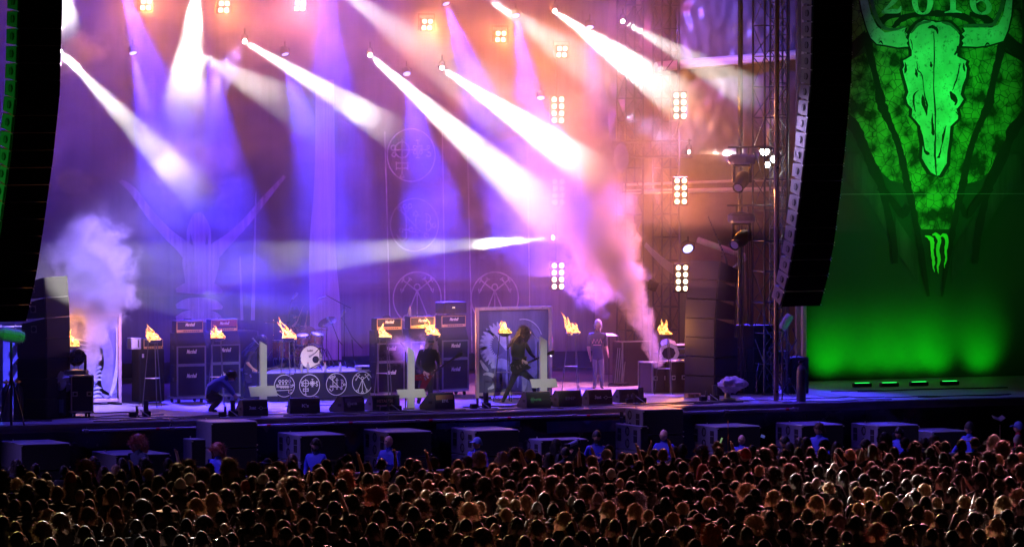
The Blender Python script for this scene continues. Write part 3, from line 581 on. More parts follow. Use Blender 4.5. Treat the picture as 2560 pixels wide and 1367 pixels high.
Zst([(280,200,80),(360,130,50),(460,110,40)], 40, 'print_branch', m_dark, .0865, True)
# dark shadow print round the skull, the skull and horns
SK = [(710,165),(640,155),(600,175),(560,215),(530,260),(522,300),(530,350),(545,385),(545,425),(500,452),(478,462),(490,500),(475,530),(490,590),(510,660),(520,700),(503,745),(515,790),(550,830),(545,885),(575,915),(610,960),(615,1020),(630,1090),(622,1200),(650,1250),(690,1310),(738,1335),(755,1330),(790,1270),(810,1240),(815,1160),(830,1060),(838,960),(895,905),(897,880),(885,830),(910,800),(938,755),(915,720),(930,650),(955,590),(963,520),(950,490),(960,465),(920,445),(890,430),(890,370),(905,330),(908,270),(870,215),(820,170),(770,168),(725,175)]
cxs = sum(p[0] for p in SK)/len(SK); cys = 640
grow = [(x+(26 if x > 722 else -26), y+(-14 if y < 300 else (16 if y > 1200 else 0))) for x, y in SK]
px_poly(Z7(grow), YB, 'print_shadow', m_dark, ban, .090)
px_poly(Z7(SK), YB, 'skull_emblem', m_bone, ban, .095)
HL = [(150,0),(140,-160),(175,-260),(200,-120),(210,0),(235,110),(280,200),(340,250),(400,240),(500,210),(490,240),(512,262),(498,285),(518,310),(505,330),(520,355),(440,362),(350,345),(280,335),(235,290),(205,220),(170,100)]
HR = [(1310,-10),(1325,-160),(1290,-260),(1270,-120),(1262,0),(1240,110),(1200,190),(1150,212),(1040,212),(935,213),(950,240),(925,262),(948,285),(925,310),(940,330),(928,352),(1040,357),(1130,345),(1240,312),(1275,230),(1300,120)]
for h in (HL, HR):
    cx_ = sum(p[0] for p in h)/len(h); px_poly(Z7([(x+(x-cx_)*.08, y+(y-200)*.09) for x, y in h]), YB, 'print_shadow', m_dark, ban, .091); px_poly(Z7(h), YB, 'horn_emblem', m_bone, ban, .096)
for pts in [[(235,-100,20),(245,30,26),(285,150,30),(340,215,28),(420,225,20),(490,205,14)],[(1240,-100,20),(1232,30,26),(1195,140,30),(1150,190,28),(1040,195,22),(940,195,18)],[(540,255,8),(600,185,22),(690,165,12)],[(905,250,8),(840,190,22),(770,172,12)]]: Zst(pts, 20, 'print_shading', m_shade, .0975)
for pts in [[(712,240,5),(716,420,10),(712,640,7),(722,840,12),(724,1000,8),(722,1180,16),(732,1330,8)],[(583,465,4),(590,530,8),(622,570,9),(632,650,6),(645,740,10),(662,800,14),(655,870,4)],[(598,685,4),(565,720,12),(558,770,14),(572,850,8)],[(628,720,6),(632,780,34),(652,840,20),(660,880,4)],[(838,695,10),(858,735,40),(880,770,26),(872,800,8)],[(912,480,5),(895,570,10),(868,650,9),(854,690,4)],
            [(612,985,5),(625,1050,18),(640,1130,12),(655,1160,24),(680,1170,20)],[(805,955,5),(785,1030,20),(775,1090,8),(758,1170,12),(748,1200,22)],[(690,470,8),(692,500,20),(694,515,4)],[(670,215,10),(700,205,26),(735,225,22),(740,260,6)],[(495,475,5),(500,530,22),(488,560,4)],[(938,480,5),(942,520,18),(948,545,4)],[(535,300,4),(545,330,8),(548,380,4)],[(870,420,10),(892,380,20),(890,350,5)],[(700,860,4),(702,930,16),(706,1010,22),(710,1030,4)],
            [(295,330,5),(310,315,14),(325,340,4)],[(490,225,3),(470,240,5)],[(1100,350,5),(1120,330,14),(1135,345,4)],[(575,520,3),(580,560,22),(588,590,4)],[(880,850,8),(905,885,4)]]: Zst(pts, 8, 'print_crack', m_dark, .0985)
# the year, cut by the top of the picture
def digit(pts_list, name='year_digit'):
    b = MB()
    for pts in pts_list:
        s = smooth_pts([(2100+p[0]/3.037, p[1]/3.037, p[2]/3.037) for p in pts], 5); px_stroke([(p[0],p[1]) for p in s],[p[2] for p in s], YB, .097, b)
    b.build(name, m_bone, ban)
digit([[(330,-40,22),(345,-68,20),(380,-80,22),(415,-66,34),(428,-30,42),(410,10,38),(370,50,24),(325,90,10)],[(318,94,20),(400,88,34),(448,84,30),(462,50,8)]])
digit([[(628,-80,14),(670,-55,34),(686,15,44),(668,85,32),(628,108,12)],[(628,-80,14),(585,-55,34),(568,15,44),(588,85,32),(628,108,12)]])
digit([[(858,-80,40),(858,30,42),(858,88,44)],[(795,98,8),(830,90,16),(858,84,30),(890,90,16),(925,98,8)],[(800,-50,10),(858,-78,26)]])
digit([[(1120,-62,30),(1075,-80,14),(1025,-50,38),(1008,20,46),(1026,80,34),(1072,108,14)],[(1072,108,14),(1118,92,34),(1132,55,42),(1112,15,32),(1072,2,14),(1035,22,12)]])
# claw mark emblem
m_claw = mat('bright_green_print', (.25,.95,.12), .7, var=.03)
def claw(pts):
    r2 = random.Random(int(pts[0][0])); s = smooth_pts(pts, 4); s = [(p[0]+r2.uniform(-.8,.8), p[1], p[2]*r2.uniform(.75,1.2)) for p in s]
    px_stroke([(p[0],p[1]) for p in s],[p[2] for p in s], YB, .1).build('claw_mark', m_claw, ban)
claw([(2312,590,2),(2322,593,9),(2330,602,12),(2330,625,9),(2333,650,8),(2334,668,4),(2336,680,1)]); claw([(2331,588,2),(2340,586,10),(2348,600,12),(2345,625,9),(2348,650,9),(2344,668,6),(2346,684,1)]); claw([(2350,592,2),(2360,588,10),(2367,600,10),(2364,625,7),(2366,645,6),(2362,660,3),(2362,670,1)])
b = MB(); px_stroke([(2060,486),(2600,484)], .8, YB, .3, b); tag(b.build('guy_wire', mat('green_wire', (.25,.3,.25), .4), None), 'thin taut wire crossing the green banner below the skull', 'wire')
q = onY(2009, 900, YB-.3); b = MB(); b.box((0,0,(17-DECK)/2),(.10,.12,17-DECK)); tag(b.build('banner_post', mat('pale_post', (.6,.6,.6), .5), None, loc=(q.x, YB-.3, DECK)), 'pale upright post along the left edge of the green banner', 'post')
q = onY(1999, 900, YB-.2); b = MB(); b.box((0,0,(17-DECK)/2),(.16,.1,17-DECK)); tag(b.build('banner_post', mat('dull_post', (.25,.24,.26), .5), None, loc=(q.x, YB-.15, DECK)), 'dull grey upright directly left of the green-lit banner post', 'post')
# LED bars on the wing and their green wash
m_led = mat('lit_green_strip', (0,1,.1), emit=(.02,1,.12), es=3.0)
LP = [(2155,967),(2223,966),(2297,964),(2374,962)]
for i, (x, y) in enumerate(LP):
    p = onZ(x, y); t = thing('led_bar', ('leftmost','second','third','rightmost')[i]+' of the four lit green LED bars lying on the wing stage below the banner', 'led bar', (p.x, p.y, DECK), R(-2), 'green LED bars on the wing stage')
    b = MB(); b.box((0,0,.05),(.5,.12,.1), bev=.01); b.build('housing', BLK, t); b = MB(); b.box((0,-.01,.104),(.40,.03,.008)); b.build('light_strip', m_led, t)
for x, k, wd in [(2062,1.3,20),(2125,.35,26),(2185,.75,24),(2258,.85,24),(2330,.8,24),(2402,1.2,20),(2545,1.1,18)]:
    p = onZ(x, 950); lamp('SPOT', 'green_uplight', Vector((p.x, YB-1.0, DECK+.05)), Vector((p.x, YB-.03, DECK+.7)), 430*k, (.004,1,.01), 76, 1, .2)
lamp('SPOT', 'green_flood', onZ(2300,965)+Vector((-.3,-3.2,.2)), onY(2335,330,YB), 3300, (.01,1,.05), 36, 1, .1)
lamp('SPOT', 'green_flood', onZ(2340,965)+Vector((0,-6.5,5.0)), onY(2345,120,YB), 2100, (.01,1,.10), 26, 1, .1)
_a = atD(40,500,119); lamp('SPOT', 'green_flood', _a+Vector((-4.5,.6,-3.5)), _a+Vector((0,.3,.5)), 900, (.03,1,.08), 75, .9, .1)
lamp('SPOT', 'green_flood', onZ(2120,960)+Vector((0,-1,0)), atD(2010,740,130.5), 60, (.03,1,.08), 30, .9, .1)

lamp('SPOT', 'violet_lamp', onY(1560,300,3), atD(1985,420,130.5), 2400, (.62,.45,1), 40, .9, .15)  # added spot so the right array's side plates show

lamp('SPOT', 'green_flood', onZ(2340,965)+Vector((0,-6.5,4.0)), onY(2330,560,YB), 1700, (.03,1,.06), 56, 1, .1)  # added green fill over the middle of the banner
# ------------------------------------------------------------------ backline amplifiers
G_AMP = 'guitar amplifiers and cabinets'
def cabinet(p, rz, w=.77, h=.75, d=.36, text='Marshall', label='', slant=False, casters=False, grp='guitar speaker cabinets'):
    t = thing('speaker_cabinet', label, 'guitar cabinet', p, rz, grp)
    b = MB(); top = .10 if slant else 0
    b.prism([(0,0),(d,0),(d,h),(top*1.2,h),(0,h-.30 if slant else h)], 'x', -w/2, w/2); b.build('shell', TOLEX, t)
    b = MB(); hh = h-.30 if slant else h
    b.box((0,-.006,hh/2),(w-.07,.014,hh-.05)); b.build('front_grille', GRILLE, t)
    if slant:
        b = MB(); a = math.atan2(top*1.2, .30); b.box((0,top*.6-.008,h-.15),(w-.07,.014,.27), rot=(-a,0,0)); b.build('front_grille', GRILLE, t)
    b = MB()
    for s in (-1,1): b.box((s*(w/2-.017),-.012,hh/2),(.035,.02,hh))
    b.box((0,-.013,.015),(w-.07,.02,.03)); b.box((0,-.013,hh-.015),(w-.07,.02,.03)); b.build('piping', mat('grey_piping', (.12,.12,.13), .5), t)
    if text: text_mesh(text, .13, 'logo_badge', INK, t, (0,-.02,h*.42 if slant else h*.66), shear=.35, off=.004, w=.27)
    b = MB()
    for s in (-1,1): b.box((s*(w/2+.004),.18,h*.55),(.012,.14,.09), bev=.01)
    b.build('handle', BLK, t)
    if casters:
        b = MB()
        for s in (-1,1):
            for y in (.06,.3): b.cyl((s*(w/2-.1)-.02,y,-.05),(s*(w/2-.1)+.02,y,-.05),.045,n=10)
        b.build('caster', RUB, t)
    return t
def amp_head(p, rz, label, w=.74, face=BLK, text='Marshall', h=.30, d=.22):
    t = thing('amplifier_head', label, 'amplifier', p, rz, 'amplifier heads on the stacks')
    b = MB(); b.box((0,d/2,h/2),(w,d,h), bev=.012); b.build('case', TOLEX, t)
    b = MB(); b.box((0,-.006,h*.64),(w-.08,.012,h*.50)); b.build('front_panel', face, t)
    b = MB(); b.box((0,-.012,h*.16),(w-.08,.022,h*.22)); pc = b.build('control_panel', GOLD, t)
    b = MB()
    for i in range(8): b.cyl((-.16+i*.055,-.023,h*.16),(-.16+i*.055,-.045,h*.16),.013,n=8)
    b.build('knob', BLK, pc)
    b = MB(); z0, z1, x1 = h*.06, h*.92, w/2-.03
    b.box((0,-.014,z1),(2*x1,.014,.012)); b.box((-x1,-.014,(z0+z1)/2),(.012,.014,z1-z0)); b.box((x1,-.014,(z0+z1)/2),(.012,.014,z1-z0)); b.build('gold_piping', GOLD, t)
    b = MB(); b.tube([(-.1,d/2,h),(-.08,d/2,h+.03),(.08,d/2,h+.03),(.1,d/2,h)], .012); b.build('handle', RUB, t)
    if text: text_mesh(text, .10, 'logo_badge', WHITE, t, (0,-.018,h*.66), shear=.35, off=.004, w=.26)
    return t
def dolly(p, rz, w, label, d=.5):
    t = thing('dolly', label, 'dolly', p, rz, 'wheeled dollies under the stacks'); b = MB(); b.box((0,d/2,.12),(w,d,.05)); b.build('platform', ALU, t)
    for sx in (-1,1):
        for y in (.06, d-.06):
            q = MB(); q.cyl((sx*(w/2-.1)-.02,y,.045),(sx*(w/2-.1)+.02,y,.045),.045,n=12); q.box((sx*(w/2-.1),y,.08),(.03,.07,.04)); q.build('caster', RUB, t)
RZ0 = R(2)
maroon = mat('maroon_vinyl', (.22,.03,.03), .6)
pA = onZ(476, 1003); pB = onZ(561, 998); pA.z = pB.z = DECK
def stack(px, py, rz, labs, n=2, headface=BLK, heads=True, txt2='Marshall'):
    p = onZ(px, py); p.z = DECK; dolly(p, rz, .8, labs[0]); z = DECK+.145
    for k in range(n):
        cabinet((p.x, p.y, z), rz, label=labs[1+k], slant=(k == n-1), text='Marshall'); z += .755
    if heads: q = Vector((p.x, p.y, z)); m = Matrix.Rotation(rz, 3, 'Z') @ Vector((0,.08,0)); amp_head(q+m, rz, labs[1+n], face=headface)
    return p, z
stack(478, 1006, R(4), ['wheeled dolly under the leftmost tall amplifier stack','lower black cabinet of the leftmost tall amplifier stack','upper slanted cabinet of the leftmost tall amplifier stack','black-faced gold-trimmed amplifier head on the leftmost tall stack'])
stack(564, 1001, R(4), ['wheeled dolly under the amplifier stack behind the crouching man','lower black cabinet behind the crouching man in blue','upper slanted cabinet behind the fire bowl beside the crouching man','red-faced amplifier head above the crouching man'], headface=maroon)
pc_, zc = stack(977, 997, R(8), ['wheeled dolly under the stack left of the second cross','lower cabinet of the stack left of the second cross','upper cabinet behind the fire bowl left of the capped guitarist','gold-trimmed amplifier head left of the capped guitarist'])
stack(1060, 992, R(8), ['wheeled dolly behind the capped guitarist','lower cabinet hidden behind the capped guitarist','upper cabinet directly behind the capped guitarist','gold-trimmed amplifier head directly above the capped guitarist'])
p, z = stack(1138, 988, R(8), ['wheeled dolly under the rightmost amplifier stack','lower cabinet of the rightmost amplifier stack','upper cabinet of the rightmost amplifier stack','low amplifier head on the rightmost stack under the black rack'])
t = thing('rack_case', 'black rack case with small lit display on top of the rightmost amplifier stack', 'rack case', (p.x+.03, p.y+.05, z+.335), R(8)); b = MB(); b.box((0,.2,.14),(.66,.4,.27), bev=.01); b.build('case', BLK, t); b = MB(); b.box((0,-.006,.14),(.58,.012,.2)); b.build('front_panel', DEEP, t)
b = MB(); b.box((-.06,-.014,.15),(.07,.006,.03)); b.build('display', mat('lit_display', (.9,.9,.3), emit=(.9,.9,.4), es=1.5), t); b = MB(); b.box((0,.2,.28),(.6,.38,.012)); b.build('lid', mat('blue_lid', (.25,.3,.6), .4), t)
# bass rig far left
p = onZ(380, 1008); p.z = DECK; t = thing('bass_cabinet', 'tall black bass cabinet behind the second fire bowl from the left', 'guitar cabinet', p, R(4)); 
b = MB(); b.box((0,.22,.66),(.66,.44,1.24), bev=.015); b.build('shell', TOLEX, t); b = MB(); b.box((0,-.006,.66),(.60,.014,1.14)); b.build('front_grille', GRILLE, t)
b = MB(); b.box((-.24,-.016,1.14),(.05,.008,.09)); b.build('badge', ALU, t)
for sx in (-1,1):
    q = MB(); q.cyl((sx*.25-.02,.06,.03),(sx*.25+.02,.06,.03),.04,n=10); q.build('caster', RUB, t)
p2 = p+Vector((.05,.05,1.285)); amp_head(p2, R(4), 'black bass amplifier head behind the flames of the second fire bowl', w=.55, text=None, h=.26, face=DEEP)
t = thing('electronics_box', 'pale silver electronics box beside the bass amplifier head at left', 'box', p+Vector((-.36,.1,1.285)), R(4)); b = MB(); b.box((0,.12,.14),(.26,.26,.27), bev=.012); b.build('case', mat('silver_grey', (.5,.5,.52), .4), t); b = MB(); b.box((0,-.012,.14),(.2,.006,.2)); b.build('front_panel', mat('light_panel', (.65,.65,.7), .4), t); b = MB(); b.box((.05,-.018,.14),(.03,.006,.18)); b.build('strap', BLK, t)
# big black case behind the drums
p = onZ(652, 985); p.z = DECK; t = thing('storage_case', 'large plain black case standing behind the bassist left of the drums', 'case', (p.x, p.y+1.2, DECK), R(2)); b = MB(); b.box((0,.4,.75),(.86,.8,1.5), bev=.02); b.build('case', BLK, t); b = MB()
for s in (-1,1): b.box((s*.43,-.005,.75),(.02,.02,1.5))
b.build('edge_trim', DSTEEL, t)
# ------------------------------------------------------------------ drum riser with four symbols
pl = onZ(668, 1004); pr = onZ(942, 996); RY = (pl.y+pr.y)/2; RX0 = pl.x; RX1 = pr.x+.05; RH = .68
t = thing('drum_riser', 'black drum riser with four white ring symbols across its front', 'riser', ((RX0+RX1)/2, RY, DECK)); rw = RX1-RX0
b = MB(); b.box((0,1.2,RH-.02),(rw,2.4,.04)); b.build('platform', mat('riser_top', (.2,.2,.21), .5), t)
b = MB(); b.box((0,.0,RH/2),(rw,.02,RH-.04)); b.box((-rw/2+.01,1.2,RH/2),(.02,2.38,RH-.04)); b.box((rw/2-.01,1.2,RH/2),(.02,2.38,RH-.04)); b.build('front_cloth', mat('black_cloth', (.012,.012,.014), .9), t)
for px, py, fn in [(711,964,sym_d),(774,963,sym_c),(841,960,sym_b),(906,956,sym_a)]:
    q = onY(px, py, RY-.02); b = strokes([[(x*.262, z*.262) for x, z in ln] for ln in fn()], .016); b.build('white_symbol', mat('white_cloth_print', (.7,.7,.7), .7, var=.04), t, loc=(q.x-(RX0+RX1)/2, -.018, q.z-DECK))
RT = DECK+RH
def onR(px, py): return onZ(px, py, RT)
# bass drum and toms
m_shell = mat('wine_drum_shell', (.16,.05,.05), .22, spec=.9, var=.25, scale=14); m_headskin = mat('drum_skin', (.82,.80,.82), .35, var=.03)
def drum(t, c, r, d, ax='z', tilt=(0,0,0), lugs=8, skin=m_headskin, nm=('shell','drum_head','hoop')):
    M = Matrix.Translation(Vector(c)) @ Euler(tilt).to_matrix().to_4x4()
    b = MB(); b.T = M; b.lathe([(r,-d/2),(r,d/2)], 24); s = b.build(nm[0], m_shell, t, True)
    for z in (-d/2, d/2):
        b = MB(); b.T = M; b.lathe([(r*.985,z-.002),(r*.985,z+.002)], 24); b.build(nm[1], skin, t)
        b = MB(); b.T = M; b.lathe([(r*1.0,z-.02),(r*1.05,z-.02),(r*1.05,z+.02),(r*1.0,z+.02)], 24, cap=False); b.build(nm[2], CHROME, t)
    b = MB(); b.T = M
    for i in range(lugs): a = 2*PI*i/lugs; x, y = r*1.04*math.cos(a), r*1.04*math.sin(a); b.cyl((x,y,-d/2),(x,y,d/2),.007,n=5); b.box((x,y,0),(.03,.03,.06), rot=(0,0,a))
    b.build('lug', CHROME, s)
def stand(t, p0, h, spread=.28, top=True):
    b = MB(); b.cyl((0,0,.2),(0,0,h),.014,n=8); b.cyl((0,0,.2),(0,0,h*.55),.019,n=8); b.build('stand_pole', CHROME, t)
    for k in range(3):
        a = 2*PI*k/3+.4; b = MB(); b.tube([(0,0,.42),(spread*math.cos(a),spread*math.sin(a),.015)], .011); b.tube([(0,0,.2),(spread*.55*math.cos(a),spread*.55*math.sin(a),.2)], .008); b.build('leg', CHROME, t)
def cymbal(px, py_c, px_b, py_b, r, tilt, label):
    base_ = onR(px_b, py_b); base_.z = RT; D = (base_-CAM).dot(fh); c = atD(px, py_c, D); t = thing('cymbal_stand', label, 'cymbal', base_, group='cymbals of the drum kit')
    off = c-base_; b = MB(); b.lathe([(.0001,.035),(.04,.03),(.05,.014),(r*.6,.006),(r,0),(r,-.003)], 26, c=off, rot=tilt); b.build('cymbal', mat('bronze_cymbal', (.75,.55,.35), .22, .95, var=.15), t, True)
    b = MB(); b.cyl(off+Vector((0,0,-.02)), off+Vector((0,0,.08)), .012, n=6); b.build('wing_nut', CHROME, t)
    b = MB(); b.tube([(0,0,.2),(0,0,off.z*.6),(off.x,off.y,off.z-.02)], .012); b.build('stand_pole', CHROME, t)
    for k in range(3): a = 2*PI*k/3+.4; b = MB(); b.tube([(0,0,.42),(.27*math.cos(a),.27*math.sin(a),.015)], .011); b.build('leg', CHROME, t)
DRZ = R(0)
q = onR(777, 921); q.z = RT; t = thing('bass_drum', 'bass drum with pale lettered front skin and dark round port facing the crowd', 'drum', q, R(-4))
drum(t, (0,.2,.28), .28, .40, tilt=(PI/2,0,0), lugs=10)
b = MB(); b.lathe([(.085,0),(.085,.012),(.05,.013),(.05,0)], 20, rot=(PI/2,0,0), c=(.12,-.012,.22)); b.lathe([(.05,.002),(.0001,.003)], 16, rot=(PI/2,0,0), c=(.12,-.012,.22)); b.build('port_hole', DEEP, t)
text_mesh('Ludwig', .07, 'lettering', BLK, t, (-.03,-.02,.44), shear=.3, off=.002, w=.16)
b = MB(); b.tube([(-.26,.0,.28),(-.36,-.12,.01)], .01); b.tube([(.26,.0,.28),(.36,-.12,.01)], .01); b.build('spur', CHROME, t)
drum(t, (.20,.16,.72), .165, .22, tilt=(R(14),R(8),0), lugs=6, nm=('tom_shell','tom_head','tom_hoop')); drum(t, (-.14,.2,.70), .15, .20, tilt=(R(14),R(-6),0), lugs=6, nm=('tom_shell','tom_head','tom_hoop'))
b = MB(); b.tube([(0,.2,.56),(.04,.2,.66),(.2,.2,.68)], .014); b.tube([(0,.2,.56),(-.02,.2,.64),(-.12,.2,.66)], .014); b.build('tom_mount', CHROME, t)
q = onR(702, 914); q.z = RT; t = thing('floor_tom', 'deep wine-red floor tom left of the bass drum', 'drum', q); drum(t, (0,0,.40), .21, .42, lugs=8)
for k in range(3): a = 2*PI*k/3; b = MB(); b.tube([(.225*math.cos(a),.225*math.sin(a),.5),(.225*math.cos(a),.225*math.sin(a),.01)], .009); b.build('leg', CHROME, t)
q = onR(735, 907); q.z = RT; t = thing('snare_drum', 'shallow chrome snare drum behind the bass drum at the drummer\'s knees', 'drum', q); drum(t, (0,0,.62), .18, .15, lugs=8); stand(t, None, .54)
cymbal(684, 806, 684, 912, .25, (R(4),R(2),0), 'flat crash cymbal on the tall stand at the left of the kit')
cymbal(728, 820, 752, 905, .24, (R(24),R(10),0), 'left of two large tilted cymbals in front of the drummer')
cymbal(762, 826, 770, 905, .27, (R(26),R(-8),0), 'large tilted ride cymbal low in front of the drummer\'s arms')
cymbal(818, 805, 816, 912, .24, (R(16),R(-30),0), 'steeply tilted crash cymbal at the right of the kit')
cymbal(803, 824, 806, 908, .17, (R(4),0,0), 'small flat hi-hat right of the drummer under the tilted crash cymbal')
def mic_stand(basep, pts, mic, label, m=BLK, mr=.03, ml=.14, cat='microphone stand'):
    t = thing('microphone_stand', label, cat, basep); bp = Vector(basep); P = [Vector(p)-bp for p in pts]
    b = MB(); b.cyl((0,0,.05), P[0], .014, n=8); b.build('stand_pole', m, t)
    for k in range(3): a = 2*PI*k/3+.3; b = MB(); b.tube([(0,0,.16),(.3*math.cos(a),.3*math.sin(a),.012)], .011); b.build('leg', m, t)
    b = MB(); b.tube(P[1:], .012); b.build('boom', m, t)
    if mic:
        a = Vector(mic[0])-bp; d = (Vector(mic[1])-bp)-a; d.normalize(); b = MB(); b.cyl(a, a+d*ml, mr*.55, mr*.8, n=10); b.ball(a+d*(ml+mr*.6), mr, 10); b.build('microphone', mat('mic_grey', (.3,.3,.32), .35, .6), t, True)
    return t
def at(px, py, ref): return atD(px, py, (Vector(ref)-CAM).dot(fh))
q = onR(861, 918); q.z = RT; mic_stand(q, [at(860,765,q), at(877,770,q), at(860,762,q), at(816,738,q)], (at(815,741,q), at(800,746,q)), 'tallest boom stand with overhead microphone above the right of the kit')
q = onR(885, 915); q.z = RT; mic_stand(q, [at(880,848,q), at(906,870,q), at(880,842,q), at(852,790,q)], (at(852,792,q), at(857,784,q)), 'boom stand with silver microphone leaning right of the drum kit', mr=.045)
q = onR(846, 920); q.z = RT; mic_stand(q, [at(846,850,q), at(856,862,q), at(846,850,q), at(829,806,q)], (at(829,808,q), at(826,804,q)), 'short boom stand between the hi-hat and the overhead stand')
q = onR(724, 918); q.z = RT; mic_stand(q, [at(724,766,q), at(724,766,q), at(727,757,q), at(732,745,q)], (at(731,748,q), at(735,743,q)), 'bright microphone on a straight stand just in front of the drummer\'s head', m=BLK, mr=.04)
q = onR(800, 925); q.z = RT; mic_stand(q, [at(800,868,q), at(812,875,q), at(800,868,q), at(788,882,q)], (at(788,882,q), at(782,886,q)), 'low microphone stand aimed into the port of the bass drum')
m_pet = mat('clear_bottle', (.8,.8,.85), .1, spec=1., var=0, trans=.6); m_cap = mat('red_cap', (.5,.05,.1), .5)
def bottle(p, label):
    t = thing('water_bottle', label, 'bottle', p, group='water bottles around the stage'); b = MB(); b.lathe([(.033,0),(.035,.02),(.033,.1),(.035,.16),(.018,.2),(.013,.22)], 12); b.build('bottle_body', m_pet, t, True); b = MB(); b.cyl((0,0,.22),(0,0,.24),.015,n=10); b.build('cap', m_cap, t)
for (x, l) in [(754,'water bottle on the riser edge left of the bass drum'),(770,'water bottle in front of the left half of the bass drum'),(813,'water bottle on the riser edge right of the bass drum'),(851,'rightmost water bottle on the front edge of the riser')]:
    q = onR(x, 930); q.z = RT; bottle(q, l)
q = Vector((pc_.x+.62, pc_.y+.25, zc+.33)); bottle(q, 'water bottle standing on the amplifier heads left of the capped guitarist')
q = onR(918, 926); q.z = RT; t = thing('rack_unit', 'pale one-unit rack box with cables on the right end of the riser', 'rack case', q); b = MB(); b.box((0,.15,.06),(.4,.3,.11), bev=.01); b.build('case', ALU, t); b = MB(); b.box((0,-.008,.06),(.3,.01,.06)); b.build('front_panel', DEEP, t)
# ------------------------------------------------------------------ fire bowls on tall tripods
m_fire = bpy.data.materials.new('flame'); m_fire.use_nodes = True; _t = m_fire.node_tree; _b = _t.nodes['Principled BSDF']
_g = _t.nodes.new('ShaderNodeTexCoord'); _z = _t.nodes.new('ShaderNodeTexNoise'); _z.inputs['Scale'].default_value = 14; _t.links.new(_g.outputs['Object'], _z.inputs['Vector']); _r = _t.nodes.new('ShaderNodeValToRGB')
_r.color_ramp.elements[0].position = .38; _r.color_ramp.elements[0].color = (1,.13,.01,1); _r.color_ramp.elements[1].position = .56; _r.color_ramp.elements[1].color = (1,.62,.16,1); _t.links.new(_z.outputs[0], _r.inputs[0]); _t.links.new(_r.outputs[0], _b.inputs['Emission Color']); _b.inputs['Emission Strength'].default_value = 2.3; _b.inputs['Base Color'].default_value = (.1,.02,0,1)
FB = [(183,866,1015,'leftmost fire bowl burning in front of the left framed panel',-.1),(384,850,1017,'second fire bowl from the left, in front of the bass cabinet',-.5),(546,845,1014,'fire bowl before the amplifier stack behind the crouching man',-.35),(722,845,1002,'fire bowl on the tripod in front of the drum riser',-.5),(962,843,1000,'fire bowl left of the second white cross',-.1),(1082,838,992,'fire bowl whose flames rise directly above the capped guitarist',-.4),(1262,833,1003,'fire bowl between the framed panel and the long-haired guitarist',-.1),(1432,832,978,'fire bowl right of the third white cross',-.6),(1664,836,985,'rightmost fire bowl in front of the smoking flight case',-.2)]
for k, (x, y, yb, lab, lean) in enumerate(FB):
    p = onZ(x, yb); p.z = DECK; hb = at(x, y, p).z-DECK; t = thing('fire_bowl', lab, 'fire bowl', p, random.uniform(-.3,.3), 'burning fire bowls on tripods'); r = .175
    b = MB(); b.lathe([(.05,-.08),(.12,-.05),(r,.0),(r*1.02,.01),(r*.9,0),(.0001,-.03)], 20, c=(0,0,hb)); b.build('bowl', mat('soot_iron', (.04,.035,.03), .5, .5), t, True)
    for q in range(3):
        a = 2*PI*q/3+.5; b = MB(); b.tube([(.12*math.cos(a),.12*math.sin(a),hb-.04),(.27*math.cos(a),.27*math.sin(a),0)], .012); b.build('leg', DSTEEL, t)
    b = MB(); pts = [(.2*math.cos(2*PI*q/3+.5),.2*math.sin(2*PI*q/3+.5),hb*.43) for q in (0,1,2,0)]; b.tube(pts[:2], .009); b.tube(pts[1:3], .009); b.tube(pts[2:], .009); b.build('brace_ring', STEEL, t)
    rr = random.Random(k*7+3); b = MB(); hk = rr.uniform(.75,1.35)
    for i in range(22):
        u = rr.uniform(-1,1); v = rr.uniform(-.5,.5); hgt = (rr.uniform(.04,.13)+(.2*rr.random()**2 if u < .1 else 0))*hk; x0 = u*r*.75; pts = []; rs = []; tw = rr.uniform(0,6)
        for j in range(7): f = j/6; pts.append((x0+lean*hgt*1.1*f*f+.04*math.sin(f*7+tw), v*r+.02*math.cos(f*6+tw), hb+.0+hgt*1.5*f)); rs.append((.034*(1-f)**.7+.002)*(1+.35*math.sin(f*9+tw)))
        b.tube(pts, .03, 7, rs)
    for i in range(5): b.ball((lean*rr.uniform(.1,.35)-.04, rr.uniform(-.03,.03), hb+rr.uniform(.1,.27)), rr.uniform(.008,.02), 6)
    b.build('flame', m_fire, t, True)
    lamp('POINT', 'fire_light', p+Vector((0,-.05,hb+.16)), None, 95, (1,.38,.09), r=.08)
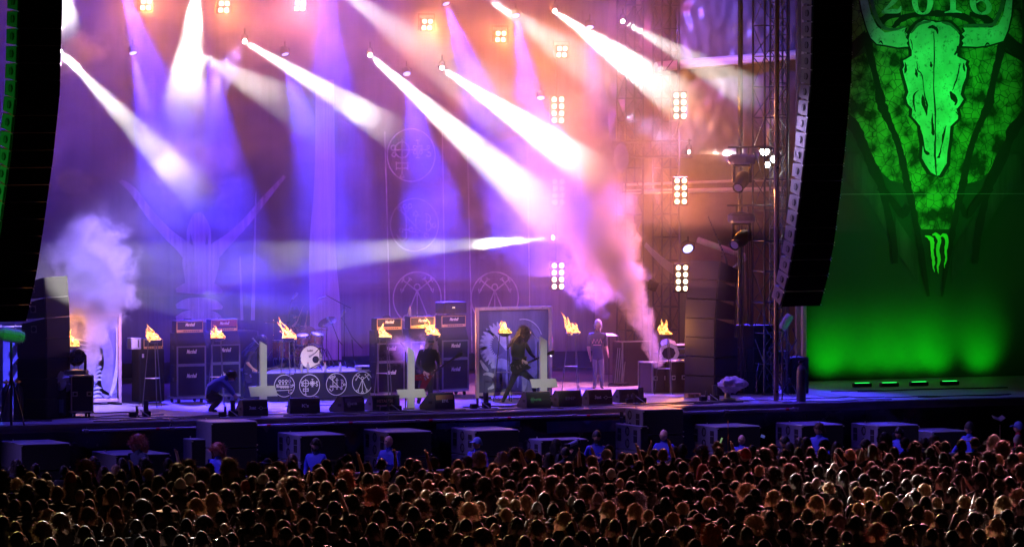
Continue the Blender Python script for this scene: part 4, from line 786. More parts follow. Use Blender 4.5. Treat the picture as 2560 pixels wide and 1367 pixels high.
# ------------------------------------------------------------------ inverted white crosses with microphones
m_cross = mat('cross_white', (.56,.55,.54), .6, var=.05)
XM = []
for (cx, yt, yb, bl, br, by0, by1, lab, mx, my) in [(658,850,1024,618,693,962,988,'leftmost inverted white cross, standing before the drum riser',634,848),(1027,864,1020,988,1066,970,992,'middle inverted white cross, left of the capped guitarist',1004,858),(1358,838,1010,1321,1394,944,966,'rightmost inverted white cross, in front of the long-haired guitarist',1330,832)]:
    p = onZ(cx, yb+2); p.z = DECK; s = 1/mpp(p); c25 = math.cos(TH+math.atan((cx-1280)/F)); H = (yb-yt)/s; t = thing('inverted_cross', lab, 'cross', p, R(4), 'white inverted crosses at the stage front'); w = 17/s/c25/2
    b = MB(); b.prism([(-w,0),(w,0),(w,H-.10),(-w,H)], 'y', -.03, .03); b.build('upright', m_cross, t)
    z0 = (yb-by1)/s; z1 = (yb-by0)/s; L = (cx-bl)/s/c25; Rr = (br-cx)/s/c25
    b = MB(); b.prism([(-L+.06,z0),(Rr+.0,z0),(Rr-.07,z1),(-L,z1)], 'y', -.05, -.031); b.build('crossbar', m_cross, t)
    b = MB(); b.cyl((-w-.02,.06,0),(-w-.02,.06,H*.92),.014,n=8); b.lathe([(.14,0),(.14,.02),(.03,.03)], 16, c=(-w*.2,.06,0)); b.build('stand_pole', BLK, t)
    M = Matrix.Rotation(-R(4),3,'Z') @ (at(mx, my, p)-p); a = Vector((-w,.06,H*.95)); b = MB(); b.tube([a, M], .01); b.build('boom', STEEL, t)
    d = (M-a).normalized(); b = MB(); b.cyl(M-d*.12, M, .012, .018, n=8); b.ball(M+d*.02, .028, 10); b.build('microphone', mat('mic_grey', (.3,.3,.32), .35, .6), t, True)
# ------------------------------------------------------------------ stage monitors (wedges), seen from behind
def wedge(x0, x1, y0, y1, lab, txt, face, rz=0., tcol=None, logo=None, side=1):
    p = onZ((x0+x1)/2, y1); p.z = DECK; s = 1/mpp(p); w = .62 if (x1-x0) < 85 else .70; h = (y1-y0)/s*.93
    t = thing('stage_monitor', lab, 'monitor wedge', p, rz, 'stage monitors along the stage front')
    b = MB(); b.prism([(0,.0),(.52,.0),(.56,.06),(.20,h),(.06,h),(0,h*.5)], 'x', -w/2, w/2); b.build('cabinet', mat('monitor_black', (.03,.03,.033), .6, bump=.2, scale=30), t)
    b = MB(); b.box((0,-.004+.02,h*.52),(w*.86,.012,h*.72), rot=(-.06,0,0)); f = b.build('back_plate', face, t)
    b = MB(); b.prism([(.53,.075),(.60,.075),(.25,h*.98),(.2,h*.98)], 'x', -w/2+.03, w/2-.03); b.build('front_grille', GRILLE, t)
    for q in (-1,1):
        b = MB(); b.box((q*(w/2+.003),.16,h*.45),(.01,.12,.06)); b.build('side_handle', DEEP, t)
    if txt:
        for j, (tx, sz, dz, wd) in enumerate(txt): text_mesh(tx, sz, 'lettering', tcol or WHITE, t, (0 if not logo else -.08,-.012,h*.52+dz), off=.003, w=wd)
    if logo == 'ring':
        b = strokes([circ(.13,h*.5,.035,14), [(.17,h*.5),(.28,h*.5)], [(.05,h*.5),(.1,h*.5)]], .008, -.012); b.build('emblem', tcol or WHITE, t)
    if logo == 'claw':
        b = strokes([([(-.2+k*.03,h*.68),(-.195+k*.03,h*.52),(-.2+k*.03,h*.34)], .012) for k in range(3)], .012, -.012); b.build('emblem', tcol, t)
    return t
MBK = mat('monitor_back', (.025,.025,.027), .5); MPUR = mat('pale_label_plate', (.26,.22,.27), .5, var=.2); MOR = mat('orange_lit_plate', (.5,.25,.12), .45)  # purple and orange light put into the label plate and orange plate colours
GINK = mat('green_ink', (.12,.45,.14), .6, var=0); PINK = mat('dull_red_ink', (.42,.2,.24), .6, var=0); GREY = mat('grey_ink', (.22,.22,.24), .6, var=0)
wedge(600,678,996,1040,'wedge monitor with small white lettering at the foot of the leftmost white cross',[('3sat',.11,0,.17)],MBK,0,logo='ring')
wedge(720,806,992,1034,'dark wedge monitor in front of the second ring symbol of the riser',[("K's",.1,0,.16)],MBK,R(-14))
wedge(846,926,986,1030,'wedge monitor with a purple-lit label plate below the third ring symbol',[('MONSTER',.07,.0,.3)],MPUR,R(16),logo='claw',tcol=WHITE)
wedge(928,996,985,1026,'wedge monitor with dull red lettering left of the middle white cross',[('METALTIX',.1,.04,.42),('www.metaltix.com',.05,-.06,.44)],MBK,0,tcol=PINK)
wedge(1078,1147,978,1024,'wedge monitor with an orange-lit back at the capped guitarist\'s feet',[('ETVL',.09,0,.2)],MOR,R(18))
wedge(1306,1388,976,1020,'wedge monitor with green claw mark under the rightmost white cross',[('MONSTER',.07,0,.28)],MBK,0,logo='claw',tcol=GINK)
wedge(1388,1463,973,1016,'wedge monitor with grey outlined lettering right of the rightmost cross',[('EMP',.11,0,.26)],MBK,0,tcol=GREY)
wedge(1464,1540,971,1012,'wedge monitor with white lettering and ring, second from the right',[('3sat',.11,0,.17)],MBK,0,logo='ring')
wedge(1544,1614,970,1006,'rightmost wedge monitor along the stage front',[("S K's",.1,0,.26)],MBK,R(-3),tcol=GREY)
# ------------------------------------------------------------------ small flame projectors along the stage edge
def projector(x, y, lab, tilt=0.):
    p = onZ(x, y); p.z = DECK; t = thing('flame_projector', lab, 'stage effect', p, random.uniform(-.4,.4), 'small effect units along the stage edge')
    b = MB(); b.box((0,0,.07),(.17,.17,.12), bev=.01); b.build('base_box', BLK, t)
    b = MB(); b.lathe([(.055,.12),(.06,.14),(.06,.33),(.065,.34),(.065,.37),(.05,.37)], 14, rot=(tilt,tilt*.6,0)); b.build('barrel', DSTEEL, t, True)
    b = MB(); b.lathe([(.055,.366),(.0001,.372)], 14, rot=(tilt,tilt*.6,0)); b.build('cap', mat('milky_cap', (.6,.6,.65), .4), t)
    b = MB(); b.box((-.34,-.03,.06),(.16,.12,.11), bev=.01); b.build('control_box', BLK, t)
    b = MB(); b.cyl((-.22,.02,.02),(-.22,.02,.24),.03,n=10); b.build('gas_can', DSTEEL, t)
    b = MB(); b.tube([(-.16,-.05,.16),(.02,-.12,.02)], .013); b.build('stay', ALU, t)
    b = MB(); b.tube([(-.3,-.09,.05),(-.2,-.16,.01),(-.05,-.2,.01),(.1,-.17,.01),(.2,-.22,.01)], .009); b.build('hose', CABLE, t)
for k, (x, y) in enumerate([(366,1041),(583,1040),(787,1030),(994,1027),(1216,1020),(1411,1014),(1605,1007),(1787,1001)]):
    projector(x, y, ('first','second','third','fourth','fifth','sixth','seventh','last')[k]+' small flame projector from the left on the stage edge, '+('before the bass cabinet','by the crouching man','before the second monitor','left of the middle cross','at the framed panel','between two monitors','before the last monitor','below the right sidefill')[k], random.uniform(-.1,.12))
# cables lying on the deck and over its edge
rc = random.Random(5); b = MB()
for k in range(34):
    x = rc.uniform(-13.5, 11.5); y = rc.uniform(.12, 1.2) if k < 26 else rc.uniform(1.5,4); L = rc.uniform(1.2,4.5); pts = []
    for j in range(22): f = j/21; pts.append((x+L*f, max(.08, y+.25*noise.noise(Vector((x+f*4, k*3.3, 1)))*2*math.sin(f*PI)+rc.uniform(-.01,.01)), DECK+.016))
    b.tube(pts, .011 if k % 3 else .016, 5)
tag(b.build('floor_cable', CABLE, None, True), 'tangle of loose cables strewn along the front of the stage floor', 'cables', kind='stuff')
for k, (x0, y0, x1, y1) in enumerate([(360,1040,330,1076),(745,1038,742,1058),(958,1034,948,1052),(1450,1018,1472,1040)]):
    a = onZ(x0, y0); a.z = DECK+.01; b = MB(); e = at(x1, y1, a)+Vector((0,-.2,0)); b.tube([a+Vector((0,.2,0)), a, Vector((a.x,-.12,DECK+.02)), Vector(((a.x+e.x)/2,-.2,(DECK+e.z)/2)), e], .012, 6)
    tag(b.build('hanging_cable', mat('grey_cable', (.25,.25,.28), .4), None, True), 'pale cable drooping over the stage edge, '+('leftmost','second','third','rightmost')[k]+' of four', 'cable', 'cables hanging over the stage edge')
# ------------------------------------------------------------------ scaffold rail under the stage edge
a = onY(205, 1077, -.32); c = onY(1996, 1022, -.32); t = thing('scaffold_rail', 'long blue-lit scaffold tube with red tape marks running below the stage edge', 'rail', a); d = c-a
b = MB(); b.cyl((0,0,0), d, .028, n=10); b.build('pipe', STEEL, t, True)
for x in (215, 430, 842, 1044, 1240, 1436, 1816, 1986):
    q = onY(x, 1077-(x-205)*55/1791, -.32)-a; b = MB(); b.box(q,(.12,.08,.08), bev=.01); b.cyl(q+Vector((0,0,-.02)), q+Vector((0,0,.09)),.012,n=6); b.cyl(q, q+Vector((0,.34,0)),.02,n=6); b.build('clamp', mat('clamp_steel', (.3,.3,.32), .4, .7), t)
for x in (394, 671, 876, 1076, 1272, 1470, 1968):
    q = onY(x, 1077-(x-205)*55/1791, -.32)-a; b = MB(); b.cyl(q-d.normalized()*.045, q+d.normalized()*.045, .031, n=10, cap=False); b.build('tape_mark', RED, t)
# ------------------------------------------------------------------ big framed panels with generic ribbed artwork
m_frame = mat('panel_frame', (.5,.36,.36), .45, .3); m_art0 = cloth_mat('dark_art_print', (.03,.03,.07), (.16,.15,.30), 2.); m_art1 = mat('pale_art_print', (.42,.42,.58), .7, var=.3, scale=7); m_art2 = mat('mid_art_print', (.16,.15,.28), .7, var=.35, scale=5)
def panel(x0, x1, y0, y1, lab, art, rz=0.):
    p0 = onZ(x0, y1); Yp = p0.y; A = onY(x0, y1, Yp); Bq = onY(x1, y1, Yp); Tq = onY(x0, y0, Yp); w = Bq.x-A.x; h = Tq.z-DECK; t = thing('framed_panel', lab, 'panel', (A.x, Yp, DECK))
    b = MB(); b.box((w/2,.02,h/2),(w-.1,.01,h-.16)); b.build('art_sheet', m_art0, t)
    for (c, d) in [((.04,0,h/2),(.08,.08,h)),((w-.04,0,h/2),(.08,.08,h)),((w/2,0,h-.04),(w-.16,.075,.08)),((w/2,0,.10),(w-.16,.075,.08))]: b = MB(); b.box(c, d, bev=.008); b.build('frame_rail', m_frame, t)
    b = MB()
    for i in range(6): b.lathe([(.012,0),(.0001,.006)], 6, rot=(PI/2,0,0), c=(w*(.12+.15*i),-.042,h-.04))
    b.build('eyelet', CHROME, t)
    for i in (0,1):
        b = MB(); b.box((w*(.1+.8*i),.0,.03),(.1,.7,.05)); b.build('foot', BLK, t)
    def U(u, v): return (w*u, h*v)
    for (m, ww, lines) in art:
        b = MB(); 
        for ln in lines:
            s = smooth_pts([(*U(q[0], q[1]), (q[2] if len(q) > 2 else ww)*w) for q in ln], 5); n = len(s); Lp = []; Rp = []
            for i, (x, z, k) in enumerate(s):
                x0_, z0_ = s[max(i-1,0)][:2]; x1_, z1_ = s[min(i+1,n-1)][:2]; l = math.hypot(x1_-x0_, z1_-z0_) or 1; nx, nz_ = -(z1_-z0_)/l*k/2, (x1_-x0_)/l*k/2
                Lp.append((x+nx, .0-.002*(len(b.v)%5), z+nz_)); Rp.append((x-nx, -.0-.002*(len(b.v)%5), z-nz_))
            b.add(Lp+Rp, [(i, i+1, n+i+1, n+i) for i in range(n-1)])
        b.build('art_shape', m, t)
    return t
def ribs(cx, cy, r0, r1, a0, a1, n, ry=1.): return [[(cx+r0*math.cos(R(a)), cy+ry*r0*math.sin(R(a)), .008), (cx+(r0+r1)/2*math.cos(R(a+3)), cy+ry*(r0+r1)/2*math.sin(R(a+3)), .05), (cx+r1*math.cos(R(a+5)), cy+ry*r1*math.sin(R(a+5)), .01)] for a in [a0+(a1-a0)*i/(n-1) for i in range(n)]]
arcl = lambda cx, cy, r, a0, a1, w, ry=1.: [(cx+r*math.cos(R(a0+(a1-a0)*i/8)), cy+ry*r*math.sin(R(a0+(a1-a0)*i/8)), w) for i in range(9)]
panel(1189,1379,768,996,'framed dark panel with pale blue ribbed curl artwork behind the long-haired guitarist',[
    (m_art2,.1,[arcl(.30,.56,.20,60,230,.10,.9),[(.5,.55,.02),(.42,.40,.3),(.45,.2,.45),(.44,.09,.4)],[(.7,.2,.1),(.85,.5,.14),(.75,.8,.03)]]),
    (m_art1,.05,ribs(.34,.58,.13,.29,75,250,17,.9)+[[(.24,.72,.02),(.34,.70,.16),(.40,.60,.14),(.41,.52,.04)],[(.06,.42,.02),(.12,.34,.05),(.17,.30,.02)],[(.20,.35,.05),(.33,.38,.12),(.46,.34,.09)],[(.16,.10,.02),(.24,.14,.05),(.25,.23,.05),(.16,.27,.04),(.10,.26,.02)]]+[[(.34+.07*i,.32,.012),(.33+.075*i,.2,.03),(.34+.07*i,.11,.01)] for i in range(5)]+[arcl(.62,.6,.26,20,100,.012)])])
panel(140,303,786,1014,'framed dark panel with pale blue flowing artwork at the far left behind the smoke',[
    (m_art2,.1,[[(.7,.9,.05),(.75,.6,.25),(.72,.3,.3),(.85,.1,.2)],[(.2,.9,.2),(.35,.8,.3),(.55,.85,.1)]]),
    (m_art1,.05,[[(.68,.62,.06),(.70,.45,.07),(.66,.3,.05),(.7,.16,.06),(.86,.1,.03)],[(.93,.85,.02),(.94,.5,.04),(.9,.25,.06),(.83,.1,.03)]]+[[(.55+.012*i,.08+.045*i,.015),(.62+.008*i,.10+.045*i,.03),(.7,.09+.045*i,.01)] for i in range(10)]+[[(.06,.5+.06*i,.02),(.25,.62+.05*i,.035),(.5,.60+.05*i,.01)] for i in range(4)])])
# ------------------------------------------------------------------ sidefill stacks
def side_stack(x, y, rz, n, mh, sub_n, lab, bend, subw=1.1, subd=.75, gap=True, scale=1.):
    p = onZ(x, y); p.z = DECK; t = thing('sidefill_stack', lab, 'speaker stack', p, rz, 'sidefill speaker stacks on stage'); z = 0.
    for k in range(sub_n):
        b = MB(); b.box((0,subd/2,z+mh*.5),(subw,subd,mh*.99), bev=.012); c = b.build('bass_cabinet', mat('sidefill_black', (.03,.03,.035), .6), t)
        b = MB(); b.box((0,-.012,z+mh*.5),(subw*.96,.02,mh*.93)); b.build('front_grille', mat('sidefill_grille', (.022,.02,.028), .75, scale=50, bump=.4), c); z += mh
    y0 = 0; a = 0
    for k in range(n):
        a += bend; hh = mh
        b = MB(); b.prism([(0,0),(.62,.0),(.62,hh*.70),(0,hh*.985)], 'x', -subw/2, subw/2); c = b.build('speaker_cabinet', mat('sidefill_black', (.03,.03,.035), .6), t, loc=(0,y0,z)); c.rotation_euler.x = a
        b = MB(); b.box((0,-.012,hh*.49),(subw*.96,.02,hh*.94)); b.build('front_grille', mat('sidefill_grille', (.022,.02,.028), .75, scale=50, bump=.4), c)
        b = MB(); b.box((-subw/2-.004,.3,hh*.45),(.01,.14,.16)); b.build('side_plate', CAB, c); b = MB(); b.lathe([(.06,0),(.0001,.01)], 10, rot=(0,-PI/2,0), c=(-subw/2-.01,.3,hh*.45)); b.build('side_port', DEEP, c)
        b = MB(); b.cyl((subw/2-.02,.58,-hh*.28),(subw/2-.02,.58,0),.01,n=5); b.cyl((-subw/2+.02,.58,-hh*.28),(-subw/2+.02,.58,0),.01,n=5); b.build('rigging_pin', DSTEEL, c)
        y0 += -math.sin(a)*hh; z += math.cos(a)*hh
    return t
side_stack(1750, 987, R(-74), 4, .47, 3, 'tall curved sidefill speaker stack on the right of the stage facing across it', R(3.2)*-1+R(1.0))
side_stack(145, 1045, R(40), 3, .46, 4, 'hazy sidefill speaker stack at the far left beside the framed panel', R(-1.5))
# second block of black cabinets right of the sidefill
p = onZ(1868, 985); p.z = DECK; t = thing('bass_stack', 'block of plain black bass cabinets behind the plastic-covered lamp at right', 'speaker stack', (p.x, p.y+.3, DECK), R(-70))
for k in range(3): b = MB(); b.box((0,.35,.28+.56*k),(.8,.7,.55), bev=.01); b.build('bass_cabinet', BLK, t)
# ------------------------------------------------------------------ flight cases
def flight_case(x0, x1, y0, y1, lab, rz, d=.6, wheels=True, side=True):
    p = onZ((x0+x1)/2, y1+(6 if wheels else 0)); p.z = DECK; s = 1/mpp(p); zb = .14 if wheels else .0; h = (y1-y0)/s; w = (x1-x0)/s/max(.5, math.cos(TH+rz)); t = thing('flight_case', lab, 'flight case', p, rz, 'road flight cases on stage')
    b = MB(); b.box((0,d/2,zb+h/2),(w,d,h)); b.build('case_body', mat('case_laminate', (.035,.02,.025), .5, scale=9), t)
    b = MB(); e = .03
    for sx in (-1,1):
        for yy in (0,d): b.box((sx*w/2,yy,zb+h/2),(e,e,h+e))
    for zz_ in (zb, zb+h):
        for yy in (0,d): b.box((0,yy,zz_),(w-e,e*.98,e*.98))
        for sx in (-1,1): b.box((sx*w/2,d/2,zz_),(e*.98,d-e,e*.98))
    b.build('edge_trim', ALU, t)
    for sx in (-1,1):
        b = MB(); b.box((sx*w*.33,-.006,zb+h*.5),(.12,.02,.11), bev=.01); c = b.build('latch', ALU, t); b = MB(); b.box((sx*w*.33,-.02,zb+h*.5),(.07,.012,.05)); b.build('latch_dish', DEEP, c)
        for zz_ in (zb, zb+h):
            b = MB(); b.ball((sx*w/2,0,zz_), .035, 8); b.build('corner_ball', ALU, t)
    if wheels:
        for sx in (-1,1):
            for yy in (.08,d-.08): b = MB(); b.cyl((sx*(w/2-.08)-.02,yy,.055),(sx*(w/2-.08)+.02,yy,.055),.055,n=12); b.box((sx*(w/2-.08),yy,.11),(.07,.08,.05)); b.build('caster', RUB, t)
    return p, w, h, zb, d
p, w, h, zb, d = flight_case(179, 232, 949, 1038, 'upright flight case with two butterfly latches at the left stage edge', R(-12), .62)
t = thing('moving_head', 'black moving head lamp sitting on top of the left flight case', 'stage light', p+Vector((-.02,.3,zb+h+.02)), R(-30)); b = MB(); b.box((0,0,.06),(.5,.38,.1), bev=.02); b.build('base_box', mat('pale_case_grey', (.3,.3,.3), .5), t)
b = MB(); b.box((-.2,0,.28),(.05,.14,.36), bev=.02); b.box((.2,0,.28),(.05,.14,.36), bev=.02); b.build('yoke', BLK, t); b = MB(); b.lathe([(.0001,-.2),(.14,-.17),(.19,-.05),(.19,.12),(.15,.2),(.13,.2),(.12,.18),(.0001,.18)], 10, c=(0,0,.38), rot=(R(70),0,R(30))); b.build('head', mat('gloss_black', (.02,.02,.02), .25, spec=.8), t)
# plastic rain cover thrown over a device left of the case
def lumpy(c, r, sc, m, name, label, cat, amp=.25, seed=0, n=22):
    b = MB(); mrows = 14; P = []
    for j in range(mrows+1):
        for i in range(n):
            a = 2*PI*i/n; ph = PI*j/mrows; v = Vector((math.sin(ph)*math.cos(a), math.sin(ph)*math.sin(a), -math.cos(ph))); k = 1+amp*noise.noise(v*1.8+Vector((seed,0,0)))+amp*.5*noise.noise(v*5+Vector((seed,3,0)))
            P.append((v.x*r*sc[0]*k, v.y*r*sc[1]*k, v.z*r*sc[2]*k))
    b.add(P, [(j*n+i, j*n+(i+1)%n, (j+1)*n+(i+1)%n, (j+1)*n+i) for j in range(mrows) for i in range(n)]); return tag(b.build(name, m, None, True, loc=c), label, cat)
q = at(146, 955, p); m_plas = mat('translucent_plastic', (.45,.5,.5), .2, spec=.9)
o = lumpy(q+Vector((0,0,0)), .30, (.95,.7,.75), m_plas, 'plastic_sheet', 'crumpled translucent plastic sheet draped beside the left flight case', 'sheet', .5, 3)
q = onZ(150, 1046); q.z = DECK; t = thing('storage_box', 'dark box on the floor holding up the plastic sheet at left', 'box', q+Vector((0,.2,0)), R(-10)); b = MB(); b.box((0,.2,.36),(.42,.5,.7), bev=.01); b.build('case', BLK, t); b = MB(); b.box((-.08,-.06,.28),(.1,.01,.3)); b.box((.09,-.06,.28),(.1,.01,.3)); b.build('front_panel', mat('grey_teal', (.12,.2,.22), .5), t)
flight_case(1631, 1673, 906, 983, 'open-topped flight case at right pouring out pink smoke', R(8), .6, False)
flight_case(1676, 1716, 903, 983, 'flight case squeezed between the smoke case and the sidefill stack', R(8), .6, False)
q = onZ(1680, 975); q.z = DECK+.75; t = thing('monitor_speaker', 'tilted speaker with octagonal blue-lit rim on the right flight cases', 'speaker', q+Vector((0,.2,0)), R(-20))
b = MB(); b.lathe([(.26,0),(.26,.3),(.2,.34)], 8, rot=(PI/2+.35,0,0), c=(0,.25,.28)); b.build('cabinet', BLK, t); b = MB(); b.lathe([(.24,.30),(.27,.345),(.18,.348),(.16,.33)], 8, rot=(PI/2+.35,0,0), c=(0,.25,.28)); b.build('rim', mat('pale_rim', (.6,.65,.8), .4), t); b = MB(); b.lathe([(.17,.335),(.06,.31),(.0001,.33)], 16, rot=(PI/2+.35,0,0), c=(0,.25,.28)); b.build('speaker_cone', CONE, t, True)
for x, y, lab in [(1712,868,'upper pale flat keyboard case behind the sidefill stack'),(1712,893,'lower pale flat keyboard case behind the sidefill stack')]:
    q = at(x, y, onZ(1690,968)); t = thing('keyboard_case', lab, 'case', q, R(0)); b = MB(); b.box((.1,.4,0),(1.0,.4,.13), bev=.02); b.build('case', mat('pale_case', (.32,.3,.42), .4), t); b = MB(); b.box((.1,.19,0),(.9,.01,.03)); b.build('seam', BLK, t)
# technician's work table, guitar rack and gear behind the smoke
q = onZ(1575, 965); q.z = DECK; t = thing('guitar_rack', 'guitar rack and gear trunk behind the smoke next to the technician', 'rack', q+Vector((.2,.2,0)), R(4)); b = MB(); b.box((.1,.3,.55),(.8,.5,1.1), bev=.01); b.build('trunk', mat('case_laminate', (.035,.02,.025), .5), t)
b = MB()
for k in range(5): b.tube([(-.55+.06*k,0,.05),(-.40+.06*k,.1,.95)], .014)
b.build('guitar_neck', STEEL, t); b = MB(); b.box((-.42,.0,.06),(.4,.3,.05)); b.build('rack_base', BLK, t); b = MB()
for s in (-1,1): b.box((.1+s*.4,.04,.55),(.03,.03,1.12))
b.box((.1,.04,1.11),(.8,.03,.03)); b.build('edge_trim', ALU, t)
q = onZ(1540, 968); q.z = DECK; t = thing('music_stand', 'thin stand holding white paper beside the technician', 'stand', q+Vector((-.05,.3,0))); b = MB(); b.cyl((0,0,0),(0,0,1.28),.012); b.build('pole', BLK, t); b = MB(); b.box((0,0,1.3),(.42,.3,.01), rot=(.25,0,0)); b.build('tray', BLK, t); b = MB(); b.box((.02,-.01,1.312),(.28,.2,.004), rot=(.25,.05,.1)); b.build('paper', WHITE, t)
# second pair of lamps on a stand behind
q = onZ(1690, 960); q.z = DECK; t = thing('work_light', 'pair of dark barn-door lamps on a stand left of the sidefill stack', 'lamp', q+Vector((.2,2.,0))); b = MB(); b.cyl((0,0,0),(0,0,2.3),.015); b.build('pole', DSTEEL, t)
for sx in (-1,1): b = MB(); b.box((sx*.13,0,2.42),(.22,.2,.24), rot=(.4,sx*.25,.2), bev=.02); b.build('lamp_head', BLK, t)
# small wooden pallet and plastic-covered followspot at right front
q = onZ(1742, 995); q.z = DECK; t = thing('small_pallet', 'small orange-lit wooden stand on the floor before the right sidefill', 'pallet', q+Vector((0,.1,0)), R(5)); b = MB(); b.box((0,.1,.1),(.36,.2,.025)); b.build('board', WOOD, t)
for sx in (-1,0,1): b = MB(); b.box((sx*.15,.1,.045),(.05,.18,.085)); b.build('leg', WOOD, t)
q = onZ(1826, 1003); q.z = DECK; t = thing('floor_lamp', 'floor lamp with chrome foot under the draped plastic cover at right', 'stage light', q+Vector((0,.15,0))); b = MB(); b.lathe([(.2,0),(.2,.06),(.08,.09),(.07,.2),(.12,.24),(.1,.34)], 16); b.build('stand_base', STEEL, t, True); b = MB(); b.box((0,0,.4),(.3,.24,.2), bev=.03); b.build('lamp_head', BLK, t)
lumpy(at(1832, 960, q), .33, (1.05,.7,.55), mat('milky_plastic', (.5,.44,.48), .25, spec=.9), 'plastic_cover', 'milky plastic cover draped over the floor lamp at the right stage front', 'cover', .35, 8)
# fluffy covered effect cannons either side
m_fur = mat('fluffy_grey', (.45,.45,.45), .9, bump=.8, scale=25)
def fluffy(px, py, D, ln, r, rot, lab, seed):
    c = atD(px, py, D); t = tag(bpy.data.objects.new('fluffy_cover', None), lab, 'microphone'); COL.objects.link(t); t.location = c; rr = random.Random(seed); b = MB(); q = Euler(rot).to_matrix()
    b.T = q.to_4x4(); b.lathe([(.0001,-ln/2),(r*.7,-ln*.47),(r,-ln*.3),(r,ln*.3),(r*.7,ln*.47),(.0001,ln/2)], 14)
    for i in range(900):
        a = rr.uniform(0,2*PI); z = rr.uniform(-ln/2,ln/2); k = r*(.98 if abs(z) < ln*.4 else .75); v = Vector((math.cos(a)*k, math.sin(a)*k, z)); o = v.normalized(); tip = v+Vector((math.cos(a),math.sin(a),rr.uniform(-.5,.5)))*rr.uniform(.02,.05); s_ = Vector((-math.sin(a),math.cos(a),0))*.006; b.add([v-s_, v+s_, tip], [(0,1,2)])
    b.build('fur', m_fur, t); b = MB(); b.T = q.to_4x4(); b.cyl((0,0,-ln/2-.05),(0,0,-ln/2),.03); b.build('mount', BLK, t); return t
o = fluffy(28, 838, 124.5, .62, .15, (R(8),R(100),0), 'shaggy bright green-lit furry microphone cover at the left edge', 3)
p = o.location.copy(); b = MB(); b.cyl((0,0,DECK-p.z),(0,0,-.05),.03); b.cyl((-.3,0,DECK-p.z),(0,0,-.9),.02); b.cyl((.3,0,DECK-p.z),(0,0,-.9),.02); b.build('tripod', DSTEEL, o)
lamp('SPOT', 'green_flood', p+Vector((.1,-2.2,.6)), p, 55, (.03,1,.06), 26, .8, .05)
o = fluffy(1965, 805, 134.8, .42, .10, (R(0),R(35),0), 'furry microphone cover half green under the right hanging speaker column', 4); p = o.location.copy(); b = MB(); b.cyl((-.1,0,-.15),(-.1,0,DECK-p.z),.02); b.build('stand_pole', DSTEEL, o)
lamp('SPOT', 'green_flood', p+Vector((1.2,-1.2,-.2)), p, 25, (.03,1,.06), 26, .8, .05)
# left edge clutter: scaffold frame, gas bottles, blue speaker rack
G = 'gas cylinders at the left stage edge'
for k, (x, y, lab) in enumerate([(46,1048,'right-hand gas cylinder with bright valve at the left stage edge'),(16,1050,'left-hand gas cylinder at the left edge of the picture')]):
    q = onZ(x, y); q.z = DECK; t = thing('gas_cylinder', lab, 'gas cylinder', q, group=G); b = MB(); b.lathe([(.11,0),(.115,.05),(.115,.62),(.09,.72),(.04,.77),(.03,.82)], 16); b.build('bottle_body', mat('worn_grey_steel', (.16,.15,.15), .35, .5), t, True); b = MB(); b.box((0,0,.86),(.14,.05,.06), bev=.01); b.cyl((0,0,.8),(0,0,.92),.02); b.build('valve', CHROME, t); b = MB(); b.tube([(.06,0,.86),(.16,-.02,.8),(.2,-.02,.4),(.17,-.03,.05)], .01); b.build('hose', CABLE, t)
q = onZ(20, 1030); q.z = DECK; t = thing('scaffold_tower', 'dark scaffold frame with diagonal braces behind the gas cylinders at far left', 'scaffold', q+Vector((0,.6,0)))
for x in (-.3,.05,.4): b = MB(); b.cyl((x,0,0),(x,0,2.0),.024); b.build('upright', STEEL, t)
for z in (.75,1.3,1.95): b = MB(); b.cyl((-.4,-.03,z),(.6,-.03,z),.02); b.build('crossbar', STEEL, t)
for z in (.75,1.3): b = MB(); b.cyl((-.28,.03,z),(.05,.03,z+.55),.016); b.build('brace', STEEL, t)
q = onZ(78, 1035); q.z = DECK; t = thing('dimmer_rack', 'blue-lit equipment rack with black knobs beside the far left scaffold', 'rack', q+Vector((.05,1.2,0))); b = MB(); b.box((0,.2,.9),(.62,.4,1.7), bev=.01); b.build('case', mat('blue_rack', (.10,.14,.55), .4), t)
for k in range(3): b = MB(); b.cyl((.08,-.01,.72+.42*k),(.08,-.08,.72+.42*k),.08,n=12); b.build('knob', BLK, t)
lamp('SPOT', 'blue_lamp', onZ(60,1000)+Vector((-1.5,-2,2.5)), onZ(78,1035)+Vector((0,1,1)), 260, (.05,.12,1), 40, .8)
# right: clutter tangle in the base of the tower
q = onZ(1925, 985); q.z = DECK; rr = random.Random(9); b = MB()
for i in range(26):
    x = rr.uniform(-.35,.75); z = rr.uniform(.1,1.7); b.tube([(x,rr.uniform(-.3,.2),z),(x+rr.uniform(-.2,.2),rr.uniform(-.3,.2),z-.3),(x+rr.uniform(-.2,.2),rr.uniform(-.3,.2),max(.02,z-.7))], rr.uniform(.01,.018), 5)
t = thing('cable_bundle', 'tangle of glinting blue-lit cables hanging in the foot of the truss tower', 'cables', q+Vector((0,-.2,0))); b.build('cable_loop', mat('glossy_cable', (.05,.05,.07), .12, spec=1., var=0), t, True)
b = MB(); b.box((.75,.3,.45),(.5,.5,.9), bev=.02); b.box((.3,.4,.9),(.5,.4,.3), bev=.02); b.build('junction_box', BLK, t)
lamp('SPOT', 'blue_lamp', q+Vector((-2,-2.5,3)), q+Vector((.1,0,.9)), 420, (.06,.08,1), 34, .8)
q = onZ(2003, 1003); q.z = DECK; t = thing('gas_cylinder', 'tall pale gas cylinder below the right hanging speaker column', 'gas cylinder', q, group='gas cylinder at the right tower'); b = MB(); b.lathe([(.11,0),(.115,.05),(.115,.72),(.09,.82),(.04,.87),(.03,.92)], 16); b.build('bottle_body', mat('worn_grey_steel', (.16,.15,.15), .35, .5), t, True); b = MB(); b.box((0,0,.95),(.14,.05,.06), bev=.01); b.build('valve', CHROME, t)
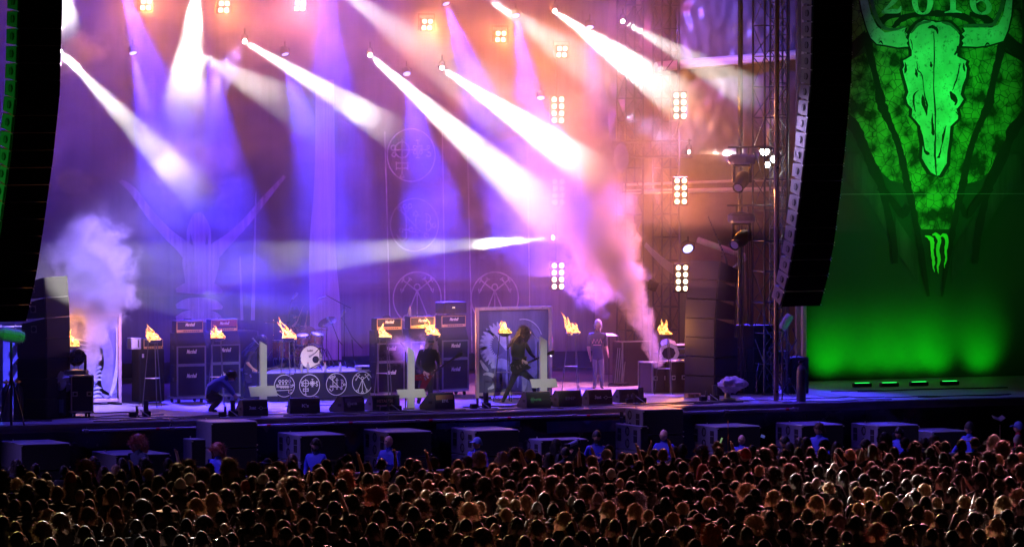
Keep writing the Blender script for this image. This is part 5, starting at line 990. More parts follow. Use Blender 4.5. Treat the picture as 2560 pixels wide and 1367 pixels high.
# slack cable bundle and chains by the sidefill
b = MB()
for k in range(5):
    A = onY(1615, 607+k*2, 9.5); Bq = onY(1868, 648-k*3, 9.5); b.tube([A.lerp(Bq, i/14)+Vector((0,.02*k,-(1.05+.1*k)*(1-(2*i/14-1)**2)*.55)) for i in range(15)], .011, 5)
tag(b.build('slack_cable', mat('pale_cable', (.3,.3,.4), .35), None, True), 'bundle of slack cables sagging above the right sidefill stack', 'cable')
for k, (x0,y0,x1,y1,lab) in enumerate([(1770,540,1812,640,'chain slanting down left of the lower covered moving head'),(1812,640,1846,765,'pipe slanting down beside the slim mast above the sidefill'),(1805,630,1803,690,'short chain hanging above the sidefill stack')]):
    A = onY(x0,y0,8.5); Bq = onY(x1,y1,8.5); b = MB(); L = (Bq-A).length; n = int(L/.07)
    if k == 1: b.cyl(A, Bq, .03)
    else:
        for i in range(n): c = A.lerp(Bq, (i+.5)/n); b.ball(c, .028, 6, sc=(1,.5,1.3) if i % 2 else (.5,1,1.3))
    tag(b.build('chain' if k != 1 else 'scaffold_pipe', DSTEEL, None, k != 1), lab, 'chain' if k != 1 else 'pipe')
b = MB(); rr = random.Random(3)
for i in range(9):
    x = 1838+i*5; A = atD(x, 560+rr.uniform(0,60), 137); e = atD(x+rr.uniform(-8,8), 980, 137); b.tube([A, A.lerp(e,.5)+Vector((rr.uniform(-.08,.08),0,0)), e], .012, 5)
tag(b.build('cable_run', CABLE, None, True), 'run of black cables falling beside the slim mast down to the deck', 'cables')

# unseen narrow spots added to brighten the three crosses
for cx, y in ((658,925),(1027,940),(1358,910)):
    q = onZ(cx, 1020); lamp('SPOT', 'cross_fill', Vector((q.x-6, -24, 9)), at(cx, y, q), 15000, (1,.97,.95), 4.4, .9, .05)
# ------------------------------------------------------------------ people
SKIN = mat('skin', (.45,.28,.21), .5, var=.05); SKIN2 = mat('skin_ruddy', (.5,.28,.2), .5, var=.05)
BTEE = mat('black_shirt', (.014,.014,.016), .85); JEAN = mat('dark_jeans', (.03,.035,.05), .8); GJEAN = mat('grey_trousers', (.10,.10,.14), .8); BOOT = mat('boots', (.015,.015,.015), .5)
H_DARK = mat('dark_hair', (.028,.018,.014), .45, var=.3, scale=30); H_BLK = mat('black_hair', (.010,.009,.010), .4, var=.2); H_BRN = mat('brown_hair', (.09,.045,.022), .45, var=.3, scale=30)
H_BLD = mat('blond_yellow_lit_hair', (.36,.24,.11), .45, var=.2, scale=30); H_RED = mat('red_hair', (.22,.05,.02), .45, var=.3, scale=30); H_GREY = mat('grey_hair', (.35,.33,.32), .45, var=.2, scale=30); H_SIL = mat('silver_hair', (.25,.24,.3), .4, var=.2, scale=30)
for _m in (H_DARK,H_BLK,H_BRN,H_BLD,H_RED,H_GREY,H_SIL): pass
def hairy(m, k=.34):
    nt = m.node_tree; out = [n for n in nt.nodes if n.type == 'OUTPUT_MATERIAL'][0]; b = nt.nodes['Principled BSDF']; tr = nt.nodes.new('ShaderNodeBsdfTranslucent'); mx = nt.nodes.new('ShaderNodeMixShader'); mx.inputs[0].default_value = k
    src = b.inputs['Base Color']
    if src.is_linked:
        g = nt.nodes.new('ShaderNodeHueSaturation'); g.inputs['Value'].default_value = 1.7; g.inputs['Saturation'].default_value = .75; nt.links.new(src.links[0].from_socket, g.inputs['Color']); nt.links.new(g.outputs[0], tr.inputs[0])
    nt.links.new(b.outputs[0], mx.inputs[1]); nt.links.new(tr.outputs[0], mx.inputs[2]); nt.links.new(mx.outputs[0], out.inputs['Surface'])
for _m in (H_DARK,H_BLK,H_BRN,H_BLD,H_RED,H_GREY,H_SIL): hairy(_m)
STEW = mat('steward_blue_jacket', (.022,.032,.42), .6, bump=.3, scale=7)
BONES = [('pelvis','spine','t'),('spine','chest','t'),('chest','neck','t'),('neck','skull','s'),('chest','sl','t'),('chest','sr','t'),('sl','el','u'),('el','wl','f'),('wl','hl','h'),('sr','er','u'),('er','wr','f'),('wr','hr','h'),('pelvis','pl','l'),('pl','kl','l'),('kl','al','l'),('al','tl','b'),('pelvis','pr','l'),('pr','kr','l'),('kr','ar','l'),('ar','tr','b')]
RAD = dict(pelvis=(.155,.115),spine=(.15,.11),chest=(.165,.12),neck=(.058,.06),skull=(.055,.055),sl=(.075,.07),sr=(.075,.07),el=(.05,.05),er=(.05,.05),wl=(.033,.03),wr=(.033,.03),hl=(.035,.022),hr=(.035,.022),pl=(.10,.10),pr=(.10,.10),kl=(.066,.066),kr=(.066,.066),al=(.046,.046),ar=(.046,.046),tl=(.042,.032),tr=(.042,.032))
BASE = dict(pelvis=(0,0,.96),spine=(0,.01,1.14),chest=(0,.0,1.34),neck=(0,.0,1.49),skull=(0,.015,1.58),sl=(-.19,0,1.42),sr=(.19,0,1.42),el=(-.26,-.02,1.15),er=(.26,-.02,1.15),wl=(-.24,.08,.93),wr=(.24,.08,.93),hl=(-.235,.11,.85),hr=(.235,.11,.85),pl=(-.1,0,.92),pr=(.1,0,.92),kl=(-.12,.03,.5),kr=(.12,.03,.5),al=(-.13,-.02,.09),ar=(.13,-.02,.09),tl=(-.14,.14,.035),tr=(.14,.14,.035))
def head_mesh(mb, M, ms=0, beard=0):
    n, m = 14, 10; P = []
    for j in range(m+1):
        ph = PI*j/m; z = -math.cos(ph)
        for i in range(n):
            a = 2*PI*i/n; x = math.sin(ph)*math.cos(a); y = math.sin(ph)*math.sin(a); w = .078; dd = .098
            if z < 0: w *= 1+.28*z; dd *= 1+.12*z
            X, Y, Zz = x*w, y*dd+(.012 if z < 0 and y > 0 else 0), z*.122
            if y > .75 and -.35 < z < .25: Y += .022*(1-abs(x)*4 if abs(x) < .25 else 0)+(0 if z < -.05 else -.006)      # nose / eye line
            P.append(M @ Vector((X, Y, Zz)))
    mb.m = ms; mb.add(P, [(j*n+i, j*n+(i+1)%n, (j+1)*n+(i+1)%n, (j+1)*n+i) for j in range(m) for i in range(n)])
    sv = mb.T; mb.T = M; mb.box((0,.104,-.005),(.022,.026,.05), rot=(-.25,0,0), bev=.006)
    for s in (-1,1): mb.ball((s*.079,-.0,-.005), .026, 8, sc=(.35,.8,1.2))
    mb.T = sv
def eyes(M, parent):
    b = MB(); b.T = M
    for s in (-1,1): b.ball((s*.03,.088,.012), .011, 6)
    b.box((0,.098,-.052),(.045,.008,.008)); b.build('face_feature', mat('dark_eye', (.03,.015,.015), .4, var=0), parent)
def fingers(mb, w, h, curl=.3):
    w = Vector(w); h = Vector(h); d = (h-w); d = d.normalized() if d.length > 1e-5 else Vector((0,0,-1)); s = d.orthogonal().normalized(); u = d.cross(s)
    for k in range(4):
        o = h+s*((k-1.5)*.018); L = (.062,.072,.068,.052)[k]; mb.tube([o-d*.02, o+d*L*.5+u*.006, o+d*L*(.9-curl*.5)+u*L*curl], .008, 5, [.010,.009,.006])
    o = w+d*.02+s*.03; mb.tube([o, o+s*.03+d*.03, o+s*.03+d*.06+u*.01], .009, 5, [.012,.010,.007])
def body_mesh(J, mats, hM, fat=1., hands=True, beard=False, skin_arms=False, levels=1):
    """one continuous skinned body; mats: dict t,u,f,h,l,b,s -> material"""
    order = ['s','t','u','f','h','l','b']; ml = []; idx = {}
    for k in order:
        m = mats.get(k, SKIN)
        if m not in ml: ml.append(m)
        idx[k] = ml.index(m)
    nm = list(J.keys()); bm = bmesh.new(); lay = bm.verts.layers.skin.verify(); vs = {}
    for k in nm:
        v = bm.verts.new(J[k]); r = RAD[k]; f = fat if k in ('pelvis','spine','chest') else (1+(fat-1)*.4); v[lay].radius = (r[0]*f, r[1]*f); v[lay].use_root = (k == 'pelvis'); vs[k] = v
    for a, c, t in BONES: bm.edges.new((vs[a], vs[c]))
    me = bpy.data.meshes.new('b'); bm.to_mesh(me); bm.free(); o = bpy.data.objects.new('b', me); COL.objects.link(o)
    o.modifiers.new('s','SKIN').use_smooth_shade = True; ss = o.modifiers.new('ss','SUBSURF'); ss.levels = levels; ss.render_levels = levels
    dg = bpy.context.evaluated_depsgraph_get(); ev = bpy.data.meshes.new_from_object(o.evaluated_get(dg)); bpy.data.objects.remove(o); bpy.data.meshes.remove(me)
    mb = MB(); segs = [(Vector(J[a]), Vector(J[c]), t) for a, c, t in BONES]
    def near(p):
        best = None; bd = 9
        for a, c, t in segs:
            d = c-a; L2 = d.length_squared or 1e-9; q = max(0, min(1, (p-a).dot(d)/L2)); e = (p-(a+d*q)).length
            if t == 't': e -= .07
            if e < bd: bd = e; best = t
        return best
    V_ = [v.co.copy() for v in ev.vertices]; mb.v = [tuple(v) for v in V_]
    for p in ev.polygons: mb.f.append(tuple(p.vertices)); mb.mi.append(idx[near(p.center)])
    bpy.data.meshes.remove(ev)
    head_mesh(mb, hM, idx['s'])
    mb.m = idx['h']
    if hands: fingers(mb, J['wl'], J['hl']); fingers(mb, J['wr'], J['hr'])
    return mb, ml
def hairb(kind, seed=0, strands=650):
    """hair in head space: origin at head centre, face towards +y"""
    rr = random.Random(seed); b = MB(); n = 18
    def shell(w, dd, h, zbot, wb, db, front=.06, m=9, nz=.1, frontz=.045):
        P = []
        for j in range(m+1):
            t = j/m
            for i in range(n):
                a = 2*PI*i/n; c = math.sin(a)                    # +1 = face side
                zb = zbot+(frontz-zbot)*max(0, min(1, (c-.15)/.35)); ph = t
                if t < .5: q = t/.5; r = math.sin(q*PI/2); z = h*math.cos(q*PI/2); W_, D_ = w, dd; z = z
                else: q = (t-.5)/.5; r = 1; z = zb*q if zb < 0 else zb*q; W_ = w+(wb-w)*q; D_ = dd+(db-dd)*q
                if c > .3 and t > .5: D_ = min(D_, dd)*.98
                k = 1+nz*noise.noise(Vector((math.cos(a)*2+seed*3.1, c*2, z*9)))
                P.append(Vector((math.cos(a)*W_*r*k, c*D_*r*k-.012, z*(1 if z > 0 else 1))))
        b.add(P, [(j*n+i, j*n+(i+1)%n, (j+1)*n+(i+1)%n, (j+1)*n+i) for j in range(m) for i in range(n)])
        return P
    if kind == 'bald': return None
    if kind == 'short': P = shell(.086,.106,.134,-.075,.080,.098,nz=.08); L = (.012,.034); dv = .1
    elif kind == 'spiky': P = shell(.088,.108,.140,-.07,.080,.098,nz=.12); L = (.02,.05); dv = .1
    elif kind == 'long': P = shell(.096,.114,.140,-.36,.15,.13,nz=.16,frontz=.02); L = (.02,.06); dv = .6
    elif kind == 'longer': P = shell(.100,.116,.142,-.5,.18,.15,nz=.2,frontz=.0); L = (.025,.08); dv = .6
    elif kind == 'curly': P = shell(.125,.135,.165,-.15,.13,.13,nz=.3); L = (.02,.07); dv = 0
    elif kind == 'curlylong': P = shell(.13,.135,.165,-.34,.19,.16,nz=.35,frontz=.0); L = (.02,.08); dv = .3
    elif kind == 'pony':
        P = shell(.086,.108,.136,-.07,.078,.1,nz=.06); L = (.005,.015); dv = .4; b.tube([(0,-.11,.06),(0,-.17,.06),(.01,-.18,-.05),(.0,-.15,-.2),(.0,-.14,-.3)], .03, 7, [.02,.035,.04,.035,.008])
    elif kind in ('cap','capback'):
        P = shell(.09,.108,.13,-.03,.088,.106,nz=.01); L = None; f = -1 if kind == 'capback' else 1; b.add([(-.06,f*.095,.035),(.06,f*.095,.035),(.045,f*.165,.02),(-.045,f*.165,.02),(-.06,f*.095,.047),(.06,f*.095,.047),(.045,f*.165,.032),(-.045,f*.165,.032)], [(0,1,2,3),(7,6,5,4),(0,4,5,1),(1,5,6,2),(2,6,7,3),(3,7,4,0)])
    elif kind == 'beanie': P = shell(.092,.112,.15,-.04,.09,.11,nz=.05); L = None
    elif kind == 'hood': P = shell(.115,.135,.16,-.2,.13,.13,nz=.08,frontz=-.05); L = None
    elif kind == 'hat': P = shell(.092,.112,.125,.03,.092,.112,nz=.02); b.lathe([(.09,.035),(.165,.02),(.17,.028),(.09,.05)], 18, c=(0,-.01,0)); L = None
    if L:
        ns = strands*(2 if kind in ('curly','curlylong','longer') else 1)
        for i in range(ns):
            j = rr.randrange(2, 9); k = rr.randrange(n); f = rr.random(); A = P[j*n+k]; B = P[(j+1)*n+k] if j < 9 else A; Cc = P[j*n+(k+1)%n]; p = A+(B-A)*f+(Cc-A)*rr.random()
            o = Vector((p.x, p.y, max(0, p.z)*.8+.0)); o = o.normalized() if o.length > 1e-4 else Vector((0,0,1)); dn = Vector((0,0,-1))
            jit = Vector((rr.uniform(-1,1), rr.uniform(-1,1), rr.uniform(-1,1)))
            if kind in ('curly','curlylong'): d = (o+jit*.8+dn*dv).normalized()
            elif kind == 'spiky': d = (o*1.2+Vector((0,0,.6))+jit*.3).normalized()
            else: d = (o*(1-dv)*.6+dn*dv+jit*.28+o*.18).normalized()
            l = rr.uniform(*L)*(1 if rr.random() > .1 else 1.7); s = d.cross(jit).normalized()*.0035
            b.add([p-s, p+s, p+d*l], [(0,1,2)])
    return b
_hair = {}
def hair_obj(kind, m, parent, M, seed=0):
    key = (kind, seed)
    if key not in _hair:
        b = hairb(kind, seed)
        if b is None: return None
        o = b.build('hair', m, None, True); o.data.transform(Matrix.Scale(1.17,4)); _hair[key] = o.data; bpy.data.objects.remove(o)
    nmn = {'cap':'cap','capback':'cap','beanie':'beanie','hood':'hood','hat':'brimmed_hat'}.get(kind, 'hair')
    o = link(_hair[key], nmn, parent); o.matrix_local = M
    o.material_slots[0].link = 'OBJECT'; o.material_slots[0].material = m; return o
def beard(M, m, parent, size=1.):
    b = MB(); rr = random.Random(2); b.T = M; b.ball((0,.06,-.085), .055*size, 10, sc=(1.05,.8,1.0))
    for i in range(160):
        a = rr.uniform(0,PI); v = Vector((math.cos(a)*.06*size, .06+math.sin(a)*.045*size, -.085+rr.uniform(-.05,.03)*size)); d = Vector((v.x*.3, .4, -1)).normalized(); b.add([v-Vector((.003,0,0)), v+Vector((.003,0,0)), v+d*rr.uniform(.02,.05)*size], [(0,1,2)])
    b.build('beard', m, parent)
def figure(label, J, base_, mats, hpos, hrot, hair=None, hm=H_DARK, group=None, bd=None, fat=1., eye=True, hs=1.):
    """J in world coordinates"""
    bp = Vector(base_); JL = {k: Vector(v)-bp for k, v in J.items()}; M = Matrix.Translation(Vector(hpos)-bp) @ Euler(hrot).to_matrix().to_4x4() @ Matrix.Scale(hs, 4)
    mb, ml = body_mesh(JL, mats, M, fat); o = mb.build('person', ml, None, True, loc=bp); tag(o, label, 'person', group)
    if eye: eyes(M, o)
    if hair: hair_obj(hair, hm, o, M, 3)
    if bd: beard(M, bd, o)
    return o
def pxJ(D, T):
    """joints given as photo pixels plus a depth offset in metres"""
    return {k: atD(x, y, D+dz) for k, (x, y, dz) in T.items()}
FACE = PI-TH           # turned to face the audience side camera
allb = dict(t=BTEE,u=BTEE,f=BTEE,h=SKIN,l=BTEE,b=BOOT,s=SKIN)
# capped guitarist
D1 = 132.9
J = pxJ(D1, dict(pelvis=(1067,938,.05),spine=(1067,915,0),chest=(1070,889,-.05),neck=(1073,873,-.12),skull=(1076,864,-.15),sl=(1092,880,-.02),sr=(1051,880,0),el=(1096,910,-.05),wl=(1101,918,-.28),hl=(1107,914,-.34),er=(1043,912,-.05),wr=(1060,930,-.28),hr=(1068,934,-.33),pl=(1076,943,0),pr=(1058,943,0),kl=(1076,972,-.06),kr=(1052,974,-.1),al=(1076,1006,.1),ar=(1046,1008,-.05),tl=(1080,1013,-.06),tr=(1043,1014,-.2)))
o = figure('guitarist in dark cap and sunglasses with long silver hair playing a red pointed guitar', J, (J['al'].x, J['al'].y, DECK), allb, atD(1077,852,D1-.18), (R(-18),0,FACE+.1), 'long', H_SIL, bd=H_SIL, fat=1.08)
M = o.matrix_local.inverted(); 
hb = hairb('cap', 9); M = Matrix.Translation(atD(1077,852,D1-.18)-o.location) @ Euler((R(-18),0,FACE+.1)).to_matrix().to_4x4() @ Matrix.Scale(1.14,4); c = hb.build('cap', BLK, o, True); c.matrix_local = M
b = MB(); b.T = M; b.box((0,.092,.012),(.13,.02,.032), bev=.008); b.build('sunglasses', BLK, o)
def guitar(label, D, body_px, neck_px, shape, m, r=.16):
    a = atD(*body_px, D-.30); n = atD(*neck_px, D-.42); d = n-a; L = d.length; ax = d.normalized(); nrm = (CAM-a).normalized(); sd = ax.cross(nrm).normalized(); nrm = sd.cross(ax)
    M = Matrix((( ax.x,sd.x,nrm.x,a.x),(ax.y,sd.y,nrm.y,a.y),(ax.z,sd.z,nrm.z,a.z),(0,0,0,1))); t = thing('electric_guitar', label, 'guitar', a); t.matrix_world = M
    b = MB()
    if shape == 'v': b.prism([(.10,.05),(-.42,.28),(-.46,.20),(-.18,.0),(-.46,-.20),(-.42,-.28),(.10,-.05)], 'z', -.02, .02)
    else: b.prism([(.16,.05),(.21,.14),(.12,.15),(.02,.11),(-.10,.15),(-.22,.14),(-.28,.0),(-.22,-.16),(-.10,-.17),(.02,-.12),(.12,-.17),(.22,-.15),(.16,-.05)], 'z', -.02, .02)
    b.build('guitar_body', m, t); b = MB(); b.box((L/2+.02,0,.02),(L-.1,.05,.022)); b.build('neck', mat('dark_fretboard', (.03,.02,.02), .4), t)
    b = MB(); b.prism([(L-.03,.03),(L+.14,.075),(L+.19,.0),(L+.14,-.03),(L-.03,-.03)], 'z', .0, .018); h = b.build('headstock', BLK, t)
    b = MB()
    for i in range(6): b.cyl((L+.01+.022*i,.05+.004*i,.01),(L+.01+.022*i,.09,.01),.006,n=5)
    b.build('tuning_peg', CHROME, h)
    b = MB(); b.box((-.02,0,.024),(.04,.08,.012)); b.box((-.09,0,.024),(.04,.08,.012)); b.build('pickup', CHROME, t); b = MB()
    for i in range(3): b.cyl((-.16-.04*i,-.08-.02*i,.02),(-.16-.04*i,-.08-.02*i,.04),.014,n=8)
    b.build('knob', CHROME, t)
guitar('red pointed electric guitar held by the capped guitarist', D1, (1071,940), (1141,891), 'v', mat('red_lacquer', (.10,.008,.012), .15, spec=.9, var=0))
# long haired guitarist
D2 = 133.5
J = pxJ(D2, dict(pelvis=(1298,922,.05),spine=(1297,898,0),chest=(1297,872,-.02),neck=(1303,851,-.08),skull=(1308,841,-.12),sl=(1313,858,.05),sr=(1283,862,-.1),el=(1327,884,0),wl=(1339,895,-.24),hl=(1346,896,-.3),er=(1282,890,-.1),wr=(1306,900,-.32),hr=(1314,905,-.36),pl=(1305,928,.05),pr=(1290,930,0),kl=(1333,950,-.05),kr=(1275,965,-.1),al=(1338,990,.2),ar=(1258,1000,.0),tl=(1345,995,.1),tr=(1252,1008,-.12)))
o = figure('guitarist in black, long hair over the face, legs wide apart', J, (J['ar'].x, J['ar'].y, DECK), allb, atD(1311,829,D2-.18), (R(-40),0,FACE+.6), 'longer', H_BLK, eye=False)
guitar('black electric guitar held by the long-haired guitarist', D2, (1303,914), (1369,884), 's', mat('black_lacquer', (.02,.02,.02), .15, spec=.9, var=0))
# two crew behind
D3 = 138.
J = pxJ(D3, dict(pelvis=(1354,908,0),spine=(1354,888,0),chest=(1355,862,0),neck=(1358,842,-.05),skull=(1361,834,-.08),sl=(1375,848,0),sr=(1337,847,0),el=(1378,876,0),wl=(1374,898,-.1),hl=(1373,906,-.12),er=(1332,876,0),wr=(1333,898,-.1),hr=(1335,906,-.12),pl=(1361,912,0),pr=(1347,912,0),kl=(1362,942,-.05),kr=(1346,942,-.05),al=(1363,974,0),ar=(1345,974,0),tl=(1365,979,-.14),tr=(1343,979,-.14)))
figure('crew member in dark T-shirt looking down behind the rightmost white cross', J, (J['al'].x, J['al'].y, DECK), dict(t=BTEE,u=BTEE,f=SKIN,h=SKIN,l=BTEE,b=BOOT,s=SKIN), atD(1363,826,D3-.1), (R(-30),0,FACE), 'long', H_RED)
D4 = 139.5
J = pxJ(D4, dict(pelvis=(1494,888,0),spine=(1493,870,0),chest=(1493,848,0),neck=(1494,830,0),skull=(1495,822,0),sl=(1511,837,0),sr=(1475,837,0),el=(1515,866,0),wl=(1519,882,-.1),hl=(1521,889,-.12),er=(1471,866,0),wr=(1475,889,-.1),hr=(1477,898,-.12),pl=(1501,892,0),pr=(1487,892,0),kl=(1503,926,-.05),kr=(1488,926,-.05),al=(1505,966,0),ar=(1487,966,0),tl=(1508,971,-.14),tr=(1484,971,-.14)))
o = figure('crew member with long pale hair standing in haze right of a fire bowl', J, (J['al'].x, J['al'].y, DECK), dict(t=mat('dark_blue_tee', (.03,.03,.06), .85),u=mat('dark_blue_tee'),f=SKIN,h=SKIN,l=GJEAN,b=BOOT,s=SKIN), atD(1495,813,D4), (0,0,FACE-.2), 'pony', H_GREY)
b = strokes([[(-.12,-.05),(-.08,.06),(-.04,-.04),(0,.05),(.04,-.05),(.08,.06),(.12,-.04)],[(-.1,-.09),(.1,-.09)]], .025, 0); t = b.build('shirt_print', mat('dull_red_ink', (.42,.2,.24)), o, loc=atD(1493,853,D4-.16)-o.location); t.rotation_euler.z = -TH
# bassist bent over behind the left cross
D5 = 134.8
J = pxJ(D5, dict(pelvis=(622,930,.1),spine=(626,908,.05),chest=(634,886,0),neck=(645,868,-.06),skull=(651,860,-.1),sl=(650,880,.1),sr=(624,884,-.12),el=(654,905,0),wl=(662,922,-.2),hl=(668,926,-.25),er=(618,907,-.14),wr=(632,921,-.3),hr=(640,926,-.34),pl=(630,936,.1),pr=(614,936,.05),kl=(640,962,.0),kr=(608,964,0),al=(645,988,.2),ar=(606,992,.1),tl=(650,993,.1),tr=(600,998,0)))
o = figure('bassist with long dark hair bent forward behind the leftmost white cross', J, (J['ar'].x, J['ar'].y, DECK), dict(allb, f=SKIN), atD(654,852,D5-.16), (R(-50),0,FACE+.8), 'longer', H_BLK, eye=False)
b = MB(); rr = random.Random(8); oo = o.location
for i in range(60):
    a = atD(656+rr.uniform(-6,6), 850+rr.uniform(-4,4), D5-.2); e = atD(616+rr.uniform(-6,12), 884+rr.uniform(-8,8), D5-.1); m_ = a.lerp(e,.5)+Vector((0,0,rr.uniform(.0,.09))); b.tube([a-oo, m_-oo, e-oo], .012, 4, [.014,.012,.003])
b.build('hair', mat('bluish_dark_hair', (.04,.05,.12), .35), o)
guitar('dark bass guitar held low by the bent-over bassist', D5, (636,936), (697,915), 's', mat('black_lacquer', (.02,.02,.02)))
# crouching man
D6 = 129.6
J = pxJ(D6, dict(pelvis=(523,990,.05),spine=(530,968,.05),chest=(549,950,0),neck=(566,944,-.05),skull=(574,941,-.06),sl=(557,955,-.18),sr=(556,952,.18),el=(577,974,-.2),wl=(584,986,-.16),hl=(589,992,-.12),er=(577,972,.15),wr=(586,986,.06),hr=(591,991,0),pl=(524,993,-.1),pr=(526,993,.12),kl=(556,992,-.14),kr=(552,1000,.16),al=(529,1023,-.1),ar=(522,1024,.14),tl=(543,1029,-.12),tr=(536,1029,.14)))
o = figure('crouching crew member in blue sweater bending over cables at the stage edge', J, (J['al'].x, J['al'].y, DECK), dict(t=mat('navy_sweater', (.05,.07,.26), .85, bump=.3),u=mat('navy_sweater'),f=mat('navy_sweater'),h=SKIN,l=JEAN,b=BOOT,s=SKIN), atD(579,940,D6-.05), (R(-60),0,-TH-PI/2+.2), 'short', H_DARK, eye=False, fat=1.85)
b = MB(); P = [atD(508+i*5, 996+i*1.0+ (i*.3)**1.5, D6-.13-.02*math.sin(i)) -o.location for i in range(6)]; b.tube(P, .012, 6); b.build('belt', mat('pale_belt', (.6,.6,.6), .6), o)
# drummer
D7 = 139.3
J = pxJ(D7, dict(pelvis=(722,868,.1),spine=(724,848,.08),chest=(728,824,0),neck=(733,804,-.05),skull=(736,793,-.08),sl=(748,812,0),sr=(713,808,0),el=(757,834,-.05),wl=(762,820,-.2),hl=(764,811,-.24),er=(716,830,-.1),wr=(735,812,-.22),hr=(743,803,-.26),pl=(730,872,0),pr=(714,872,0),kl=(745,872,-.4),kr=(705,872,-.4),al=(746,903,-.38),ar=(704,903,-.38),tl=(746,908,-.5),tr=(704,908,-.5)))
o = figure('bare-armed drummer with long dark hair raising two sticks behind the kit', J, (J['pelvis'].x, J['pelvis'].y, RT), dict(t=BTEE,u=SKIN,f=SKIN,h=SKIN,l=BTEE,b=BOOT,s=SKIN), atD(738,782,D7-.1), (R(-25),0,FACE+.5), 'longer', H_BLK)
for (x0,y0,x1,y1,l) in [(742,804,758,765,'left raised drumstick in the drummer\'s hand'),(764,812,769,777,'right raised drumstick in the drummer\'s hand')]:
    b = MB(); A = atD(x0,y0,D7-.26); e = atD(x1,y1,D7-.3); b.tube([A, e], .008, 6, [.010,.006]); b.ball(e, .010, 6); tag(b.build('drumstick', WOOD, None), l, 'drumstick', 'the drummer\'s sticks')
q = onR(722, 903); q.z = RT; t = thing('drum_stool', 'round black drum stool under the drummer', 'stool', (J['pelvis'].x, J['pelvis'].y, RT)); hz_ = J['pelvis'].z-RT-.1; b = MB(); b.lathe([(.0001,hz_-.08),(.17,hz_-.08),(.18,hz_-.02),(.0001,hz_)], 18); b.build('seat', BLK, t, True); b = MB(); b.cyl((0,0,.1),(0,0,hz_-.06),.025)
for k in range(3): b.tube([(0,0,.3),(.25*math.cos(k*2.1),.25*math.sin(k*2.1),.01)], .014)
b.build('tripod_leg', CHROME, t)
# ------------------------------------------------------------------ subwoofers in the pit
m_sub = mat('sub_side_paint', (.15,.145,.19), .5, scale=10); m_subf = mat('sub_front_grille', (.012,.012,.013), .85, scale=50, bump=.5)
def frontD(px): q = ray(px, 1030); d = onY(px, 1030, 0); return (d-CAM).dot(fh)
def sub(px, py, n, lab, w=1.12, d=1.3, hc=.60, rz=0., Y=-1.55, dim=False, detail=True):
    p = onY(px, py, Y); t = thing('subwoofer_stack', lab, 'subwoofer', (p.x, Y, 0), rz, 'subwoofers standing in the pit'); z = p.z; first = None
    for k in range(8):
        h = min(hc, z)
        if h < .08: break
        b = MB(); b.box((w/2,d/2,z-h/2),(w,d,h-.012), bev=.015); c = b.build('bass_cabinet', m_sub, t)
        b = MB(); b.box((w/2,-.014,z-h/2),(w-.03,.03,h-.05)); b.build('front_grille', m_subf, c)
        if detail and k < 2 and h > .5:
            for (y, zz_, r) in [(.66,.16,.115),(.66,.44,.115)]:
                b = MB(); b.lathe([(r,0),(r,.002)], 8, rot=(0,-PI/2,0), c=(-.004,y,z-zz_)); b.build('handle_recess', DEEP, c)
                b = MB(); b.lathe([(r*.62,0),(r*.3,.003),(.0001,.006)], 12, rot=(0,-PI/2,0), c=(-.008,y-.02,z-zz_)); b.box((-.012,y+.02,z-zz_),(.006,.012,r*1.8)); b.build('port_ring', CONE, c)
            for y in (.24,1.08):
                b = MB(); b.box((-.004,y,z-.26),(.006,.19,.30), bev=.002); b.build('side_slot', DEEP, c); b = MB(); b.box((-.010,y,z-.24),(.006,.17,.012)); b.build('slot_bar', CAB, c)
        b = MB(); b.box((w-.01,-.025,z-.05),(.03,.03,.02)); b.box((w-.01,-.025,z-h+.06),(.03,.03,.02)); b.box((.02,-.025,z-.05),(.03,.03,.02)); b.build('rigging_pin', ALU, c)
        z -= h+.002
    b = MB(); b.cyl((.1,d*.6,p.z),(.1,d*.6,p.z+.05),.014,n=6); b.build('rigging_eye', ALU, t)
    return t
sub(749,1087,3,'subwoofer stack behind the bearded steward'); sub(966,1079,3,'subwoofer stack behind the bald steward with glasses'); sub(1186,1075,3,'subwoofer stack behind the steward in a peaked cap')
sub(1352,1099,3,'low subwoofer stack behind the photographer',w=1.2,d=.7); sub(1600,1064,3,'front part of the tall double subwoofer stack, lower block',w=.2,d=1.3,Y=-1.7,detail=True); sub(1606,1023,3,'tallest subwoofer tower behind the steward with folded arms',w=1.06,d=.9,Y=-1.62)
sub(1792,1066,3,'subwoofer stack behind the close-cropped steward with glasses',w=1.14,d=1.15); sub(2003,1062,3,'subwoofer stack behind the short-haired steward at right'); sub(2193,1063,3,'subwoofer stack behind the dark-haired steward at right'); sub(2330,1078,3,'dim subwoofer stack left of the steward in a beanie',w=1.0,detail=False)
sub(527,1054,3,'tall black subwoofer tower left of the bearded steward',w=1.12,d=.9,detail=False); sub(478,1097,3,'low box peeking out left of the tall black subwoofer tower',w=.45,d=.5,Y=-1.2,detail=False)
sub(289,1136,3,'low flat-topped subwoofer behind the curly-haired steward',w=1.3,d=1.5,Y=-1.7,detail=False); sub(52,1109,3,'flat-topped subwoofer stack at the left edge of the picture',w=1.15,d=1.3,detail=False)
# tarpaulin folds below the deck, the blue light on them put into their colour
for k, (x0, x1, y0, y1, lab) in enumerate([(1090,1300,1052,1072,'blue-lit fold of sheeting under the stage edge by the middle subwoofers'),(1365,1560,1048,1082,'blue-lit fold of sheeting under the stage edge left of the tallest subwoofer')]):
    A = onY(x0, y1, -.1); Bq = onY(x1, y0, -.1); sh = sheet(A.x, Bq.x, A.z, Bq.z, -.12, 40, 10, .12, 1.6, 'tarpaulin_fold', mat('blue_lit_sheeting', (.05,.07,.25), .2, spec=.9), seed=50+k); tag(sh, lab, 'sheet', 'folds of sheeting under the stage edge')
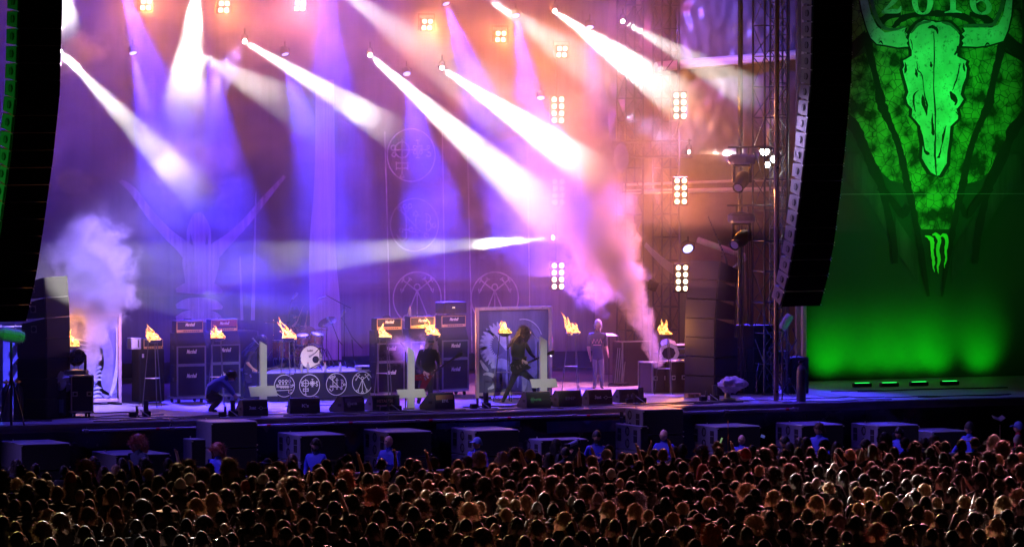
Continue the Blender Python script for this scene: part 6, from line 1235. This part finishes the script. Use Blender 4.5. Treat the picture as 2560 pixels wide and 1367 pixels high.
# crowd barrier
p0 = onZ(-40, 1180, 1.15); 
for k in range(20):
    q = atD(20+k*136, 1150, frontD(20+k*136)-4.3); x, y = q.x, q.y
    if k == 0:
        t = thing('crowd_barrier', 'steel crowd barrier panel between the first spectators and the pit', 'barrier', (x, y, 0), 0, 'crowd barrier panels along the pit'); b = MB(); b.box((0,0,1.16),(1.24,.10,.05), bev=.01); b.build('top_rail', ALU, t); b = MB(); b.box((0,.02,.6),(1.2,.02,1.05)); b.build('panel_sheet', mat('dull_alu', (.2,.2,.22), .4, .6), t); b = MB(); b.cyl((-.5,.05,1.1),(-.5,.9,.05),.02); b.cyl((.5,.05,1.1),(.5,.9,.05),.02); b.build('brace', STEEL, t)
    else: o = dup(t, (x, y, 0))
    (t if k == 0 else o)['label'] = 'steel crowd barrier panel, '+ORD[k]+' from the left along the pit'
# ------------------------------------------------------------------ stewards in the pit
GJ = dict(BASE)
FOLD = dict(el=(-.27,.04,1.16),wl=(-.02,.24,1.17),hl=(.08,.25,1.19),er=(.27,.04,1.16),wr=(.04,.25,1.22),hr=(-.06,.26,1.22))
def steward(px, py, lab, hair, hm, rz, pose=None, m=STEW, sk=SKIN2, bd=None, hz=0., extra=None, fat=1.12, group='stewards and photographers in the pit', dd=2.55, name='person'):
    D = frontD(px)-dd; hp = atD(px, py, D); s = hp.z/1.67; Jl = dict(BASE); Jl.update(pose or {}); Q = Matrix.Rotation(rz, 4, 'Z'); bp = Vector((hp.x, hp.y, 0))
    JL = {k: (Q @ Vector(v))*s for k, v in Jl.items()}; M = Matrix.Translation(Q @ Vector((0,.02,1.67))*s) @ Euler((0,0,rz+hz)).to_matrix().to_4x4() @ Matrix.Scale(s*1.05, 4)
    mats = dict(t=m,u=m,f=m,h=sk,l=JEAN,b=BOOT,s=sk); mb, ml = body_mesh(JL, mats, M, fat); o = mb.build('person', ml, None, True, loc=bp); tag(o, lab, 'person', group); eyes(M, o)
    c = MB(); c.T = Q @ Matrix.Scale(s, 4); c.lathe([(.085,1.46),(.075,1.53),(.068,1.53),(.07,1.46)], 14); c.build('collar', m, o, True)
    if hair: hair_obj(hair, hm, o, M, 5)
    if bd: beard(M, bd, o)
    if extra == 'glasses': b = MB(); b.T = M; b.box((-.032,.102,.012),(.045,.006,.03), bev=.002); b.box((.032,.102,.012),(.045,.006,.03), bev=.002); b.box((0,.104,.018),(.03,.005,.006)); b.build('glasses', BLK, o)
    return o, Q, s, bp
RF = PI-TH
steward(347,1108,'curly-haired steward in dark hooded top before the low subwoofer at left','curly',H_RED,RF-.7,None,mat('dark_hoodie', (.03,.035,.10), .8))
steward(545,1126,'red-haired curly steward in blue leaning toward the left crowd','curly',H_RED,RF-.7,None,hz=-.2)
steward(790,1112,'bearded dark-haired steward in blue before the third subwoofer from left','short',H_DARK,RF-.4,None,bd=H_DARK,hz=-.3)
steward(973,1103,'bald steward with glasses in blue folding his arms','bald',H_DARK,RF-.5,FOLD,extra='glasses',hz=-.3)
steward(1193,1108,'steward in peaked cap and blue jacket leaning forward','cap',mat('blue_cap', (.05,.07,.3), .7),RF-.4,None,hz=-.3)
o, Q, s, bp = steward(1390,1112,'photographer with long dark hair raising a camera with a big lens','long',H_BLK,RF+2.0,dict(el=(-.22,.12,1.3),wl=(-.07,.24,1.5),hl=(-.03,.28,1.58),er=(.22,.16,1.32),wr=(.1,.34,1.46),hr=(.05,.40,1.52)),BTEE)
b = MB(); pz = bp+(Q @ Vector((0,.3,1.64)))*s; dr = (Q @ Vector((0,1,.35))).normalized(); b.box((0,0,0),(.15,.10,.11), bev=.015); t = thing('camera', 'camera with pale-banded telephoto lens held up by the photographer', 'camera', pz); x = b.build('camera_body', BLK, t); b = MB(); b.cyl((0,0,0), dr*.34, .042, .055, n=14); b.build('lens_barrel', mat('lens_blue_grey', (.15,.16,.3), .35), t, True); b = MB(); b.cyl(dr*.27, dr*.33, .058, n=14); b.build('lens_hood', BLK, t)
steward(1492,1092,'steward in backwards cap with long beard and folded arms','capback',BLK,RF-.1,FOLD,bd=H_DARK)
steward(1660,1087,'close-cropped steward in blue, arms folded, before the tallest subwoofer','bald',H_DARK,RF-.35,FOLD,hz=-.4)
steward(1855,1099,'balding steward with glasses in blue between two right subwoofers','bald',H_DARK,RF-.4,None,extra='glasses',hz=-.4)
steward(2048,1072,'short-haired steward in blue in front of the second subwoofer from right','short',H_BRN,RF-.5,None,hz=-.4)
steward(2247,1083,'dark-haired steward in blue in front of the rightmost lit subwoofer','short',H_BLK,RF-.4,None,hz=-.3)
steward(2424,1071,'steward in dark beanie leaning on one arm at far right','beanie',BLK,RF-.8,dict(er=(.34,.1,1.2),wr=(.42,.25,1.0),hr=(.45,.28,.95)),hz=-.4)
steward(2547,1068,'person in red jacket and peaked blue cap at the right edge','cap',mat('blue_cap'),RF-1.6,None,mat('red_jacket', (.28,.01,.02), .7))
# reading lamp on a thin pole and small things held up
q = atD(2500,1050,128); t = thing('pole_light', 'tiny white angled lamp on a thin pole above the right crowd', 'lamp', (q.x,q.y,0)); b = MB(); b.cyl((0,0,0),(0,0,q.z-.1),.01,n=6); b.build('pole', ALU, t); b = MB(); b.box((-.1,0,q.z+.05),(.2,.14,.01), rot=(.5,.35,0)); b.box((.04,0,q.z+.05),(.14,.14,.01), rot=(.5,-.5,0)); b.build('shade', WHITE, t)
# ------------------------------------------------------------------ the crowd
VAR = {}
def crowd_body(kind, seed):
    r = random.Random(seed); J = dict(BASE)
    if kind == 'raise': J.update(er=(.30,.10,1.60),wr=(.24,.18,1.88),hr=(.22,.19,1.96))
    elif kind == 'raise2': J.update(er=(.30,.10,1.60),wr=(.24,.18,1.88),hr=(.22,.19,1.96),el=(-.32,.08,1.58),wl=(-.2,.2,1.84),hl=(-.16,.22,1.92))
    elif kind == 'phone': J.update(er=(.24,.22,1.34),wr=(.10,.34,1.60),hr=(.06,.36,1.68),el=(-.24,.22,1.34),wl=(-.10,.34,1.60),hl=(-.06,.36,1.68))
    elif kind == 'fold': J.update(FOLD)
    else: J.update(el=(-.25-r.uniform(0,.05),-.02,1.15),er=(.25+r.uniform(0,.05),-.02,1.15))
    fat = r.uniform(1.02,1.28); dx = r.uniform(-.02,.02); J = {k: Vector(v)+Vector((dx*(v[2]-1),0,0)) for k, v in J.items()}
    M = Matrix.Translation(Vector((dx*.67,.02,1.67))) @ Euler((r.uniform(-.1,.15),r.uniform(-.12,.12),0)).to_matrix().to_4x4()
    top = BTEE; sk = SKIN
    bare = r.random() < .4
    mb, ml = body_mesh(J, dict(t=top,u=top,f=sk if (bare or kind.startswith('raise')) else top,h=sk,l=JEAN,b=BOOT,s=sk), M, fat, hands=kind.startswith('raise') or kind == 'phone', levels=1)
    o = mb.build('person', ml, None, True); me = o.data; bpy.data.objects.remove(o); return me, M
for k in ('stand0','stand1','stand2','stand3','stand4','fold','raise','raise2','phone'): VAR[k] = crowd_body(k, hash_ := sum(map(ord, k)))
# one entry per head: x,y in a 3.725x view of each quarter, then a letter for the hair or hat; yellow light on hair is coloured as blond
Q1 = "155,600,L;330,640,s;595,660,k;790,620,R;868,575,s;1130,590,l;1080,650,y;1340,600,c;1565,595,s;1760,620,s;1955,640,s;2130,610,C;10,720,s;280,730,K;430,730,s;310,780,s;660,730,e;710,760,s;800,710,l;455,810,w;1015,740,l;1130,700,u;1265,660,l;1385,690,y;1475,760,l;1560,700,l;1655,660,s;1755,680,s;1770,740,w;1685,790,w;1890,690,c;2015,740,s;2110,730,Y;2250,690,s;2365,640,c;2190,830,s;2290,810,e;2350,770,s;240,870,C;535,870,p;380,820,s;745,890,b;820,890,s;950,860,k;1050,880,s;1365,880,l;1210,930,n;1465,950,l;1810,910,k;1830,980,Y;1980,930,Y;2110,900,s;2285,950,s;1910,980,l;140,990,s;245,1010,s;445,1080,Y;560,1140,c;1075,1050,l;1550,1040,h;1400,1120,s;30,1150,l;140,1190,s;710,1220,s;790,1240,l;1275,1180,s;1590,1250,l;2080,1200,b;1310,1350,s;1900,1150,s;2160,1300,s;1680,1330,s;2070,1345,w;1000,1210,s;470,1350,s;1740,1180,n"
Q2 = "340,555,s;110,590,h;210,640,C;340,620,s;850,560,s;805,600,s;650,610,l;590,650,s;870,640,u;1030,630,l;1165,600,u;1430,600,s;1500,620,s;1370,680,s;1660,580,s;1880,610,l;1965,570,l;2080,540,z;2300,530,Y;1215,700,b;505,720,l;610,690,l;345,720,c;150,700,c;70,750,w;270,790,G;335,790,s;840,720,R;1040,740,k;420,800,s;570,820,s;650,820,s;750,900,s;140,820,s;130,910,s;355,880,s;520,900,b;1110,770,c;1030,830,l;950,870,s;1280,840,w;1500,790,l;1605,800,o;1550,700,l;1610,730,s;1790,680,s;1880,690,G;1670,750,s;1750,800,s;1970,710,c;2050,730,s;1965,770,s;2250,690,y;2210,640,l;2320,670,s;2255,760,s;2130,790,c;1800,860,y;1590,890,y;1690,930,s;1820,940,z;1890,960,s;1985,890,b;2310,960,y;2350,890,y;2090,1000,y;1990,1030,z;1120,880,R;1300,930,L;1205,1000,s;1000,1040,s;480,1030,c;730,1010,s;740,1070,s;1400,1030,s;1470,1060,s;1535,1000,c;1785,1050,s;2330,1070,y;200,960,s;255,1180,s;270,1250,l;385,1345,l;815,1230,s;1090,1210,l;1270,1250,l;1570,1290,s;2200,1140,l;2235,1200,b;1000,1350,s;1380,1340,s;1880,1320,s;1990,1335,l;450,1320,s;640,1130,n;1620,1180,l;900,1120,s;1150,1090,s;1960,1180,n;600,1250,s;1730,1230,c;2110,1280,s;130,1080,l;1420,1200,k"
Q3 = "40,510,c;170,510,K;230,540,l;350,540,l;495,490,k;640,540,l;885,510,w;905,470,s;1090,560,u;1035,540,s;1210,520,s;1150,550,k;1280,570,l;1330,510,s;1400,510,v;1520,480,s;1590,460,s;1560,590,s;1770,480,c;1915,440,s;1930,490,s;1720,580,l;1870,570,s;1985,580,s;2060,530,s;2140,530,s;2180,510,e;2240,470,s;2350,520,c;2280,600,s;30,610,l;130,680,s;200,630,s;370,690,s;430,650,s;530,630,s;760,680,l;740,570,v;900,600,s;1010,620,k;925,690,w;1180,620,s;1220,720,s;1595,630,s;1780,660,E;1650,730,s;2020,680,s;2130,660,s;2310,660,y;1500,730,s;1525,810,q;140,770,s;225,760,s;375,770,s;540,750,s;650,770,s;1010,770,b;170,850,l;460,840,s;700,860,c;1310,800,s;910,830,s;1100,810,s;1430,870,l;1560,850,s;1640,880,s;1750,880,s;1790,800,l;2190,850,z;2080,810,s;1910,880,s;2260,890,s;2355,800,l;2020,940,s;2205,940,s;800,930,f;1160,920,Z;1060,920,c;560,950,w;630,990,s;300,920,s;130,940,Y;30,980,y;240,1010,w;1430,970,s;900,1000,Y;1590,1010,y;1150,1020,Y;1690,1090,k;1265,1080,y;490,1110,Y;50,1160,s;240,1200,s;570,1200,s;1500,1110,y;2130,1060,s;1745,1120,q;1860,1240,g;2260,1150,z;2370,1090,y;660,1290,s;1040,1330,s;1620,1260,c;530,1345,s;840,1345,s;120,1330,s;2030,1350,s;1430,1340,l;380,1040,n;720,1130,l;1960,1160,k;1350,1170,s;960,1180,l;2180,1250,s;350,1350,l"
Q4 = "155,380,k;40,470,s;200,440,l;290,400,s;360,400,l;530,420,s;640,440,s;280,490,s;160,510,l;390,490,s;510,500,s;660,500,s;770,510,y;860,500,Y;910,410,l;1090,370,s;1070,440,s;980,470,l;1280,400,s;1180,490,s;1370,440,L;1550,380,s;1575,440,s;1460,400,s;1660,440,s;1800,420,s;1930,400,k;1510,490,s;1540,560,l;1630,540,s;1980,470,l;2050,440,s;2110,380,G;2190,450,c;2330,370,w;2340,470,s;2350,540,y;2150,560,y;2280,550,s;2060,550,c;1130,550,s;135,590,l;250,580,l;200,660,s;300,620,s;380,580,s;470,660,s;625,630,b;580,700,s;960,620,l;1240,600,s;1310,600,c;1000,680,s;1110,710,s;1290,720,c;1540,670,l;1390,760,s;1480,780,s;1640,740,s;1810,640,C;1780,750,l;2000,620,s;1980,740,l;2160,650,s;2150,800,s;2250,780,l;2360,670,s;50,700,s;260,740,l;455,770,b;380,820,s;570,820,y;170,850,s;60,900,Y;820,810,l;840,870,s;980,800,s;940,880,Y;1290,790,s;1460,840,y;1370,900,s;1130,930,x;1720,870,s;2050,890,s;2150,900,s;1830,950,y;1580,960,y;450,950,Y;850,1020,y;950,1000,s;1010,1050,s;1220,1010,l;1290,960,w;1460,960,k;1400,1050,s;1490,1090,Y;2190,960,Y;2340,900,z;30,1100,l;660,1130,P;470,1180,k;360,1080,s;280,1180,l;1010,1220,R;1310,1240,s;1930,1120,s;2130,1170,Y;1710,1290,s;1830,1190,l;1970,1270,s;2080,1345,s;2330,1270,s;600,1250,s;1620,1130,s;820,1150,s;1130,1120,c;150,1280,s;730,1280,k;1180,1340,s;1530,1260,l;2230,1090,s;150,1010,c"
MW = mat('white_cap_cloth', (.5,.5,.5), .8); MRED = mat('red_cloth', (.25,.02,.03), .8); MYEL = mat('yellow_cloth', (.5,.36,.05), .8); MFL = mat('flowered_cloth', (.5,.3,.35), .8, var=.4, scale=40)
ST = {'s':('short',[H_DARK,H_BRN,H_DARK,H_BLK],'short dark hair'),'l':('long',[H_DARK,H_BRN,H_DARK],'long dark hair'),'L':('longer',[H_DARK,H_BRN],'very long dark hair'),'c':('curly',[H_DARK,H_BRN],'curly dark hair'),'C':('curlylong',[H_BRN,H_DARK],'big bushy dark hair'),
      'R':('curlylong',[H_RED],'bushy red hair'),'k':('cap',[BLK],'black cap'),'K':('cap',[MYEL],'yellow cap'),'w':('cap',[MW],'white cap'),'e':('beanie',[MRED],'red beanie'),'E':('hood',[MRED],'red hood'),'n':('beanie',[BLK],'black beanie'),'h':('hat',[BLK],'dark brimmed hat'),'q':('hat',[MRED],'red brimmed hat'),'f':('beanie',[MFL],'flowered bandana'),
      'y':('short',[H_BLD],'short blond yellow-lit hair'),'Y':('longer',[H_BLD],'long blond yellow-lit hair'),'z':('curly',[H_BLD],'curly blond yellow-lit hair'),'Z':('curlylong',[H_SIL],'bushy pale hair'),'G':('long',[H_GREY],'long grey hair'),'b':('bald',[None],'bald head'),'p':('spiky',[H_BRN],'spiky hair'),'o':('pony',[H_RED],'ginger ponytail'),'g':('curly',[mat('orange_hair', (.5,.12,.02), .5, var=.2)],'bright orange curls'),'x':('long',[mat('yellow_green_hair', (.45,.45,.05), .5, var=.2)],'yellow-green hair'),'P':('longer',[mat('pinkish_hair', (.4,.2,.2), .5, var=.2)],'long pinkish hair'),
      'u':('short',[H_DARK],'one raised arm'),'v':('short',[H_BRN],'both arms raised')}
heads = []
for k, q in enumerate((Q1,Q2,Q3,Q4)):
    for e in q.split(';'):
        x, y, c = e.split(','); heads.append([k*640+int(x)/3.725, 1000+int(y)/3.725+1.5, c])
_rh = random.Random(77)
for h in heads:
    if h[2] == 's' and _rh.random() < .38: h[2] = _rh.choice('lLccCll')
for h in _rh.sample([h for h in heads if h[2] in 'sl'], 9): h[2] = 'u'
# thin places between the listed heads
rg = random.Random(12); tries = 0
while tries < 1200 and len(heads) < 470:
    tries += 1; x = rg.uniform(-20, 2580); y = rg.uniform(1178, 1372); r = 15+(y-1150)*.09
    if all(((x-h[0])/1.1)**2+((y-h[1])*1.6)**2 > (r*1.45)**2 for h in heads): heads.append([x, y, rg.choice('ssslllckny')])
heads.sort(key=lambda h: -h[1])
# a garland of places to name: what a column of the crowd stands below
LM = [(213,'the far left subwoofer'),(450,'the curly-haired steward'),(660,'the red-haired steward'),(880,'the bearded steward'),(1080,'the bald steward'),(1290,'the peaked-cap steward'),(1430,'the photographer'),(1570,'the backwards-cap steward'),(1750,'the tallest subwoofer'),(1950,'the balding steward'),(2150,'the short-haired steward'),(2340,'the dark-haired steward'),(9999,'the beanie steward')]
def col(x): return next(n for a, n in LM if x < a)
cnt = {}; infos = []
for h in heads[:300]: cnt.setdefault((col(h[0]), h[2]), []).append(h)
for k in cnt: cnt[k].sort(key=lambda h: h[1])
def make_mats():
    pass
TOPS = [mat('faded_black_shirt', (.035,.032,.032), .7), mat('black_cotton', (.022,.02,.022), .6), mat('worn_black_jacket', (.03,.028,.03), .42, bump=.3, scale=12), mat('brownish_shirt', (.06,.045,.04), .8), mat('denim_vest', (.05,.06,.09), .85, bump=.3, scale=12), mat('grey_hoodie', (.09,.09,.09), .9), mat('leather_jacket', (.015,.013,.012), .3, spec=.8)]
stuffv = MB(); rg = random.Random(5)
farm = {}
for i, h in enumerate(heads):
    c = h[2]; kind, mats_, words = ST[c]; s = rg.uniform(.93,1.07)*(.96 if c in 'lyYPLo' else 1.0)
    bk = 'raise' if c == 'u' else 'raise2' if c == 'v' else rg.choice(['stand0','stand1','stand2','stand3','stand4','stand0','stand2','fold','phone' if rg.random() < .25 else 'stand1'])
    hp = onZ(h[0], h[1], 1.67*s); rz = rg.gauss(.0,.32)+(.35 if h[0] > 1500 else .05 if h[0] > 600 else -.45)*.5; me, M = VAR[bk]; hm = rg.choice(mats_); top = rg.choice(TOPS); seed = rg.randrange(3)
    if i < 300:
        lst = cnt[(col(h[0]), c)]; k = lst.index(h)
        where = 'below '+col(h[0])
        sing = {'u':'with one raised arm','v':'with both arms raised'}.get(c, 'with '+words if c not in 'kKweEnhqf' else 'in '+words)
        if len(lst) == 1: lab = 'spectator %s standing in the crowd %s' % (sing, where)
        else: lab = 'spectator %s, %s such from the stage %s' % (sing, ORD[k], where)
        o = link(me, 'person', None, (hp.x, hp.y, 0), rz); o.scale = (s*rg.uniform(1.0,1.16), s*1.04, s); tag(o, lab, 'person', 'spectators in the standing crowd')
        for sl in o.material_slots:
            if sl.material == BTEE: sl.link = 'OBJECT'; sl.material = top
        if kind != 'bald': hair_obj(kind, hm, o, M @ Matrix.Scale(1.02,4), seed)
        if kind in ('cap','beanie','hat') and rg.random() < .5: q = hair_obj('long', rg.choice([H_DARK,H_BRN]), o, M @ Matrix.Translation((0,-.004,-.03)) @ Matrix.Scale(.93,4), seed)
    else:
        T = Matrix.Translation((hp.x, hp.y, 0)) @ Matrix.Rotation(rz,4,'Z') @ Matrix.Scale(s,4)
        farm.setdefault('b', []).append((me, T, None))
        if kind != 'bald':
            key = (kind, seed)
            if key not in _hair: hair_obj(kind, hm, None, M, seed); bpy.data.objects.remove(bpy.data.objects[-1]) if False else None
            farm['b'].append((_hair[key], T @ M, hm))
allm = []; vs = []; fs = []; mi = []
for me, T, hm in farm['b']:
    o_ = len(vs); vs += [tuple(T @ v.co) for v in me.vertices]; loc = [hm]*8 if hm else list(me.materials)
    for p in me.polygons:
        m = loc[p.material_index]
        if m not in allm: allm.append(m)
        fs.append(tuple(q+o_ for q in p.vertices)); mi.append(allm.index(m))
for o in [o for o in bpy.data.objects if o.name.split('.')[0] in ('hair','cap','beanie','hood','brimmed_hat') and o.parent is None]: bpy.data.objects.remove(o)
me = bpy.data.meshes.new('distant_spectators'); me.from_pydata(vs, [], fs)
for m in allm: me.materials.append(m)
me.polygons.foreach_set('material_index', mi); me.polygons.foreach_set('use_smooth', [True]*len(fs))
o = link(me, 'front_spectators'); tag(o, 'packed front ranks of spectators nearest the barrier, seen as one mass', 'crowd', kind='stuff')
# things held up by the crowd
for (x, y, lab, m, sz, nm) in [(1803,1100,'small green-lit phone screen held up left of the balding steward',mat('lit_phone_screen', (.6,1,.5), emit=(.55,.9,.4), es=.3),(.035,.012,.12),'phone'),(1820,1060,'orange tip of a thin stick held up by the right subwoofers',mat('orange_tip', (.7,.3,.05), .5),(.016,.016,.16),'stick'),(1907,1090,'small blue screen held up between the balding and short-haired stewards',mat('lit_blue_screen', (.2,.3,1), emit=(.15,.22,1), es=.25),(.09,.012,.06),'phone')]:
    q = atD(x, y, 122.5); b = MB(); b.box((0,0,0), sz, rot=(.1,.35 if nm == 'phone' else 0,-TH)); 
    if nm == 'stick': b.cyl((0,0,-.08),(0,0,-.75),.006,n=6)
    tag(b.build(nm, m, None, loc=q), lab, nm)

for o in bpy.data.objects:
    if o.parent and o.name.split('.')[0] in ('knob','rigging_pin','eyelet','lug','tuning_peg'): o['kind'] = 'stuff'
